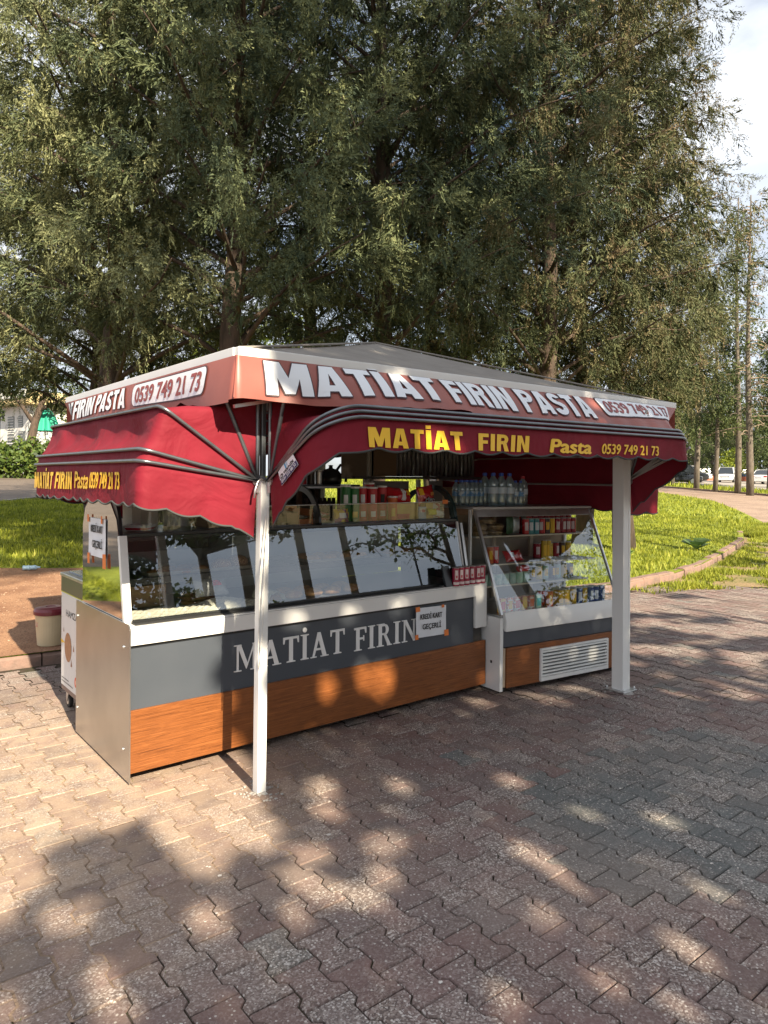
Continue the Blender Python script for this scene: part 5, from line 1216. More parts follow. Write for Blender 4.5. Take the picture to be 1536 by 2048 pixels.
# sticker near the left hinge of the front awning
def flat_on(o0, ux, uy, n_): return lambda u, v, off=0: tuple(Vector(o0) + Vector(ux) * u + Vector(uy) * v + Vector(n_) * off)
STK = [Vector(p) for p in ((1.775, 3.056, 1.619), (1.775, 2.930, 1.714), (1.775, 2.870, 1.654), (1.775, 3.021, 1.552))]   # TL, TR, BR, BL
stk = thing('sticker', 'small white and navy company sticker near the left hinge of the front awning', 'sticker', tuple(STK[0]))
def sk(u, v, off=0.0):   # u 0..1 along, v 0..1 up
    p = (STK[3].lerp(STK[2], u)).lerp(STK[0].lerp(STK[1], u), v); return (p.x - off, p.y, p.z)
def skq(name, m, u0, u1, v0, v1, off): return MB().add([sk(u0, v0, off), sk(u1, v0, off), sk(u1, v1, off), sk(u0, v1, off)], [(0, 1, 2, 3)]).build(name, m, stk, fixn=False)
mb = MB(); mb.add([sk(0, 0, -.001), sk(1, 0, -.001), sk(1, 1, -.001), sk(0, 1, -.001), sk(0, 0), sk(1, 0), sk(1, 1), sk(0, 1)], [(0, 1, 2, 3), (7, 6, 5, 4), (0, 4, 5, 1), (1, 5, 6, 2), (2, 6, 7, 3), (3, 7, 4, 0)]).build('backing', M_wvinyl, stk)
skq('navy_band', M_navy, .01, .99, .01, .36, .001)
M_cyan = mat('cyan_print', (.08, .33, .55), .5); skq('logo_bar', M_cyan, .42, .50, .62, .95, .001); skq('logo_bar', mat('pale_blue_print', (.35, .55, .70), .5), .53, .59, .68, .95, .001)
MB().add([sk(.13 + .10 * math.cos(a), .52 + .14 * math.sin(a), .0015) for a in [2 * PI * i / 16 for i in range(16)]], [tuple(range(16))]).build('round_logo', M_ink, stk, fixn=False)
text_obj('lettering', 'Gp', M_wvinyl, lambda u, v: sk(.06 + u, .46 + v, .002), stk, .13, .14, bold=.04)
text_obj('lettering', 'TEKNİK', M_ink, lambda u, v: sk(.27 + u, .42 + v, .002), stk, .16, .66, bold=.05)
text_obj('lettering', '0531 272 88 32', M_wvinyl, lambda u, v: sk(.06 + u, .09 + v, .002), stk, .19, .88, bold=.04)

# pull chain on the thin post
ch = MB()
for dx in (0, 1):
    pts = []
    for i in range(26):
        q = i / 25; z = 1.40 - q * .757 if dx == 0 else .643 + q * .80
        if dx == 0: x = 1.772 - .036 * min(1, q * 2.2) + .002 * math.sin(q * 5); y = 3.158 - .004 * math.sin(q * 4)
        else: x = 1.738 + .010 * math.sin(q * PI) + .040 * max(0, q - .45) / .55; y = 3.160 - .012 * math.sin(PI * q)
        pts.append((x - (0.006 if dx == 0 else 0), y, z))
    ch.tube(pts, [.0042 if i % 2 else .0024 for i in range(len(pts))], 6)
tag(ch.build('pull_chain', mat('chain_white', (.62, .60, .56), .5), smooth=True), 'white bead pull chain looped down the thin left post', 'chain')
tag(MB().tube([(1.768, 3.17, 1.57), (1.742, 3.165, 1.585), (1.722, 3.165, 1.57), (1.705, 3.16, 1.53), (1.700, 3.16, 1.49)], .0062, 6).build('crank_link', M_alu, smooth=True), 'bent metal crank link beside the left awning hinge', 'link')

# ================================================================== BAKERY COUNTER
CX0, CX1, CY = 1.285, 3.935, 3.70
ctr = thing('bakery_counter', 'long glass fronted bakery counter with orange wood base and slate panel reading MATİAT FIRIN', 'counter', (1.285, 3.70, 0))
MB().prism([(3.675, .012), (4.64, .012), (4.64, .826), (3.70, .826), (3.675, .800)], 'x', 1.268, 1.274).build('side_panel', M_steel, ctr, bev=.001)
mb = MB()
for y, z in ((3.765, .70), (3.765, .165), (4.60, .735), (4.60, .17)): mb.lathe([(.009, 0), (.008, -.004), (.003, -.008)], (1.268, y, z), 10, axis='x')
mb.build('screws', M_alu, ctr, smooth=True)
box('wood_base', M_wood, 1.275, 3.938, 3.700, 3.722, .050, .376, ctr, bev=.002)
box('slate_panel', M_slate, 1.275, 3.817, 3.713, 3.730, .3765, .708, ctr)
box('plinth', M_dark, 1.34, 3.90, 4.00, 4.60, .004, .075, ctr)
box('body', M_dark, 1.276, 3.926, 3.735, 4.62, .075, .80, ctr)
box('shadow_gap', M_black, 1.275, 3.817, 3.708, 3.714, .700, .716, ctr)
MB().prism([(1.275, .716), (3.818, .716), (3.818, .482), (3.936, .482), (3.936, .802), (1.275, .802)], 'y', 3.688, 3.712).build('white_fascia', M_white, ctr, bev=.002)
box('white_fascia_cap', M_white, 1.275, 3.936, 3.690, 3.790, .803, .812, ctr, bev=.002)
box('sill_gasket', M_black, 1.31, 3.80, 3.765, 3.80, .8135, .828, ctr, bev=.002)
box('front_ledge', mat('dark_ledge', (.045, .045, .045), .35), 1.31, 3.50, 3.716, 3.764, .8125, .8165, ctr)
box('deck', mat('deck_laminate', (.26, .25, .23), .5), 1.30, 3.90, 3.803, 4.56, .803, .815, ctr)
# sloping front glass in three panes
gb, gt = (3.792, .828), (3.878, 1.262)
tn = Vector((0, gt[0] - gb[0], gt[1] - gb[1])).normalized(); gn = Vector((0, -tn.z, tn.y))
MB().add([(1.318, gb[0], gb[1]), (3.80, gb[0], gb[1]), (3.80, gt[0], gt[1]), (1.318, gt[0], gt[1]), (1.318, gb[0] + .005, gb[1] + .002), (3.80, gb[0] + .005, gb[1] + .002), (3.80, gt[0] + .005, gt[1] + .002), (1.318, gt[0] + .005, gt[1] + .002)],
         [(0, 1, 2, 3), (0, 4, 5, 1), (1, 5, 6, 2), (2, 6, 7, 3), (3, 7, 4, 0)]).build('front_glass', M_glass, ctr, fixn=False)
def strip_x(name, m, x0, x1, y0, z0, y1, z1, th=.012, out=.006):
    d = Vector((0, y1 - y0, z1 - z0)).normalized(); n_ = Vector((0, -d.z, d.y)); a = Vector((0, y0, z0)) + n_ * out; b = Vector((0, y1, z1)) + n_ * out; c_ = b - n_ * th; e_ = a - n_ * th
    return MB().prism([(a.y, a.z), (b.y, b.z), (c_.y, c_.z), (e_.y, e_.z)], 'x', x0, x1).build(name, m, ctr, bev=.0015)
strip_x('glass_edge_profile', M_white, 1.276, 1.318, 3.790, .813, 3.882, 1.272, .03, .008)
strip_x('glass_edge_profile', M_white, 3.800, 3.812, 3.792, .826, 3.878, 1.262, .02, .006)
strip_x('glass_edge_profile', M_alu, 3.84, 3.865, 3.800, .826, 3.885, 1.25, .02, .006)
# upper black rail + serving shelf
box('upper_rail', M_black, 1.30, 3.80, 3.876, 3.935, 1.264, 1.283, ctr, bev=.003)
box('upper_rail_lip', M_black, 1.30, 3.80, 3.892, 3.912, 1.240, 1.262, ctr, bev=.002)
box('serving_shelf', M_black, 1.30, 3.80, 3.937, 4.50, 1.266, 1.280, ctr, bev=.002)
# curved black gables left, middle, right
def gable(x0, x1, m):
    arc = [(3.885, 1.262)]
    for i in range(12):
        q = i / 11; a = PI * (1 - q * .62); arc.append((4.16 + .24 * math.cos(a) - .02 * (1 - q), 1.30 + .235 * math.sin(a)))
    arc += [(4.40, 1.49), (4.53, 1.40), (4.53, 1.36)]
    inner = [(4.50, 1.37), (4.38, 1.462)] + [(4.16 + .205 * math.cos(PI * (.38 + .62 * q)), 1.30 + .20 * math.sin(PI * (.38 + .62 * q))) for q in [i / 11 for i in range(12)]] + [(3.925, 1.262)]
    n = len(arc); m_ = len(inner); inner = inner[::-1]
    # resample both to the same count
    def rs(P_, k):
        P_ = [Vector((p[0], p[1], 0)) for p in P_]; L_ = [0]
        for a, b in zip(P_, P_[1:]): L_.append(L_[-1] + (b - a).length)
        out = []
        for i in range(k):
            t_ = L_[-1] * i / (k - 1); j = max(0, min(len(P_) - 2, next((q for q in range(len(P_) - 1) if L_[q + 1] >= t_ - 1e-9), len(P_) - 2))); w = (t_ - L_[j]) / max(1e-9, L_[j + 1] - L_[j]); p = P_[j].lerp(P_[j + 1], w); out.append((p.x, p.y))
        return out
    A_, B_ = rs(arc, 24), rs(inner, 24)
    mb = MB(); rows = [[(x0, *p) for p in A_], [(x1, *p) for p in A_], [(x1, *p) for p in B_], [(x0, *p) for p in B_], [(x0, *p) for p in A_]]
    mb.grid(rows); return mb.build('curved_gable', m, ctr, smooth=False)
gable(1.284, 1.302, M_black); gable(2.575, 2.592, M_black); gable(3.802, 3.83, mat('black_plastic_teal_reflection', (.014, .035, .038), .22))  # right gable: teal reflection put into the black plastic's colour
MB().prism([(3.80, .813), (4.55, .813), (4.55, 1.262), (3.885, 1.262)], 'x', 3.814, 3.832).build('end_cheek', M_black, ctr)
# low clear screen in front of the shelf goods
MB().box(1.42, 3.795, 3.948, 3.951, 1.284, 1.408).build('acrylic_screen', M_glass2, ctr, fixn=False)
box('screen_edge', mat('acrylic_edge', (.55, .55, .53), .3), 1.42, 3.795, 3.947, 3.952, 1.4085, 1.413, ctr)
# mirror finished left end
me_ = [(3.80, .828), (4.545, .828), (4.545, 1.30), (4.50, 1.40), (4.38, 1.475), (4.20, 1.50), (4.05, 1.46), (3.93, 1.36), (3.893, 1.268)]
MB().prism(me_, 'x', 1.2785, 1.2835).build('end_mirror', M_mirror, ctr)
# interior
MB().prism([(3.83, .84), (4.535, .84), (4.535, 1.25), (3.90, 1.25)], 'x', 1.2845, 1.287).build('end_liner', M_dark, ctr)
M_tray = mat('steel_tray', (.50, .46, .40), .35, .5, col2=(.38, .34, .28), scale=20)
box('back_panel', mat('back_panel_grey', (.40, .39, .36), .5), 1.30, 3.80, 4.565, 4.58, .816, 1.262, ctr)
box('inner_shelf', M_black, 1.32, 2.45, 3.98, 4.52, 1.012, 1.022, ctr); box('inner_shelf', M_black, 2.47, 3.795, 3.98, 4.52, 1.012, 1.022, ctr)
box('shelf_front_edge', M_dark, 1.32, 2.45, 3.960, 3.978, .985, 1.022, ctr); box('shelf_front_edge', M_dark, 2.47, 3.795, 3.960, 3.978, .985, 1.022, ctr)
mb = MB().box(1.36, 2.05, 4.44, 4.55, 1.12, 1.24); mb.build('price_board', mat('price_board_black', (.025, .022, .018), .4), ctr)
# slot openings behind (grey chutes)
box('divider', M_alu, 2.052, 2.060, 4.10, 4.55, 1.025, 1.255, ctr)

# serif letters MATIAT FIRIN cut from white acrylic
def serif(ch_):
    I = [[(.11, .06), (.29, .06), (.29, .94), (.11, .94)], [(0, 0), (.40, 0), (.40, .035), (.29, .06), (.11, .06), (0, .035)], [(0, 1), (.40, 1), (.40, .965), (.29, .94), (.11, .94), (0, .965)]]
    if ch_ == 'I': return I, .40
    if ch_ == 'İ': return I + [[(.20 + .10 * math.cos(a), 1.18 + .10 * math.sin(a)) for a in [2 * PI * i / 12 for i in range(12)]]], .40
    if ch_ == 'T': return [[(.29, .06), (.47, .06), (.47, .91), (.29, .91)], [(.17, 0), (.59, 0), (.59, .035), (.47, .06), (.29, .06), (.17, .035)], [(.0, .91), (.76, .91), (.76, 1.0), (0, 1.0)], [(0, .91), (0, .74), (.045, .74), (.085, .91)], [(.76, .91), (.76, .74), (.715, .74), (.675, .91)]], .76
    if ch_ == 'F': return [[(.11, .06), (.29, .06), (.29, .91), (.11, .91)], [(0, 0), (.42, 0), (.42, .035), (.29, .06), (.11, .06), (0, .035)], [(0, .91), (.66, .91), (.66, 1), (0, 1)], [(.66, .91), (.66, .73), (.615, .73), (.575, .91)], [(.29, .47), (.50, .47), (.50, .555), (.29, .555)], [(.50, .40), (.54, .40), (.54, .63), (.50, .63)]], .66
    if ch_ == 'A': return [[(.10, .04), (.19, .04), (.44, .80), (.36, 1.0)], [(.36, 1.0), (.50, 1.0), (.82, .04), (.62, .04), (.40, .74)], [(.23, .28), (.60, .28), (.575, .36), (.25, .36)], [(0, 0), (.30, 0), (.30, .04), (0, .04)], [(.52, 0), (.93, 0), (.93, .04), (.52, .04)]], .93
    if ch_ == 'M': return [[(.12, .04), (.20, .04), (.20, .96), (.12, .96)], [(.84, .04), (1.02, .04), (1.02, .96), (.84, .96)], [(.14, .96), (.31, .96), (.62, .22), (.54, .06)], [(.54, .06), (.60, .28), (.86, .96), (.93, .96)], [(0, .96), (.33, .96), (.31, 1.0), (0, 1.0)], [(.82, .96), (1.13, .96), (1.13, 1.0), (.82, 1.0)], [(0, 0), (.32, 0), (.32, .04), (0, .04)], [(.73, 0), (1.13, 0), (1.13, .04), (.73, .04)]], 1.13
    if ch_ == 'N': return [[(.12, .04), (.20, .04), (.20, .96), (.12, .96)], [(.70, .04), (.79, .04), (.79, .96), (.70, .96)], [(.12, .96), (.30, .96), (.79, .14), (.79, 0), (.70, 0)], [(0, .96), (.30, .96), (.30, 1.0), (0, 1.0)], [(.58, .96), (.91, .96), (.91, 1.0), (.58, 1.0)], [(0, 0), (.32, 0), (.32, .04), (0, .04)]], .91
    if ch_ == 'R':
        o_ = [(.29 + .17 + .22 * math.cos(a), .73 + .235 * math.sin(a)) for a in [PI / 2 - PI * i / 12 for i in range(13)]]; i_ = [(.29 + .15 + .09 * math.cos(a), .73 + .155 * math.sin(a)) for a in [PI / 2 - PI * i / 12 for i in range(13)]]
        bowl = [(.29, .965)] + o_ + [(.29, .495)] + [(.29, .575)] + i_[::-1] + [(.29, .885)]
        quads = []
        O = [(.29, .965)] + o_ + [(.29, .495)]; I2 = [(.29, .885)] + i_ + [(.29, .575)]
        for j in range(len(O) - 1): quads.append([O[j], O[j + 1], I2[j + 1], I2[j]])
        return [[(.11, .06), (.29, .06), (.29, .965), (.11, .965)], [(0, 0), (.41, 0), (.41, .035), (.29, .06), (.11, .06), (0, .035)], [(0, 1), (.44, 1), (.44, .967), (.11, .967), (0, .965)], [(.40, .50), (.52, .55), (.80, .04), (.61, .04)], [(.60, 0), (.88, 0), (.88, .04), (.60, .04)]] + quads, .88
def serif_word(word, x0, z0, cap, y, total, parent, m):
    w = sum(serif(c)[1] for c in word) + .10 * (len(word) - 1); sx = total / w; x = x0
    for c in word:
        polys, a = serif(c); mb = MB()
        for k_, p in enumerate(polys):
            off_ = .00025 * (k_ % 9)
            mb.prism([(x + q[0] * sx, z0 + q[1] * cap) for q in p], 'y', y - .006 - off_, y - off_ * .3)
        mb.build('letter', m, parent); x += (a + .10) * sx
serif_word('MATİAT', 1.873, .477, .153, 3.7125, .772, ctr, M_letter)
serif_word('FIRIN', 2.722, .470, .150, 3.7125, .535, ctr, M_letter)

# ================================================================== DRINKS FRIDGE (slightly turned and tilted)
fr = thing('drinks_fridge', 'white slope glass drinks fridge with wood base and louvre grille at the right end', 'fridge', (3.933, 3.554, 0))
fr.rotation_euler = (0, math.radians(.6), math.radians(-5.4))
W = 1.325
def fb(name, m, *a, bev=.0015): return MB().box(*a).build(name, m, fr, bev=bev, local=True)
def fp(name, m, poly, x0, x1, bev=.0015): return MB().prism(poly, 'x', x0, x1).build(name, m, fr, bev=bev, local=True)
# left and right white cheeks with sloping fronts
fp('cheek', M_white, [(0.0, .02), (.62, .02), (.62, .56), (.0, .56)], 0, .030); fp('cheek', M_white, [(0.0, .02), (.62, .02), (.62, .56), (.0, .56)], W - .03, W)
M_beige = mat('beige_edge', (.50, .40, .29), .5)
fb('base_edge', M_beige, .031, .050, -.004, .02, .05, .335)
fb('wood_base', M_wood, .052, W - .002, -.018, .004, .045, .340, bev=.002)
fb('slate_panel', M_slate, .032, W - .032, .006, .02, .341, .475)
fb('body', M_dark, .032, W - .032, .021, .60, .05, .55)
MB().prism([(-.022, .462), (.018, .462), (.018, .600), (.002, .600), (-.022, .545)], 'x', .040, W + .004).build('white_fascia', M_white, fr, bev=.002, local=True)
fb('foot', M_rubber, .05, .09, .05, .09, 0, .03); fb('foot', M_rubber, W - .09, W - .05, .05, .09, 0, .06)
fb('port_hole', M_black, -.0012, -.0002, .085, .105, .215, .235, bev=0)
fb('latch', M_alu, W - .075, W - .035, -.030, -.021, .515, .535)
# sloping glass
gb2, gt2 = (.010, .600), (.315, 1.325)
MB().add([(.03, *gb2), (W - .02, *gb2), (W - .02, *gt2), (.03, *gt2)], [(0, 1, 2, 3)]).build('front_glass', M_glass, fr, local=True, fixn=False)
def fstrip(name, m, x0, x1, a, b, th, out=.004):
    d = Vector((0, b[0] - a[0], b[1] - a[1])).normalized(); n_ = Vector((0, -d.z, d.y)); A_ = Vector((0, *a)) + n_ * out; B_ = Vector((0, *b)) + n_ * out; C_ = B_ - n_ * th; D_ = A_ - n_ * th
    return MB().prism([(A_.y, A_.z), (B_.y, B_.z), (C_.y, C_.z), (D_.y, D_.z)], 'x', x0, x1).build(name, m, fr, bev=.001, local=True)
fstrip('glass_frame', M_alu, 0.0, .022, (-.004, .585), (.315, 1.345), .022); fstrip('glass_frame', M_alu, W - .016, W, (-.004, .585), (.315, 1.345), .022)
fp('top_rail', M_alu, [(.300, 1.292), (.335, 1.292), (.345, 1.348), (.318, 1.348)], .022, W - .016)
fb('top_plate', mat('grey_top', (.42, .42, .41), .4), -.01, W + .01, .312, .74, 1.3485, 1.366)
fb('side_post', M_white, .004, .022, .36, .385, .56, 1.345); fb('side_post', M_white, .004, .03, .58, .62, .56, 1.345); fb('side_post', M_white, W - .03, W - .004, .58, .62, .56, 1.345)
MB().add([(.012, .02, .62), (.012, .36, .62), (.012, .36, 1.33), (.012, .32, 1.33)], [(0, 1, 2, 3)]).build('side_glass', M_glass2, fr, local=True, fixn=False)
MB().add([(W - .012, .02, .62), (W - .012, .60, .62), (W - .012, .60, 1.33), (W - .012, .32, 1.33)], [(0, 1, 2, 3)]).build('side_glass', M_glass2, fr, local=True, fixn=False)
fb('back_wall', mat('fridge_back', (.23, .20, .17), .6, col2=(.30, .22, .14), scale=3), .03, W - .03, .60, .615, .56, 1.29)
fb('mullion', M_beige, .44, .47, .575, .598, .60, 1.29); fb('mullion', M_beige, .86, .90, .575, .598, .60, 1.29)
fb('floor_plate', M_alu, .03, W - .03, .02, .60, .560, .572)
M_shelf = mat('shelf_glass_edge', (.62, .55, .42), .3)
SH = [(.30, .745), (.225, .925), (.315, 1.135)]      # front edge y, z
for i, (yy, zz) in enumerate(SH):
    fb('shelf', mat('shelf_plate', (.33, .33, .31), .35), .03, W - .03, yy + .008, .595, zz - .006, zz)
    fb('shelf_edge', M_shelf, .03, W - .03, yy, yy + .006, zz - .009, zz + .003)
# louvre grille, each slat a part
G0, G1, GZ0, GZ1 = .385, 1.155, .052, .300
def grill_pt(u): return u
mb = MB()
for (a, b, c_, d) in ((G0, G1, GZ0, GZ0 + .030), (G0, G1, GZ1 - .016, GZ1), (G0, G0 + .018, GZ0 + .030, GZ1 - .016), (G1 - .022, G1, GZ0 + .030, GZ1 - .016)): mb.box(a, b, -.040, -.018, c_, d)
mb.build('grille_frame', M_white, fr, bev=.003, local=True)
fb('grille_back', M_black, G0 + .018, G1 - .022, -.0195, -.0185, GZ0 + .03, GZ1 - .016, bev=0)
for i in range(8):
    z = GZ0 + .034 + i * .0258
    MB().prism([(-.040, z + .001), (-.022, z + .013), (-.0205, z + .0145), (-.0385, z + .0135), (-.041, z + .009)], 'x', G0 + .0185, G1 - .0225).build('slat', M_white, fr, local=True)

# ================================================================== GOODS
random.seed(9)
def paint(name, c, r=.4, **k): return mat(name, c, r, **k)
M_green = paint('green_card_tube', (.012, .16, .035)); M_red = paint('red_card_tube', (.48, .02, .03)); M_orng = paint('orange_card_tube', (.62, .13, .02))
M_lid = paint('white_lid', (.75, .76, .76), .35); M_redbag = mat('red_foil', (.50, .012, .02), .22, spec=.7, coat=.4); M_yfoil = mat('yellow_foil', (.75, .52, .06), .3, col2=(.70, .30, .10), scale=22, contrast=(.5, .62))
SZ = 1.281
ORD_ = ['first', 'second', 'third', 'fourth', 'fifth']
def can_like(name, label, cat, x, y, z, r, h, m, group=None, lidm=None, print_m=None, lid_h=.012, n=20):
    t = thing(name, label, cat, (x, y, z), 0, group)
    MB().lathe([(r * .94, 0), (r, .004), (r, h - .006), (r * .95, h - .001)], (0, 0, 0), n).build('body', m, t, smooth=False, local=True)
    if lidm: MB().lathe([(r * 1.04, h - .001), (r * 1.06, h + .002), (r * 1.06, h + lid_h - .002), (r * .98, h + lid_h), (r * .6, h + lid_h - .002)], (0, 0, 0), n).build('lid', lidm, t, local=True)
    if print_m:      # curved front print facing the customer (-y side, turned to the camera)
        for (z0, z1, half, mm, ac) in print_m:
            rows = [[((r + .0012) * math.cos(a), (r + .0012) * math.sin(a), zz) for a in [ac + half * (2 * i / 6 - 1) for i in range(7)]] for zz in (z0, z1)]
            MB().grid(rows).build('print', mm, t, local=True)
    return t
AC = -2.1
tubes = [(2.912, 4.08, .245, M_green, 'green crisp tube, left of the pair'), (2.985, 4.075, .235, M_green, 'green crisp tube standing next to the red ones'),
         (3.075, 4.10, .235, M_red, 'red crisp tube, leftmost of the red ones'), (3.135, 4.06, .232, M_red, 'red crisp tube in front, second from the left'), (3.185, 4.16, .262, M_red, 'tallest red crisp tube at the back'), (3.255, 4.10, .240, M_red, 'red crisp tube, rightmost, beside the red crisp bag')]
for x, y, h, m_, lab in tubes:
    can_like('crisp_tube', lab, 'crisp tube', x, y, SZ, .036, h, m_, 'crisp tubes on the counter shelf', M_lid, [(.13, .19, .42, M_ink if x > 3.2 else M_wvinyl, AC), (.03, .07, .5, M_yfoil if m_ is M_green else M_wvinyl, AC + .1)])
can_like('crisp_tube', 'short orange crisp tube in front of the red ones', 'crisp tube', 3.300, 4.03, SZ, .034, .165, M_orng, 'crisp tubes on the counter shelf', M_lid, [(.03, .09, .4, M_yfoil, AC)])
def pillow(name, label, cat, c, w, h, th, m, rot=(0, 0, 0), group=None, prints=(), seed=0, parent_thing=None):
    rd = random.Random(seed); t = thing(name, label, cat, c, 0, group)
    Rm = Matrix.Rotation(rot[2], 3, 'Z') @ Matrix.Rotation(rot[0], 3, 'X') @ Matrix.Rotation(rot[1], 3, 'Y')
    n = 12; ph = rd.uniform(0, 6)
    def P_(u, v, s):
        e = (1 - abs(2 * u - 1) ** 2.6) * (1 - abs(2 * v - 1) ** 2.2); e = max(e, 0) ** .6
        wr = .10 * math.sin(u * 17 + ph) * math.cos(v * 13 + ph) + .06 * math.sin(u * 31 + v * 23)
        return Rm @ Vector(((u - .5) * w * (1 - .06 * math.sin(PI * v)), s * th * .5 * e * (1 + wr), (v - .5) * h * (1 - .05 * math.sin(PI * u))))
    mb = MB()
    for s in (-1, 1): mb.grid([[P_(i / n, j / n, s) for i in range(n + 1)] for j in range(n + 1)])
    mb.build('bag', m, t, smooth=True, local=True)
    for (u0, u1, v0, v1, pm) in prints:
        k_ = 6; MB().grid([[P_(u0 + (u1 - u0) * i / k_, v0 + (v1 - v0) * j / k_, -1) + Rm @ Vector((0, -.002, 0)) for i in range(k_ + 1)] for j in range(k_ + 1)]).build('print', pm, t, smooth=True, local=True)
    return t, P_
def zc(x): return SZ
pillow('crisp_bag', 'bulging red crisp bag lying on the yellow boxes beside the tubes', 'crisp bag', (3.41, 4.10, 1.455), .25, .13, .11, M_redbag, (-.35, .10, .12), 'red crisp bags', [(.45, .62, .12, .9, M_wvinyl), (.68, .9, .45, .8, M_yellow)], 1)
tb_, pf_ = pillow('crisp_bag', 'upright red crisp bag with white lettering, right of the other one', 'crisp bag', (3.70, 4.12, 1.455), .20, .15, .075, M_redbag, (-.12, -.10, .15), 'red crisp bags', [(.05, .24, .55, .9, M_yellow), (.62, .85, .45, .62, M_yfoil)], 2)
Rm_ = Matrix.Rotation(.15, 3, 'Z') @ Matrix.Rotation(-.12, 3, 'X')
text_obj('lettering', 'CİPSO', M_ink, lambda u, v: tuple(Vector((3.70, 4.12, 1.455)) + Rm_ @ Vector((-.057 + u, -.0425, -.062 + v))), tb_, .036, .122, shear=.1, bold=.16)
text_obj('lettering', 'CİPSO', M_wvinyl, lambda u, v: tuple(Vector((3.70, 4.12, 1.455)) + Rm_ @ Vector((-.053 + u, -.0435, -.058 + v))), tb_, .029, .112, shear=.1, bold=.05)
# boxes along the shelf
def carton(label, x0, x1, y0, y1, z0, z1, m, m2=None, cat='box', group=None, name='carton', pr=None):
    t = thing(name, label, cat, ((x0 + x1) / 2, (y0 + y1) / 2, z0), 0, group)
    box('body', m, x0, x1, y0, y1, z0 + .0005, z1, t, bev=.0015)
    if m2:
        w = x1 - x0; h = z1 - z0
        for (a, b, c_, d, mm) in m2: box('print', mm, x0 + a * w, x0 + b * w, y0 - .0015, y0 - .0003, z0 + c_ * h, z0 + d * h, t)
    return t
M_ybox = paint('yellow_box', (.62, .46, .12), .55, col2=(.55, .36, .10), scale=12); M_cream = paint('cream_plastic', (.58, .54, .46), .5)
M_bluep = paint('blue_white_print', (.35, .45, .62), .4); M_choc = paint('brown_wrapper', (.16, .08, .045), .4, col2=(.42, .38, .34), scale=30, contrast=(.55, .6)); M_pinkw = mat('pink_white_wrapper', (.60, .58, .58), .35, col2=(.42, .06, .10), scale=26, contrast=(.5, .55)); M_purple = mat('yellow_purple_wrapper', (.65, .42, .04), .3, col2=(.25, .05, .22), scale=16, contrast=(.5, .54)); M_whitewrap = mat('white_green_wrapper', (.52, .54, .50), .35, col2=(.20, .12, .08), scale=34, contrast=(.5, .56))
carton('yellow snack box behind the screen, left of the blue and white pack', 3.335, 3.475, 4.02, 4.2, SZ, 1.40, M_ybox, [(0, .85, .05, .38, M_red)])
carton('narrow yellow snack box right of the first', 3.478, 3.545, 4.03, 4.2, SZ, 1.40, M_ybox)
carton('blue and white snack pack between yellow boxes', 3.549, 3.622, 4.02, 4.16, SZ, 1.372, M_bluep, [(.1, .9, .55, .95, M_pinkw)], cat='pack')
carton('yellow snack box right of the blue and white pack', 3.626, 3.70, 4.03, 4.2, SZ, 1.40, M_ybox)
carton('box of red and pink wrapped sweets by the right gable', 3.705, 3.79, 4.05, 4.25, SZ, 1.395, M_pinkw, cat='box')
for i, (x, z, m_, lab) in enumerate([(3.655, 1.335, M_yellow, 'yellow sweet bag on the shelf by the right gable'), (3.735, 1.318, M_lid, 'small white sweet bag beside the yellow one')]):
    pillow('sweet_bag', lab, 'bag', (x, 3.99, z), .085, .05, .04, m_ if i else mat('lemon_foil', (.70, .68, .04), .3), (-.3, .2 * i, 0), None, [], 10 + i)
# left section: tray, tub, carton, wafer packs, boxes
t = thing('red_white_tray', 'small red and white plastic tray at the left end of the shelf', 'tray', (1.47, 4.10, SZ))
MB().lathe([(.075, 0), (.095, .03), (.098, .034), (.090, .034), (.07, .008)], (0, 0, 0), 4).build('tray', M_lid, t, local=True); MB().lathe([(.079, .004), (.090, .018), (.084, .018)], (0, 0, 0), 4).build('band', M_red, t, local=True)
carton('beige storage box at the left behind the tray', 1.50, 1.66, 4.32, 4.49, SZ, 1.52, M_cream, cat='box')
t = thing('tub', 'translucent white tub right of the beige box', 'tub', (1.80, 4.36, SZ)); MB().lathe([(.085, 0), (.095, .16), (.100, .165), (.098, .18), (.02, .182)], (0, 0, 0), 24).build('body', M_lid, t, local=True, smooth=False)
t = thing('open_carton', 'open cardboard carton tilted towards the customer', 'carton', (2.0, 4.15, SZ)); MB().add([(1.86, 4.02, SZ + .001), (2.06, 4.02, SZ + .001), (2.06, 4.26, SZ + .001), (1.86, 4.26, SZ + .001), (1.80, 3.99, 1.40), (2.06, 3.99, 1.40), (2.06, 4.30, 1.42), (1.80, 4.30, 1.42)], [(0, 3, 2, 1), (0, 1, 5, 4), (1, 2, 6, 5), (2, 3, 7, 6), (3, 0, 4, 7)]).build('carton_wall', M_card, t); 
for i in range(5):
    pillow('wafer_pack', 'brown wafer pack, number %s from the bottom of its stack on the left shelf' % ['one', 'two', 'three', 'four', 'five'][i], 'pack', (2.15, 4.08, SZ + .014 + i * .027), .15, .12, .026, M_choc, (PI / 2, 0, .04 * i), 'stack of wafer packs', [], 20 + i)
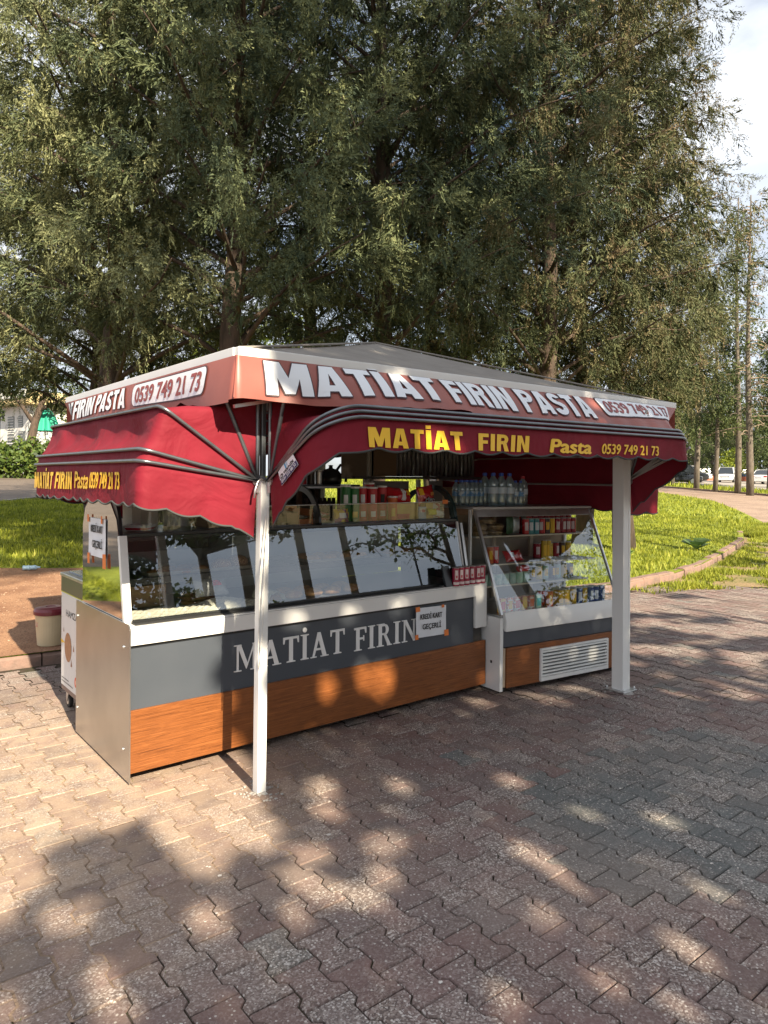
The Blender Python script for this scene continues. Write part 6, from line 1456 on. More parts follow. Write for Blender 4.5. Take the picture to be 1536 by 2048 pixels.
def open_box(label, x0, x1, y0, y1, h, m, fill, fl, nfill, low=.45):
    t = thing('display_box', label, 'box', ((x0 + x1) / 2, (y0 + y1) / 2, SZ)); e = .003; mb = MB()
    mb.box(x0, x1, y0, y1, SZ + .0005, SZ + .003); mb.box(x0, x1, y0, y0 + e, SZ + .003, SZ + h * low); mb.box(x0, x1, y1 - e, y1, SZ + .003, SZ + h * 1.2)
    mb.box(x0, x0 + e, y0 + e, y1 - e, SZ + .003, SZ + h); mb.box(x1 - e, x1, y0 + e, y1 - e, SZ + .003, SZ + h); mb.build('box_wall', m, t)
    for i in range(nfill):
        pillow('wrapped_bar', '%s %s' % (fl, ['at the bottom', 'in the middle', 'on top'][i]), 'snack', ((x0 + x1) / 2, y0 + (y1 - y0) * .45, SZ + .018 + i * .026), (x1 - x0) * .86, (y1 - y0) * .7, .028, fill, (PI / 2 - .08, 0, 0), None, [], 40 + i + int(x0 * 10))
M_ocard = paint('orange_card', (.52, .16, .05), .6)
open_box('orange display box left of the thin post', 2.04, 2.185 + .03, 3.99, 4.07, .085, M_ocard, M_choc, 'brown bar in the orange box left of the post,', 1)
open_box('plain cardboard box just right of the thin post', 2.385, 2.47, 3.99, 4.2, .085, M_card, M_choc, 'bar in the plain box right of the post,', 1, .95)
open_box('orange rimmed display box holding white and green wrapped bars', 2.475, 2.66 - .075, 3.99, 4.2, .10, M_ocard, M_whitewrap, 'white and green wrapped bar', 2, .35)
for i in range(2): pillow('wafer_bag', ['pink and white wafer bag lying below another', 'pink and white wafer bag lying on top of another'][i], 'snack', (2.66, 4.05, SZ + .020 + i * .038), .13, .10, .036, M_pinkw, (PI / 2 - .1, 0, .06), None, [], 60 + i)
pillow('snack_bag', 'yellow and purple snack bag leaning on the screen', 'snack', (2.82, 4.00, SZ + .048), .125, .095, .04, M_purple, (-.15, 0, .05), None, [(.25, .75, .3, .7, M_wvinyl)], 70)
# cans on the ledge in front of the glass
M_pom = paint('pomegranate_can', (.30, .010, .045), .25, spec=.7); M_pomr = paint('pink_print', (.75, .62, .62), .4)
first = None
for i in range(6):
    x = 3.617 + i * .053 + (0.008 if i > 2 else 0); y = 3.722 - .028 + .0015 * (i % 2)
    lab = ['leftmost slim red can on the white ledge beside the black stand', 'second slim red can from the left on the white ledge', 'third slim red can from the left on the white ledge', 'third slim red can from the right on the white ledge', 'second slim red can from the right on the white ledge', 'rightmost slim red can on the white ledge against the fridge'][i]
    if i == 0:
        first = can_like('drink_can', lab, 'can', x, y, .8125, .0262, .132, M_pom, 'slim red cans on the white ledge', M_alu, [(.05, .115, .42, M_pomr, AC), (.012, .03, .9, M_pomr, AC), (.058, .078, .26, M_red, AC + .02)], lid_h=.004)
    else: copy_tree(first, (x, y, .8125), (0, 0, random.uniform(-.25, .25)), lab)
MB().prism([(3.688, .8125), (3.716, .8125), (3.745, .955), (3.735, .958)], 'x', 3.52, 3.585).build('menu_stand', M_black, None, bev=.002)
tag(bpy.data.objects['menu_stand'], 'small black slanted stand on the white ledge left of the red cans', 'stand')

# paper notices with tape
def notice(label, fn, w, h, l1, l2, cap, tapes, seed):
    t = thing('paper_notice', label, 'notice', fn(w / 2, h / 2, 0)); rd = random.Random(seed)
    rows = [[fn(w * i / 10, h * j / 12, .004 + .004 * math.sin(i * .9 + j * .5 + seed) * math.sin(PI * i / 10 + .3) * math.sin(PI * j / 12 + .2)) for i in range(11)] for j in range(13)]
    MB().grid(rows).build('sheet', M_paper, t, smooth=True)
    for (s_, u0, v0, wd) in ((l1[0], l1[1], l1[2], l1[3]), (l2[0], l2[1], l2[2], l2[3])): text_obj('lettering', s_, M_ink, lambda u, v: fn(u0 + u, v0 + v, .0095), t, cap, wd, bold=.04)
    for (u, v, a, b) in tapes: MB().add([fn(u, v, .0105), fn(u + a, v + .002, .011), fn(u + a * .9, v + b, .0105), fn(u - .002, v + b * .95, .0105)], [(0, 1, 2, 3)]).build('tape', M_orange, t, fixn=False)
notice('white KREDİ KART GEÇERLİ notice taped to the slate front of the counter', lambda u, v, o: (3.228 + u, 3.686 - o, .490 + v - .006 * (u / .28)), .282, .205, ('KREDİ KART', .035, .125, .205), ('GEÇERLİ', .055, .055, .175), .036, [(-.008, .180, .04, .035), (.235, .190, .025, .022), (-.012, -.010, .03, .035), (.262, -.012, .042, .045)], 1)
notice('white KREDİ KART GEÇERLİ notice taped to the mirrored left end of the counter', lambda u, v, o: (1.276 - o, 4.405 - u, 1.128 + v), .315, .222, ('KREDİ KART', .06, .140, .215), ('GEÇERLİ', .085, .052, .185), .042, [(-.005, .195, .035, .045), (.25, .195, .03, .045), (.0, -.05, .045, .065), (.285, -.055, .06, .085)], 2)
for x0, x1, y, z, lab in ((3.72, 3.775, 3.946, 1.395, 'orange tape on the right end of the clear screen'), ):
    tag(box('tape', M_orange, x0, x1, y - .0012, y - .0002, z, z + .03), lab, 'tape')
tag(MB().add([(3.965, 3.852, 1.3695), (4.10, 3.842, 1.3685), (4.10, 3.87, 1.3685), (3.965, 3.88, 1.3695)], [(0, 1, 2, 3)]).build('tape', M_orange, fixn=False), 'orange tape strip on the left top corner of the drinks fridge', 'tape')

# inside the bakery counter
def tray(label, x0, x1, y0, y1, z, group='trays of pastries'):
    t = thing('baking_tray', label, 'tray', ((x0 + x1) / 2, (y0 + y1) / 2, z), 0, group)
    mb = MB(); a = .012; mb.add([(x0 + a, y0 + a, z), (x1 - a, y0 + a, z), (x1 - a, y1 - a, z), (x0 + a, y1 - a, z), (x0, y0, z + .022), (x1, y0, z + .022), (x1, y1, z + .022), (x0, y1, z + .022), (x0 - .008, y0 - .008, z + .022), (x1 + .008, y0 - .008, z + .022), (x1 + .008, y1 + .008, z + .022), (x0 - .008, y1 + .008, z + .022)],
        [(0, 1, 2, 3), (0, 4, 5, 1), (1, 5, 6, 2), (2, 6, 7, 3), (3, 7, 4, 0), (4, 8, 9, 5), (5, 9, 10, 6), (6, 10, 11, 7), (7, 11, 8, 4)]); mb.build('tray', M_tray, t); return t
tray('baking tray with flat pastries and two seeded buns at the left of the counter', 1.47, 2.18, 3.975, 4.36, 1.024); tray('second baking tray with round buns in the middle of the counter', 2.55, 3.15, 3.975, 4.36, 1.024); tray('third baking tray at the right end of the counter', 3.20, 3.76, 3.975, 4.36, 1.024)
M_bun = mat('seeded_crust', (.22, .095, .035), .45, col2=(.50, .33, .16), scale=120, contrast=(.52, .62), bump=.5); M_past = mat('baked_pastry', (.42, .20, .08), .5, col2=(.20, .08, .03), scale=16, bump=.4); M_past2 = mat('golden_pastry', (.55, .33, .14), .5, col2=(.30, .13, .05), scale=18, bump=.4)
def bun(label, x, y, z, r, h, m, group, ax=1.0, rot=0., name='bun', cat='bun'):
    mb = MB(); mb.lathe([(r * .86, 0), (r, h * .25), (r * .95, h * .55), (r * .7, h * .85), (r * .32, h * .985), (r * .05, h)], (0, 0, 0), 18); ph = random.uniform(0, 6)
    c_, s_ = math.cos(rot), math.sin(rot)
    mb.v = [((v[0] * c_ * ax - v[1] * s_) * (1 + .05 * math.sin(v[2] * 60 + ph + math.atan2(v[1], v[0]) * 3)) + x, (v[0] * s_ * ax + v[1] * c_) + y, v[2] + z) for v in mb.v]
    return tag(mb.build(name, m, smooth=True), label, cat, group)
bun('seeded round bun on the left tray, left of the two', 1.955, 4.05, 1.026, .066, .066, M_bun, None); bun('seeded round bun on the left tray, right of the two', 2.078, 4.08, 1.026, .070, .076, M_bun, None)
for i, (x, y, ax, lab) in enumerate([(1.56, 4.06, 1.2, 'flat brown pastry nearest the left end of the tray'), (1.66, 4.16, 1.0, 'flat brown pastry at the back left of the tray'), (1.70, 4.04, 1.3, 'flat pastry with cream stripe at the front of the left tray'), (1.82, 4.06, 1.0, 'pink glazed pastry left of the seeded buns'), (1.80, 4.19, 1.2, 'dark pastry behind the pink glazed one')]):
    bun(lab, x, y, 1.026, .055, .032, [M_past, M_past2][i % 2], None, ax, i * .8, 'pastry', 'pastry')
for i in range(8): bun(ORD_[i % 4] + ' round pastry from the left in the ' + ['front', 'back'][i // 4] + ' row of the middle tray', 2.62 + .13 * (i % 4), 4.04 + .13 * (i // 4), 1.026, .052, .045, M_past2, 'golden pastries on the middle tray', name='pastry', cat='pastry')
for i in range(6): bun(ORD_[i % 3] + ' small brown pastry from the left, ' + ['front', 'back'][i // 3] + ' row of the right tray', 3.27 + .14 * (i % 3), 4.04 + .14 * (i // 3), 1.026, .052, .04, M_past, 'brown pastries on the right tray', name='pastry', cat='pastry')
for i in range(10): bun(ORD_[i % 5] + ' golden roll from the left, ' + ['front', 'back'][i // 5] + ' row on the lower deck', 2.25 + .15 * (i % 5), 3.93 + .13 * (i // 5), .822, .055, .05, M_past2, 'golden rolls on the lower deck', 1.3, .3, name='roll', cat='roll')
# crumpled greaseproof paper on the deck
rows = []
for j in range(15):
    rows.append([(1.34 + .86 * i / 30 + .004 * math.sin(j * 3.1), 3.81 + .27 * j / 14 - .04 * (i / 30), .8175 + .012 * abs(math.sin(i * .45 + j * .3)) * (.3 + j / 20) + .045 * math.exp(-((i - 20) / 5) ** 2) * math.sin(PI * j / 14) + .012 * math.sin(i * 1.3 + j) ** 2 * math.sin(PI * j / 14)) for i in range(31)])
tag(MB().grid(rows).build('greaseproof_paper', mat('greaseproof', (.60, .58, .48), .7, col2=(.52, .49, .40), scale=7), smooth=False), 'crumpled beige greaseproof paper lying on the counter deck', 'paper')
rows = [[(2.16 + .12 * i / 8, 3.82 + .22 * j / 6, .838 + .05 * math.sin(PI * i / 8) ** .5 + .006 * math.sin(i * 2 + j)) for i in range(9)] for j in range(7)]
tag(MB().grid(rows).build('folded_paper', mat('yellow_paper', (.58, .55, .38), .75)), 'folded yellowish paper standing beside the greaseproof sheet', 'paper')
carton('plain cardboard box on the deck at the left end', 1.36, 1.66, 4.18, 4.42, .817, .945, M_card)
M_plasbag = mat('clear_plastic_bag', (.55, .55, .54), .2, trans=.3, col2=(.40, .40, .40), scale=12, bump=.4)
for i in range(4): pillow('bread_pack', ['bottom', 'second', 'third', 'topmost'][i] + ' pack in the pile of bagged flatbreads on the deck', 'bread', (1.83, 4.12, .830 + i * .026), .22, .16, .026, [M_past, M_past2, M_past, M_plasbag][i], (PI / 2, 0, .1 * i), 'pile of bagged flatbreads', [], 80 + i)
pillow('plastic_bag', 'crumpled clear bag with red print on the bread pile', 'bag', (1.87, 4.02, .935), .22, .14, .08, M_plasbag, (-.6, 0, 0), None, [(.5, .75, .35, .6, M_red)], 90)
tag(box('bottle_yellow', mat('cooking_oil', (.55, .5, .03), .3), 2.10, 2.14, 4.46, 4.50, 1.024, 1.15), 'yellow bottle standing at the back of the upper shelf', 'bottle')
bpy.data.objects['bottle_yellow'].name = 'oil_bottle'

# ------------------------------------------------------------------ fridge contents, in fridge space
FR = Matrix.Translation(Vector((3.933, 3.554, 0))) @ Matrix.Rotation(math.radians(-5.4), 4, 'Z') @ Matrix.Rotation(math.radians(.6), 4, 'Y')
def F(x, y, z): return tuple(FR @ Vector((x, y, z)))
ORD = ['first', 'second', 'third', 'fourth', 'fifth', 'sixth', 'seventh', 'eighth', 'ninth', 'tenth']
M_dred = paint('dark_red_can', (.36, .012, .03), .25); M_bred = paint('bright_red_can', (.58, .02, .025), .25); M_teal = paint('teal_can', (.05, .30, .33), .25); M_gold = paint('gold_can', (.55, .36, .03), .25); M_blue = paint('blue_can', (.03, .07, .25), .25)
M_dk = paint('dark_brown_can', (.05, .03, .025), .3); M_cup = mat('pale_green_cup', (.42, .55, .46), .35, col2=(.20, .40, .30), scale=30); M_juice = mat('fruit_print_carton', (.60, .58, .50), .4, col2=(.50, .10, .04), scale=32, contrast=(.48, .55)); M_juice2 = mat('yellow_fruit_carton', (.60, .42, .05), .4, col2=(.50, .12, .06), scale=30, contrast=(.5, .55))
def cans_row(lab, items, y, z, r, h, group):
    protos = {}
    for i, (x, m_) in enumerate(items):
        n_ = (m_.name, r, h); L_ = lab % (ORD[min(i, 9)])
        if n_ in protos: copy_tree(protos[n_], F(x, y + random.uniform(-.004, .004), z), (0, 0, random.uniform(-.5, .5)), L_)
        else: protos[n_] = can_like('drink_can', L_, 'can', *F(x, y, z), r, h, m_, group, M_alu, [(h * .25, h * .78, .5, M_pomr if 'red' in m_.name else (M_wvinyl if m_ in (M_teal, M_blue) else M_yellow), AC)], lid_h=.003, n=14)
ztop = SH[2][1] + .001
cans_row('%s can from the left in the back row on the top fridge shelf', [(.60 + i * .068, [M_bred, M_dk, M_bred, M_dred, M_dred, M_dred, M_dred, M_dred, M_dred, M_dred][i]) for i in range(10)], .47, ztop, .032, .145, 'cans on the top fridge shelf, back row')
cans_row('%s can from the left in the front row on the top fridge shelf', [(.62, M_bred), (.675, M_teal), (.735, M_teal), (.80, M_bred), (.865, M_dk), (.92, M_yellow), (.99, M_dred), (1.055, M_dred), (1.12, M_dred), (1.185, M_dred), (1.25, M_dred)][:10], .385, ztop, .029, .125, 'cans on the top fridge shelf, front row')
for i, (x, z0, w, h) in enumerate([(.14, 0, .15, .045), (.30, 0, .15, .045), (.14, .048, .15, .045), (.31, .048, .16, .045), (.22, .096, .16, .045)]):
    q = F(x, .42, ztop + z0); t = thing('sandwich_box', ['clear sandwich box, bottom left of the pile on the top fridge shelf', 'clear sandwich box, bottom right of the pile on the top fridge shelf', 'clear sandwich box, middle left of the pile', 'clear sandwich box, middle right of the pile', 'clear sandwich box on top of the pile in the fridge'][i], 'sandwich', q)
    MB().lathe([(w * .40, 0), (w * .5, h * .5), (w * .5, h * .6), (w * .34, h)], (0, 0, 0), 12).build('sandwich', mat('sandwich_bread', (.42, .28, .13), .6, col2=(.20, .11, .05), scale=30), t, local=True)
    MB().lathe([(w * .42, 0), (w * .53, h * .5), (w * .53, h * .62), (w * .36, h * 1.04)], (0, 0, 0), 12).build('clear_box', M_glass2, t, local=True)
for i, (x, m_) in enumerate([(.455, paint('dark_green_pack', (.04, .12, .05))), (.525, mat('grey_foil', (.35, .36, .36), .3, .5))]):
    pillow('snack_pouch', ['dark green pouch beside the sandwich boxes', 'grey foil pouch left of the red cans on the top fridge shelf'][i], 'pouch', F(x, .40, ztop + .075), .085, .145, .045, m_, (0, 0, 0), None, [], 100 + i)
z1_ = SH[1][1] + .001
pillow('chocolate_pack', 'large red foil pack lying on the middle fridge shelf', 'pack', F(.43, .33, z1_ + .045), .24, .10, .06, M_redbag, (-.5, 0, .1), None, [(.2, .4, .3, .7, M_wvinyl)], 110)
cans_row('%s tall yellow can from the left on the middle fridge shelf', [(.70, M_gold), (.745, M_gold)], .25, z1_, .024, .165, 'tall yellow cans')
cans_row('%s can at the far left end of the middle fridge shelf', [(.16, M_orng), (.215, M_bred)], .30, z1_, .026, .13, 'cans at the left of the middle shelf')
cans_row('%s can from the left, back row, middle fridge shelf', [(.82 + .075 * i, [M_dred, M_dk, M_gold, M_dred, M_dk, M_gold][i]) for i in range(6)], .45, z1_, .030, .12, 'back row of the middle fridge shelf')
z2_ = SH[0][1] + .001
def cups(lab, n, x0, dx, y, z, r, h, m_, group, per=''):
    p0 = None
    for i in range(n):
        L_ = lab % ORD[min(i, 9)]
        if p0: copy_tree(p0, F(x0 + dx * i, y, z), None, L_)
        else: p0 = can_like('drink_cup', L_, 'cup', *F(x0, y, z), r, h, m_, group, M_alu, None, lid_h=.003, n=14)
cups('%s pale green cup from the left on the lowest wire shelf of the fridge', 8, .075, .075, .36, z2_, .033, .085, M_cup, 'pale green cups in the fridge')
tc_ = thing('drink_can', 'red can lying on its side above the pale cups', 'can', F(.50, .34, z2_ + .115)); MB().lathe([(.024, 0), (.027, .005), (.027, .105), (.024, .11)], (0, 0, 0), 14, axis='x').build('body', M_bred, tc_, local=True)
cans_row('%s can from the left in the right half of the lowest wire shelf', [(.74 + .075 * i, [M_dk, M_gold, M_cup, M_dk, M_cup, M_gold, M_dk][i]) for i in range(7)], .42, z2_, .030, .115, 'right part of the lowest wire shelf')
zb_ = .574
for i in range(6):
    t = thing('juice_carton', ORD[i] + ' small juice carton from the left on the fridge floor', 'carton', F(.10 + .075 * i, .10, zb_), math.radians(-5.4), 'juice cartons on the fridge floor')
    MB().box(-.027, .027, -.02, .02, 0, .115).build('body', [M_juice2, M_juice, M_juice, M_juice2, M_juice, M_cup][i], t, bev=.002, local=True); MB().box(-.020, .020, -.0215, -.0202, .03, .09).build('print', [M_red, M_juice2, M_redbag, M_yfoil, M_orng, M_teal][i], t, local=True)
cans_row('%s can from the left in the front row on the fridge floor', [(.60, M_orng), (.72, M_gold), (.785, M_gold), (.87, M_gold), (.94, M_blue), (1.00, M_gold), (1.07, M_blue), (1.14, M_blue), (1.21, M_blue)], .09, zb_, .0285, .135, 'cans on the fridge floor, front row')
cans_row('%s can from the left in the second row on the fridge floor', [(.62 + .075 * i, [M_bred, M_dred, M_gold, M_dk, M_blue, M_dk, M_blue, M_dk, M_blue][i]) for i in range(9)], .20, zb_, .0285, .12, 'cans on the fridge floor, second row')

# water bottles on top of the fridge
M_water = glass_mat('water_plastic', .16, 1.0, (.90, .96, .98), .10, (.9, .96, 1))
_t = M_water.node_tree; _o = _t.nodes['Material Output']; _src = _o.inputs['Surface'].links[0].from_socket; _d = N(_t, 'ShaderNodeBsdfDiffuse'); _d.inputs['Color'].default_value = (.50, .62, .68, 1); _tl = N(_t, 'ShaderNodeBsdfTranslucent'); _tl.inputs['Color'].default_value = (.55, .68, .74, 1)
_m1 = N(_t, 'ShaderNodeMixShader'); _m1.inputs['Fac'].default_value = .5; _m2 = N(_t, 'ShaderNodeMixShader'); _m2.inputs['Fac'].default_value = .40
_t.links.new(_d.outputs[0], _m1.inputs[1]); _t.links.new(_tl.outputs[0], _m1.inputs[2]); _t.links.new(_src, _m2.inputs[1]); _t.links.new(_m1.outputs[0], _m2.inputs[2]); _t.links.new(_m2.outputs[0], _o.inputs['Surface']); M_bcap = paint('blue_cap', (.03, .10, .50), .35); M_rcap = paint('red_cap', (.50, .03, .04), .35); M_label = mat('pale_blue_label', (.55, .66, .76), .4); M_label2 = mat('blue_label', (.10, .28, .55), .4, col2=(.5, .6, .7), scale=18, contrast=(.5, .55))
def bottle(label, x, y, z, r, h, cap, lab_m, proto=None):
    t = thing('water_bottle', label, 'bottle', (x, y, z), random.uniform(0, .5), 'water bottles on top of the drinks fridge'); s = h / .26
    prof = [(r * .8, 0), (r, .008), (r * .93, .03 * s), (r, .045 * s), (r * .93, .06 * s), (r, .075 * s), (r, .15 * s), (r * .93, .165 * s), (r, .18 * s), (r * .8, .20 * s), (r * .45, .225 * s), (r * .36, .235 * s)]
    MB().lathe(prof, (0, 0, 0), 14).build('bottle', M_water, t, local=True, smooth=True)
    MB().lathe([(r * .40, .236 * s), (r * .42, .238 * s), (r * .42, .258 * s), (r * .2, .26 * s)], (0, 0, 0), 12).build('cap', cap, t, local=True)
    MB().lathe([(r * 1.012, .095 * s), (r * 1.012, .145 * s)], (0, 0, 0), 14).build('label', lab_m, t, local=True)
    return t
p1 = bottle('small blue capped water bottle at the front left of the shrink wrapped pack', 4.10, 4.12, 1.367, .032, .21, M_bcap, M_label2)
p2 = bottle('large clear water bottle at the front of the fridge top', 4.36, 4.02, 1.366, .043, .27, M_bcap, M_label)
p3 = bottle('red capped large water bottle at the right end of the row', 4.70, 4.15, 1.361, .043, .25, M_rcap, M_label)
k_ = 0
for i in range(5):
    for j in range(2):
        if i == j == 0: continue
        copy_tree(p1, (4.10 + .068 * i * .78 + .0 + .0, 4.12 + .07 * j + .015 * i * .0, 1.367 - .0007 * i), (0, 0, random.uniform(0, 6)), 'small blue capped bottle, %s from the left, %s row of the pack' % (ORD[i], ['front', 'back'][j]))
for i in range(3):
    for j in range(2):
        if i == j == 0: continue
        copy_tree(p2, (4.36 + .09 * i, 4.02 + .095 * j - .008 * i, 1.366 - .001 * i), (0, 0, random.uniform(0, 6)), 'large clear water bottle, %s from the left in the %s row' % (ORD[i], ['front', 'back'][j]))
for i, (x, y) in enumerate(((4.61, 4.00), (4.665, 3.99))): copy_tree(p1, (x, y, 1.362), (0, 0, 1.0 + i), ['small blue capped bottle standing in front of the large ones, left', 'small blue capped bottle standing in front of the large ones, right'][i])
for i, (x, y) in enumerate(((4.74, 4.03), (4.64, 4.17))): copy_tree(p3, (x, y, 1.361), (0, 0, 2.0 + i), ['red capped large bottle at the front right corner of the fridge top', 'red capped large bottle behind the small ones'][i])
M_film = glass_mat('shrink_film', .05, 1.3, (.93, .95, .96), .12)
rows = [[(4.075 + .30 * i / 10, 4.075 - .004 + .006 * math.sin(i * 2.1 + j), 1.37 + .19 * j / 8) for i in range(11)] for j in range(9)]
tag(MB().grid(rows).build('shrink_film', M_film, smooth=True, fixn=False), 'shiny film around the pack of small water bottles', 'film')

# ------------------------------------------------------------------ behind the stall
M_rackw = paint('brown_rack_wood', (.11, .055, .03), .6, col2=(.07, .035, .02), scale=8); M_rackd = mat('dark_crate', (.030, .024, .022), .6, col2=(.07, .04, .035), scale=30, contrast=(.5, .6))
rk = thing('storage_rack', 'dark storage rack with brown uprights behind the left half of the counter', 'rack', (3.0, 5.0, 0))
for x in (2.56, 3.02, 3.42): box('upright', M_rackw, x, x + .035, 4.88, 4.915, 0.004, 1.50, rk); box('upright', M_rackw, x, x + .035, 5.25, 5.285, 0.004, 1.50, rk)
for z in (.5, 1.0): box('rack_shelf', M_rackd, 2.56, 3.455, 4.916, 5.249, z, z + .02, rk)
box('rack_top', M_black, 2.50, 3.62, 4.86, 5.30, 1.50, 1.53, rk); box('rack_top_edge', M_alu, 2.50, 3.62, 4.850, 4.858, 1.502, 1.516, rk)
box('rack_back', M_rackd, 2.60, 3.50, 5.286, 5.296, .30, 1.49, rk)
for i, (x, z) in enumerate([(2.62, .52), (3.07, .52), (2.62, 1.02), (3.07, 1.02)]):
    t = thing('crate', ['black slatted crate, lower left in the storage rack', 'black slatted crate, lower right in the storage rack', 'black slatted crate, upper left in the storage rack', 'black slatted crate, upper right in the storage rack'][i], 'crate', (x + .17, 5.05, z)); mb = MB()
    for q in range(8): mb.box(x + .0 + q * .045, x + .03 + q * .045, 4.93, 4.94, z + .001, z + .40)
    mb.box(x, x + .345, 4.941, 5.22, z + .001, z + .37); mb.build('crate_body', M_rackd, t)
kt = thing('kettle', 'black kettle with curved handle on the rack behind the counter', 'kettle', (3.40, 4.98, 1.531))
MB().lathe([(.085, 0), (.095, .03), (.09, .09), (.06, .125), (.02, .135), (.015, .15), (.022, .16), (.0, .165)], (0, 0, 0), 20).build('body', M_black, kt, local=True, smooth=True)
MB().tube([(.06, 0, .12), (.10, 0, .165), (.15, 0, .15), (.165, 0, .09), (.155, 0, .02)], .012, 8).build('handle', M_black, kt, local=True, smooth=True); MB().tube([(-.07, 0, .07), (-.12, 0, .11)], [.02, .012], 8).build('spout', M_alu, kt, local=True)
for i, (x, h, m_, lab) in enumerate([(3.12, .10, M_red, 'small red tin on the rack beside the kettle'), (3.20, .14, M_dk, 'dark jar on the rack beside the kettle'), (3.28, .11, M_alu, 'metal cup on the rack beside the kettle')]): can_like('tin', lab, 'tin', x, 4.98, 1.531, .035, h, m_, None, M_lid)
# shelf unit with boxed goods
su = thing('back_shelf', 'raised back shelf carrying boxes and wrapped packs behind the fridge', 'shelf', (4.3, 4.95, 0))
for x in (3.70, 3.735, 4.28, 5.02): box('upright', mat('grey_post', (.33, .31, .28), .5), x, x + .028, 4.86, 4.895, .004, 1.95 if x < 3.75 else 1.575, su)
box('shelf_board', M_dark, 3.55, 5.08, 4.84, 5.18, 1.577, 1.600, su); box('lower_board', mat('grey_board', (.22, .215, .20), .6), 3.74, 4.20, 4.90, 4.91, 1.15, 1.56, su); box('lower_board', M_dark, 3.55, 5.08, 4.84, 5.18, .80, .82, su); box('lower_board', mat('grey_board', (.22, .215, .20), .6), 4.45, 4.62, 4.90, 4.91, 1.15, 1.56, su)
box('lower_board', M_card, 4.64, 5.0, 4.90, 5.1, .821, 1.50, su)
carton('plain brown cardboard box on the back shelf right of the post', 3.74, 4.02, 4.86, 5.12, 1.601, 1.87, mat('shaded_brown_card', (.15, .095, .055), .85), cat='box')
tag(box('brown_banner', mat('brown_banner', (.12, .09, .065), .5, col2=(.30, .26, .22), scale=5, contrast=(.60, .72)), 3.43, 3.695, 4.865, 4.872, 1.585, 1.86), 'brown printed banner hanging left of the post behind the counter', 'banner')
M_pack = mat('wrapped_cups', (.20, .20, .20), .25, col2=(.12, .12, .12), scale=24, vec=(1, 1, .3), spec=.8, bump=.6)
for i in range(5):
    x0 = 4.035 + i * .205; h = [.25, .24, .245, .25, .24][i]; t = thing('wrapped_pack', ORD[i] + ' film wrapped pack of clear cups from the left on the back shelf', 'pack', (x0 + .1, 4.98, 1.601), 0, 'wrapped packs on the back shelf'); mb = MB()
    for c_ in range(4):
        for r_ in range(2): mb.lathe([(.020, 0), (.0245, h * .96), (.022, h)], (-.074 + c_ * .05, -.06 + .06 * r_, 0.001), 10)
    mb.build('cup_stacks', M_pack, t, local=True, smooth=True); MB().box(-.101, .101, -.092, .03, .0005, h + .004).build('film', M_film, t, local=True, bev=.01)
# tall narrow things behind left: grey post of the tent centre
#tag(box('divider_board', mat('grey_divider', (.30, .29, .27), .6), 5.05, 5.07, 4.4, 5.1, .01, .02), 'thin grey board lying on the paving behind the fridge', 'board')

# ------------------------------------------------------------------ ice cream cart
M_cartw = mat('cart_white', (.66, .66, .66), .35, col2=(.62, .62, .62), scale=3); M_olive = mat('cart_dark_band', (.10, .105, .075), .3)
ic = thing('ice_cream_cart', 'white ice cream freezer cart with printed side standing behind the steel side panel', 'cart', (1.33, 5.25, 0))
X0, X1, Y0c, Y1c = 1.333, 1.90, 4.66, 5.235
box('body', M_cartw, X0, X1, Y0c, Y1c, .16, .798, ic, bev=.004)
box('band', M_olive, X0 - .002, X1, Y0c, Y1c, .803, .905, ic, bev=.002); box('yellow_line', mat('yellow_green_line', (.55, .55, .05), .4), X0 - .003, X1, Y0c, Y1c, .798, .8028, ic)
box('top_trim', M_alu, X0 - .008, X1 + .01, Y0c - .005, Y1c + .008, .906, .930, ic, bev=.004); box('sliding_lid', mat('blue_grey_glass', (.13, .17, .22), .12), X0 + .04, X1 - .03, Y0c + .03, Y1c - .03, .931, .937, ic)
box('base_rim', mat('brown_rim', (.20, .14, .12), .5), X0 + .004, X1, Y0c, Y1c, .128, .159, ic)
def cs_(u, v, o=0.0): return (X0 - .0008 - o, 5.232 - u, v)      # side face, u from the left edge
text_obj('lettering', 'HAMZA B', M_ink, lambda u, v: cs_(.12 + u, .645 + v, .0005), ic, .044, .335, bold=.0)
MB().add([cs_(.17 + .082 * math.cos(a), .44 + .098 * math.sin(a), .0005) for a in [2 * PI * i / 28 for i in range(28)]], [tuple(range(28))]).build('printed_cookie', mat('cookie_print', (.40, .20, .10), .5, col2=(.30, .14, .07), scale=40), ic, fixn=False)
for i, (u, v, r_) in enumerate([(.065, .545, .016), (.30, .455, .022), (.25, .35, .026), (.37, .345, .024)]):
    MB().add([cs_(u - r_ * .6, v - r_, .0005), cs_(u + r_ * .7, v - r_ * .8, .0005), cs_(u - r_ * .1, v + r_, .0005)], [(0, 1, 2)]).build('printed_crumb', mat('crumb_print', (.30, .14, .08), .5), ic, fixn=False)
MB().add([cs_(.0, .472, .0003), cs_(.085, .462, .0003), cs_(.085, .455, .0003), cs_(.04, .455, .0003), cs_(.02, .44, .0003), cs_(.0, .46, .0003)], [tuple(range(6))]).build('printed_drip', M_yellow, ic, fixn=False)
MB().add([cs_(.39 + .02 * math.cos(a), .555 + .045 * math.sin(a), .0005) for a in [2 * PI * i / 16 for i in range(16)]], [tuple(range(16))]).build('printed_lemon', mat('lemon_print', (.75, .60, .05), .5), ic, fixn=False)
MB().add([cs_(.355 + .030 * math.cos(a), .245 + .034 * math.sin(a), .0005) for a in [2 * PI * i / 20 for i in range(20)]], [tuple(range(20))]).build('round_logo', mat('red_logo', (.62, .10, .04), .5), ic, fixn=False)
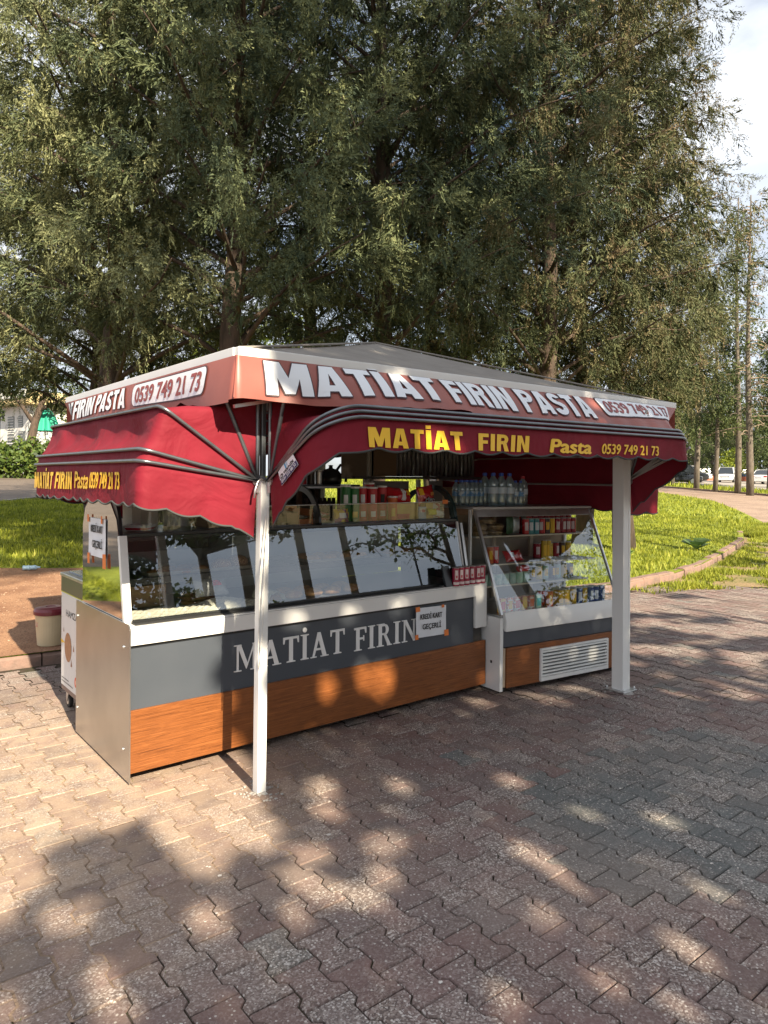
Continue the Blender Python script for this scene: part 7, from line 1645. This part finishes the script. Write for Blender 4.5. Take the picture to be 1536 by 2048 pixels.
MB().add([cs_(.355 + .014 * math.cos(a), .245 + .016 * math.sin(a), .001) for a in [2 * PI * i / 12 for i in range(12)]], [tuple(range(12))]).build('logo_centre', mat('logo_light', (.8, .4, .3), .5), ic, fixn=False)
for (u, v, w_) in ((.02, .212, .16), (.02, .190, .26)): 
    mb = MB(); q = u
    while q < u + w_: l_ = random.uniform(.006, .016); mb.add([cs_(q, v, .0005), cs_(q + l_, v, .0005), cs_(q + l_, v + .006, .0005), cs_(q, v + .006, .0005)], [(0, 1, 2, 3)]); q += l_ + .004
    mb.build('small_print', M_ink, ic, fixn=False)
for (x, y) in ((X0 + .06, Y1c - .07), (X0 + .06, Y0c + .08), (X1 - .07, Y1c - .07), (X1 - .07, Y0c + .08)):
    cst = thing('caster', None, None, (x, y, 0)); cst.parent = ic; cst.location = Vector((x, y, 0)) - ic.location
    cst.matrix_basis = Matrix.Translation(cst.location)
    MB().lathe([(.030, -.014), (.048, -.012), (.050, 0), (.048, .012), (.030, .014)], (x - .015, y + .02, .050), 20, axis='x').build('tyre', M_rubber, cst)
    MB().lathe([(.028, -.015), (.028, .015)], (x - .015, y + .02, .050), 14, axis='x').build('hub', M_alu, cst)
    MB().prism([(y - .03, .126), (y + .03, .126), (y + .032, .10), (y + .024, .045), (y + .014, .045), (y - .02, .10)], 'x', x - .036, x - .032).build('fork', M_alu, cst); box('mount_plate', M_alu, x - .04, x + .03, y - .035, y + .035, .1265, .1275, cst)
    box('brake_lever', M_black, x - .035, x - .005, y + .03, y + .085, .105, .113, cst)

# bucket, plastic bottle, twine
bk = thing('bucket', 'cream plastic bucket with maroon lid standing on the kerb edge', 'bucket', (1.63, 6.74, .108))
MB().lathe([(.105, 0), (.110, .004), (.127, .262), (.130, .264), (.130, .272)], (0, 0, 0), 32).build('body', mat('cream_bucket', (.55, .46, .30), .45, col2=(.50, .41, .26), scale=5), bk, local=True, smooth=False)
MB().lathe([(.138, .270), (.142, .275), (.142, .300), (.132, .322), (.08, .332), (.045, .333), (.04, .328), (.0, .328)], (0, 0, 0), 32).build('lid', mat('maroon_lid', (.16, .025, .035), .3), bk, local=True, smooth=False)
MB().add([(-.1235 * math.cos(a) * 1.0, -.1235 * math.sin(a), z) for a in (-.15, .1, .35) for z in (.17, .235)], [(0, 2, 3, 1), (2, 4, 5, 3)]).build('faded_label', mat('faded_red', (.50, .15, .10), .5, col2=(.5, .4, .3), scale=40), bk, local=True)
bt = thing('plastic_bottle', 'crushed clear and blue plastic bottle lying on the dirt by the grass', 'bottle', (2.28, 10.98, .26)); 
MB().lathe([(.025, 0), (.034, .01), (.030, .05), (.036, .08), (.028, .11), (.033, .15), (.03, .17), (.013, .20), (.013, .225)], (0, 0, .03), 12, axis='x').build('bottle', mat('pale_blue_plastic', (.35, .50, .62), .15, spec=.8), bt, local=True)
bt.rotation_euler = (0, 0, math.radians(-15))
for q in range(2):
    pts = [(.30 + .05 * i * .8 - .02 * q, 4.03 + .02 * math.sin(i * 1.2 + q * 2) - .035 * i * .5 * (1 if q else .4), .006 + .004 * abs(math.sin(i * 1.9))) for i in range(9)]
    tag(MB().tube(pts, .0032, 5).build('twine', mat('green_twine', (.10, .42, .28), .6)), ['strand of green twine lying on the paving at the left edge, upper one', 'strand of green twine lying on the paving at the left edge, lower one'][q], 'twine')
# broad leaved weeds in the lawn
def weed(label, x, y, z, r, n, seed, m=None):
    rd = random.Random(seed); t = thing('weed', label, 'plant', (x, y, z)); 
    for i in range(n):
        a = 2 * PI * i / n + rd.uniform(-.3, .3); L_ = r * rd.uniform(.6, 1.1); el = rd.uniform(.65, 1.2); c_, s_ = math.cos(a), math.sin(a); w = L_ * .42; pts = []
        def Q(u, v): zz = L_ * (u * math.sin(el) - .38 * u * u * math.sin(el)) ; return (c_ * u * L_ * math.cos(el) - s_ * v * w, s_ * u * L_ * math.cos(el) + c_ * v * w, zz + .04 * v * v * L_ + .01)
        MB().grid([[Q(u, v * wf * (1 + .25 * math.sin(u * 19))) for v in (-1, -.5, 0, .5, 1)] for u, wf in ((0, .06), (.3, .25), (.5, .85), (.7, 1), (.88, .7), (1, .08))]).build('leaf', m or M_weed, t, local=True, smooth=False)
M_weed = mat('weed_leaf', (.13, .22, .05), .5, trans=.3, col2=(.20, .30, .08), scale=6)
weed('large broad leaved weed growing against the red kerb on the right', 14.2, 7.45, .12, .42, 9, 1); weed('low weed with dark flower heads behind the thick post', 11.9, 7.6, .12, .22, 7, 2)

# ------------------------------------------------------------------ cars
M_tyre = M_rubber; M_win = mat('car_glass', (.02, .025, .03), .05, spec=1.0)
def car(label, x, y, z, rot, m, L_=4.3, Wd=1.76, H_=1.48, kind='hatch', rear_lights=True):
    t = thing('parked_car', label, 'car', (x, y, z), 0, 'cars in the far car park'); t.rotation_euler = (0, 0, rot)
    hw = Wd / 2
    if kind == 'suv': st = [(-.50, .52, .86, .80), (-.47, .45, 1.02, .96), (-.30, .42, 1.06, 1), (.18, .42, 1.04, 1), (.40, .42, .98, .97), (.48, .45, .84, .88), (.50, .52, .72, .78)]; gh = [(-.47, 1.02), (-.40, H_ - .06), (-.05, H_), (.10, H_ - .04), (.24, 1.04)]
    elif kind == 'sedan': st = [(-.50, .48, .82, .80), (-.48, .38, .94, .94), (-.30, .34, .98, 1), (.18, .34, .94, 1), (.40, .34, .84, .96), (.48, .38, .72, .88), (.50, .46, .62, .76)]; gh = [(-.36, .97), (-.22, H_ - .06), (-.02, H_), (.08, H_ - .05), (.24, .93)]
    else: st = [(-.50, .48, .86, .80), (-.48, .36, .96, .95), (-.30, .32, .98, 1), (.18, .32, .95, 1), (.38, .32, .88, .96), (.47, .36, .74, .88), (.50, .44, .62, .76)]; gh = [(-.485, .95), (-.42, H_ - .08), (-.08, H_), (.06, H_ - .05), (.26, .94)]
    rows = []
    for (q, zb, zt, w) in st:
        X = q * L_; w *= hw; rows.append([(X, -w * .86, zb * .62), (X, -w, zb), (X, -w, (zb + zt) / 2), (X, -w * .95, zt - .05), (X, -w * .80, zt), (X, 0, zt + .025), (X, w * .80, zt), (X, w * .95, zt - .05), (X, w, (zb + zt) / 2), (X, w, zb), (X, w * .86, zb * .62)])
    mb = MB().grid(rows); k_ = len(rows[0]); mb.f.append(tuple(range(k_))); mb.f.append(tuple((len(rows) - 1) * k_ + i for i in reversed(range(k_))))
    for i in range(len(rows) - 1): mb.f.append((i * k_, (i + 1) * k_, (i + 1) * k_ + k_ - 1, i * k_ + k_ - 1))
    mb.build('body', m, t, local=True, smooth=False, bev=.03)
    g = [(q * L_, z_) for q, z_ in gh]; wb, wt = hw * .93, hw * .72
    def wz(z_): return wb + (wt - wb) * (z_ - .93) / (H_ - .93)
    vs = [(x_, -wz(z_), z_) for x_, z_ in g] + [(x_, wz(z_), z_) for x_, z_ in g]; n = len(g)
    MB().add(vs, [tuple(range(n)), tuple(range(2 * n - 1, n - 1, -1))] + [(i, i + n, i + n + 1, i + 1) for i in range(n - 1)]).build('windows', M_win, t, local=True)
    r_ = MB(); a, b, c_ = g[1], g[2], g[3]
    r_.add([(a[0], -wz(a[1]) - .01, a[1]), (b[0], -wz(b[1]) - .01, b[1] + .012), (c_[0], -wz(c_[1]) - .01, c_[1] + .006), (a[0], wz(a[1]) + .01, a[1]), (b[0], wz(b[1]) + .01, b[1] + .012), (c_[0], wz(c_[1]) + .01, c_[1] + .006)], [(0, 1, 4, 3), (1, 2, 5, 4)])
    for s_ in (-1, 1):
        for (p, q) in ((g[0], g[1]), (g[3], g[4]), ((g[2][0] - .15, g[2][1]), (g[2][0] - .05, .94))):
            r_.tube([(p[0], s_ * (wz(p[1]) + .006), p[1]), (q[0], s_ * (wz(q[1]) + .006), q[1])], .035, 4)
        r_.tube([(g[1][0], s_ * (wz(g[1][1]) + .006), g[1][1]), (g[2][0], s_ * (wz(g[2][1]) + .006), g[2][1]), (g[3][0], s_ * (wz(g[3][1]) + .006), g[3][1])], .03, 4)
    r_.build('roof', m, t, local=True)
    for sx in (-.31, .31):
        for s_ in (-1, 1):
            wh = thing('wheel', None, None, (sx * L_, s_ * (hw - .10), .31)); wh.parent = t
            MB().lathe([(.22, -.11), (.31, -.10), (.33, -.05), (.33, .05), (.31, .10), (.22, .11)], (0, 0, 0), 18, axis='y').build('tyre', M_tyre, wh, local=True); MB().lathe([(.20, -.115), (.215, -.11), (.215, .11), (.20, .115)], (0, 0, 0), 14, axis='y').build('rim', M_alu, wh, local=True)
    for s_ in (-1, 1):
        MB().box(L_ * .462, L_ * .498, s_ * hw * .62 - .16, s_ * hw * .62 + .16, .62, .74).build('headlight', mat('headlamp', (.6, .62, .65), .1), t, local=True, bev=.02)
        MB().box(-L_ * .503, -L_ * .470, s_ * hw * .66 - .15, s_ * hw * .66 + .15, .74, .88).build('tail_light', mat('tail_lamp', (.42, .01, .015), .2), t, local=True, bev=.02)
        MB().box(L_ * .16, L_ * .20, s_ * (hw + .08) - .07, s_ * (hw + .08) + .07, .92, 1.04).build('mirror', m, t, local=True, bev=.02)
    MB().box(L_ * .488, L_ * .505, -.26, .26, .42, .53).build('number_plate', M_lid, t, local=True); MB().box(L_ * .480, L_ * .503, -.45, .45, .56, .66).build('grille', M_black, t, local=True); MB().box(-L_ * .506, -L_ * .49, -.26, .26, .70, .82).build('number_plate', M_lid, t, local=True)
    return t
M_cw = mat('white_car_paint', (.72, .72, .72), .25, coat=.6); M_cb = mat('black_car_paint', (.015, .017, .02), .15, coat=.8); M_cs = mat('silver_car_paint', (.35, .38, .42), .25, .5, coat=.5)
def ground_at(px_, d_): a, b = bear(px_, d_); return a, b, rise(b) + .05
camA = HEAD
x, y, z = ground_at(1453, 80); car('white hatchback parked nose towards the camera between two trunks', x, y, z, HEAD + PI - .43 - .12, M_cw, 4.0, 1.80, 1.70)
x, y, z = ground_at(1533, 77); car('white saloon seen from behind at the right edge', x, y, z, HEAD - .49 - .32, M_cw, 4.5, 1.85, 1.55, 'sedan')
x, y, z = ground_at(1352, 66); car('black saloon nearest the grass, nose pointing right', x, y, z, HEAD - PI / 2 - .30, M_cb, 4.4, 1.8, 1.42, 'sedan')
x, y, z = ground_at(1371, 76); car('black off road car behind the black saloon', x, y, z, HEAD - PI / 2 - .45, M_cb, 4.6, 1.9, 1.85, 'suv')
x, y, z = ground_at(1386, 86); car('white car half hidden behind the black off road car', x, y, z, HEAD - PI / 2 - .5, M_cw, 4.2, 1.8, 1.75)
x, y, z = ground_at(1418, 98); car('silver blue car parked in the shade under the trees', x, y, z, HEAD - PI / 2, M_cs, 4.3, 1.8, 1.5)
x, y, z = ground_at(1485, 100); car('dark blue car parked in the shade right of the bush', x, y, z, HEAD - PI / 2, mat('blue_car_paint', (.03, .05, .10), .2), 4.3, 1.8, 1.5)
# red planting kerb between the cars
for i, (pa, pb, d_, lab) in enumerate(((1408, 1438, 88, 'low red painted wall left of the white hatchback'), (1474, 1496, 88, 'low red painted wall right of the white hatchback'))):
    xa, ya, za = ground_at(pa, d_); xb, yb, zb2 = ground_at(pb, d_); d = Vector((xb - xa, yb - ya, 0)); q = Vector((-d.y, d.x, 0)).normalized() * .3
    tag(MB().add([(xa, ya, za), (xb, yb, za), (xb + q.x, yb + q.y, za), (xa + q.x, ya + q.y, za), (xa, ya, za + .55), (xb, yb, za + .55), (xb + q.x, yb + q.y, za + .55), (xa + q.x, ya + q.y, za + .55)], [(0, 3, 2, 1), (4, 5, 6, 7), (0, 1, 5, 4), (1, 2, 6, 5), (2, 3, 7, 6), (3, 0, 4, 7)]).build('low_wall', mat('red_painted_wall', (.45, .13, .07), .8)), lab, 'wall')
# car shelter
ax_, ay_, az_ = ground_at(1366, 100); bx_, by_, bz_ = ground_at(1432, 104)
cp = thing('car_shelter', 'beige flat roofed shelter behind the parked cars', 'shelter', (ax_, ay_, az_)); d = Vector((bx_ - ax_, by_ - ay_, 0)); q = Vector((-d.y, d.x, 0)).normalized() * 5
def slab(name, m, z0, z1, e0=0., e1=1., q0=0., q1=1.):
    A_ = Vector((ax_, ay_, az_)) + d * e0; B_ = Vector((ax_, ay_, az_)) + d * e1; c0, c1 = q * q0, q * q1
    P_ = [A_ + c0, B_ + c0, B_ + c1, A_ + c1]; return MB().add([(p.x, p.y, p.z + z0) for p in P_] + [(p.x, p.y, p.z + z1) for p in P_], [(0, 3, 2, 1), (4, 5, 6, 7), (0, 1, 5, 4), (1, 2, 6, 5), (2, 3, 7, 6), (3, 0, 4, 7)]).build(name, m, cp)
M_shl = mat('beige_sheet', (.42, .35, .27), .7, col2=(.34, .28, .21), scale=1.2)
slab('roof', M_shl, 3.1, 3.35); slab('roof_edge', M_white, 3.36, 3.46, -.01, 1.01, -.02, .02); slab('back_wall', M_shl, 0.0, 3.09, 0, 1, .94, 1.0)
for e_ in (0.0, .33, .66, .985): slab('post', mat('shelter_post', (.12, .10, .09), .6), 0, 3.09, e_, e_ + .015, .0, .03)
# white building far left with shuttered windows, terrace parasol, grey annex
bx0, by0 = bear(-70, 56); bx1, by1 = bear(66, 50); bz = rise(by0); bd = Vector((bx1 - bx0, by1 - by0, 0)); LB = bd.length; bd.normalize(); bn = Vector((-bd.y, bd.x, 0))
bl = thing('white_building', 'white two storey building with louvred windows behind the hedge at the left edge', 'building', (bx0, by0, bz))
def bq(u, w, z): p = Vector((bx0, by0, bz)) + bd * u + bn * w; return (p.x, p.y, p.z + z)
def bbox(name, m, u0, u1, w0, w1, z0, z1, parent=None):
    return MB().add([bq(u0, w0, z0), bq(u1, w0, z0), bq(u1, w1, z0), bq(u0, w1, z0), bq(u0, w0, z1), bq(u1, w0, z1), bq(u1, w1, z1), bq(u0, w1, z1)], [(0, 3, 2, 1), (4, 5, 6, 7), (0, 1, 5, 4), (1, 2, 6, 5), (2, 3, 7, 6), (3, 0, 4, 7)]).build(name, m, parent or bl)
M_wall = mat('white_render', (.72, .71, .67), .85, col2=(.66, .64, .60), scale=1.0); M_eave = mat('yellow_soffit', (.60, .46, .24), .8); M_shut = mat('grey_louvre', (.20, .21, .20), .5)
bbox('wall', M_wall, 0, LB, 0, 8, 0, 5.0); bbox('roof', M_eave, -.8, LB + .7, -.9, 8.5, 5.001, 5.9); bbox('roof_fascia', M_wall, -.85, LB + .75, -.97, -.901, 5.4, 5.95)
for (u, z0, z1) in ((LB - 3.55, 3.3, 4.3), (LB - 3.55, 2.0, 3.2), (LB - 2.05, 3.5, 4.3), (LB - 2.0, 2.1, 3.2), (LB - 5.6, 2.0, 4.3)):
    w = bbox('window', M_shut, u, u + (.95 if z1 - z0 > .9 or u < LB - 3 else .65), -.02, .02, z0, z1)
    for k_ in range(5): bbox('louvre', M_wall, u + .04, u + .86 if u < LB - 3 else u + .58, -.06, -.021, z0 + (z1 - z0) * (k_ + .3) / 5, z0 + (z1 - z0) * (k_ + .55) / 5, bl)
bbox('downpipe', M_wall, LB - .35, LB - .22, -.12, -.01, 0, 5.0)
ann = [bear(66, 52), bear(112, 52)]
(xa, ya), (xb, yb) = ann; za = rise(ya)
an = MB().add([(xa, ya, za), (xb, yb, za), (xb + 2, yb + 5, za), (xa + 2, ya + 5, za), (xa, ya, za + 3.6), (xb, yb, za + 3.6), (xb + 2, yb + 5, za + 3.6), (xa + 2, ya + 5, za + 3.6)], [(0, 3, 2, 1), (4, 5, 6, 7), (0, 1, 5, 4), (1, 2, 6, 5), (2, 3, 7, 6), (3, 0, 4, 7)])
tag(an.build('annex', mat('grey_render', (.55, .52, .48), .85)), 'low pale annex wall behind the green parasol', 'building')
# folded green parasol
px0, py0 = bear(90, 45); pz0 = rise(py0)
ps = thing('parasol', 'folded green parasol beyond the hedge on the left', 'parasol', (px0, py0, pz0)); mb = MB(); rows = []
for j, (z_, r_) in enumerate(((4.45, .05), (4.2, .28), (3.9, .48), (3.5, .62), (3.1, .72), (2.9, .82))):
    rows.append([(px0 + r_ * (1 + .22 * math.cos(8 * a)) * math.cos(a), py0 + r_ * (1 + .22 * math.cos(8 * a)) * math.sin(a), pz0 + z_) for a in [2 * PI * i / 48 for i in range(49)]])
mb.grid(rows).build('canopy', mat('green_canvas', (.02, .30, .20), .7), ps, smooth=True); MB().tube([(px0, py0, pz0), (px0, py0, pz0 + 4.5)], .04, 8).build('pole', M_white, ps)
MB().lathe([(.06, 0), (.06, .1), (.02, .14)], (px0, py0, pz0 + 4.42), 10).build('finial', M_white, ps)
bpy.context.view_layer.update()
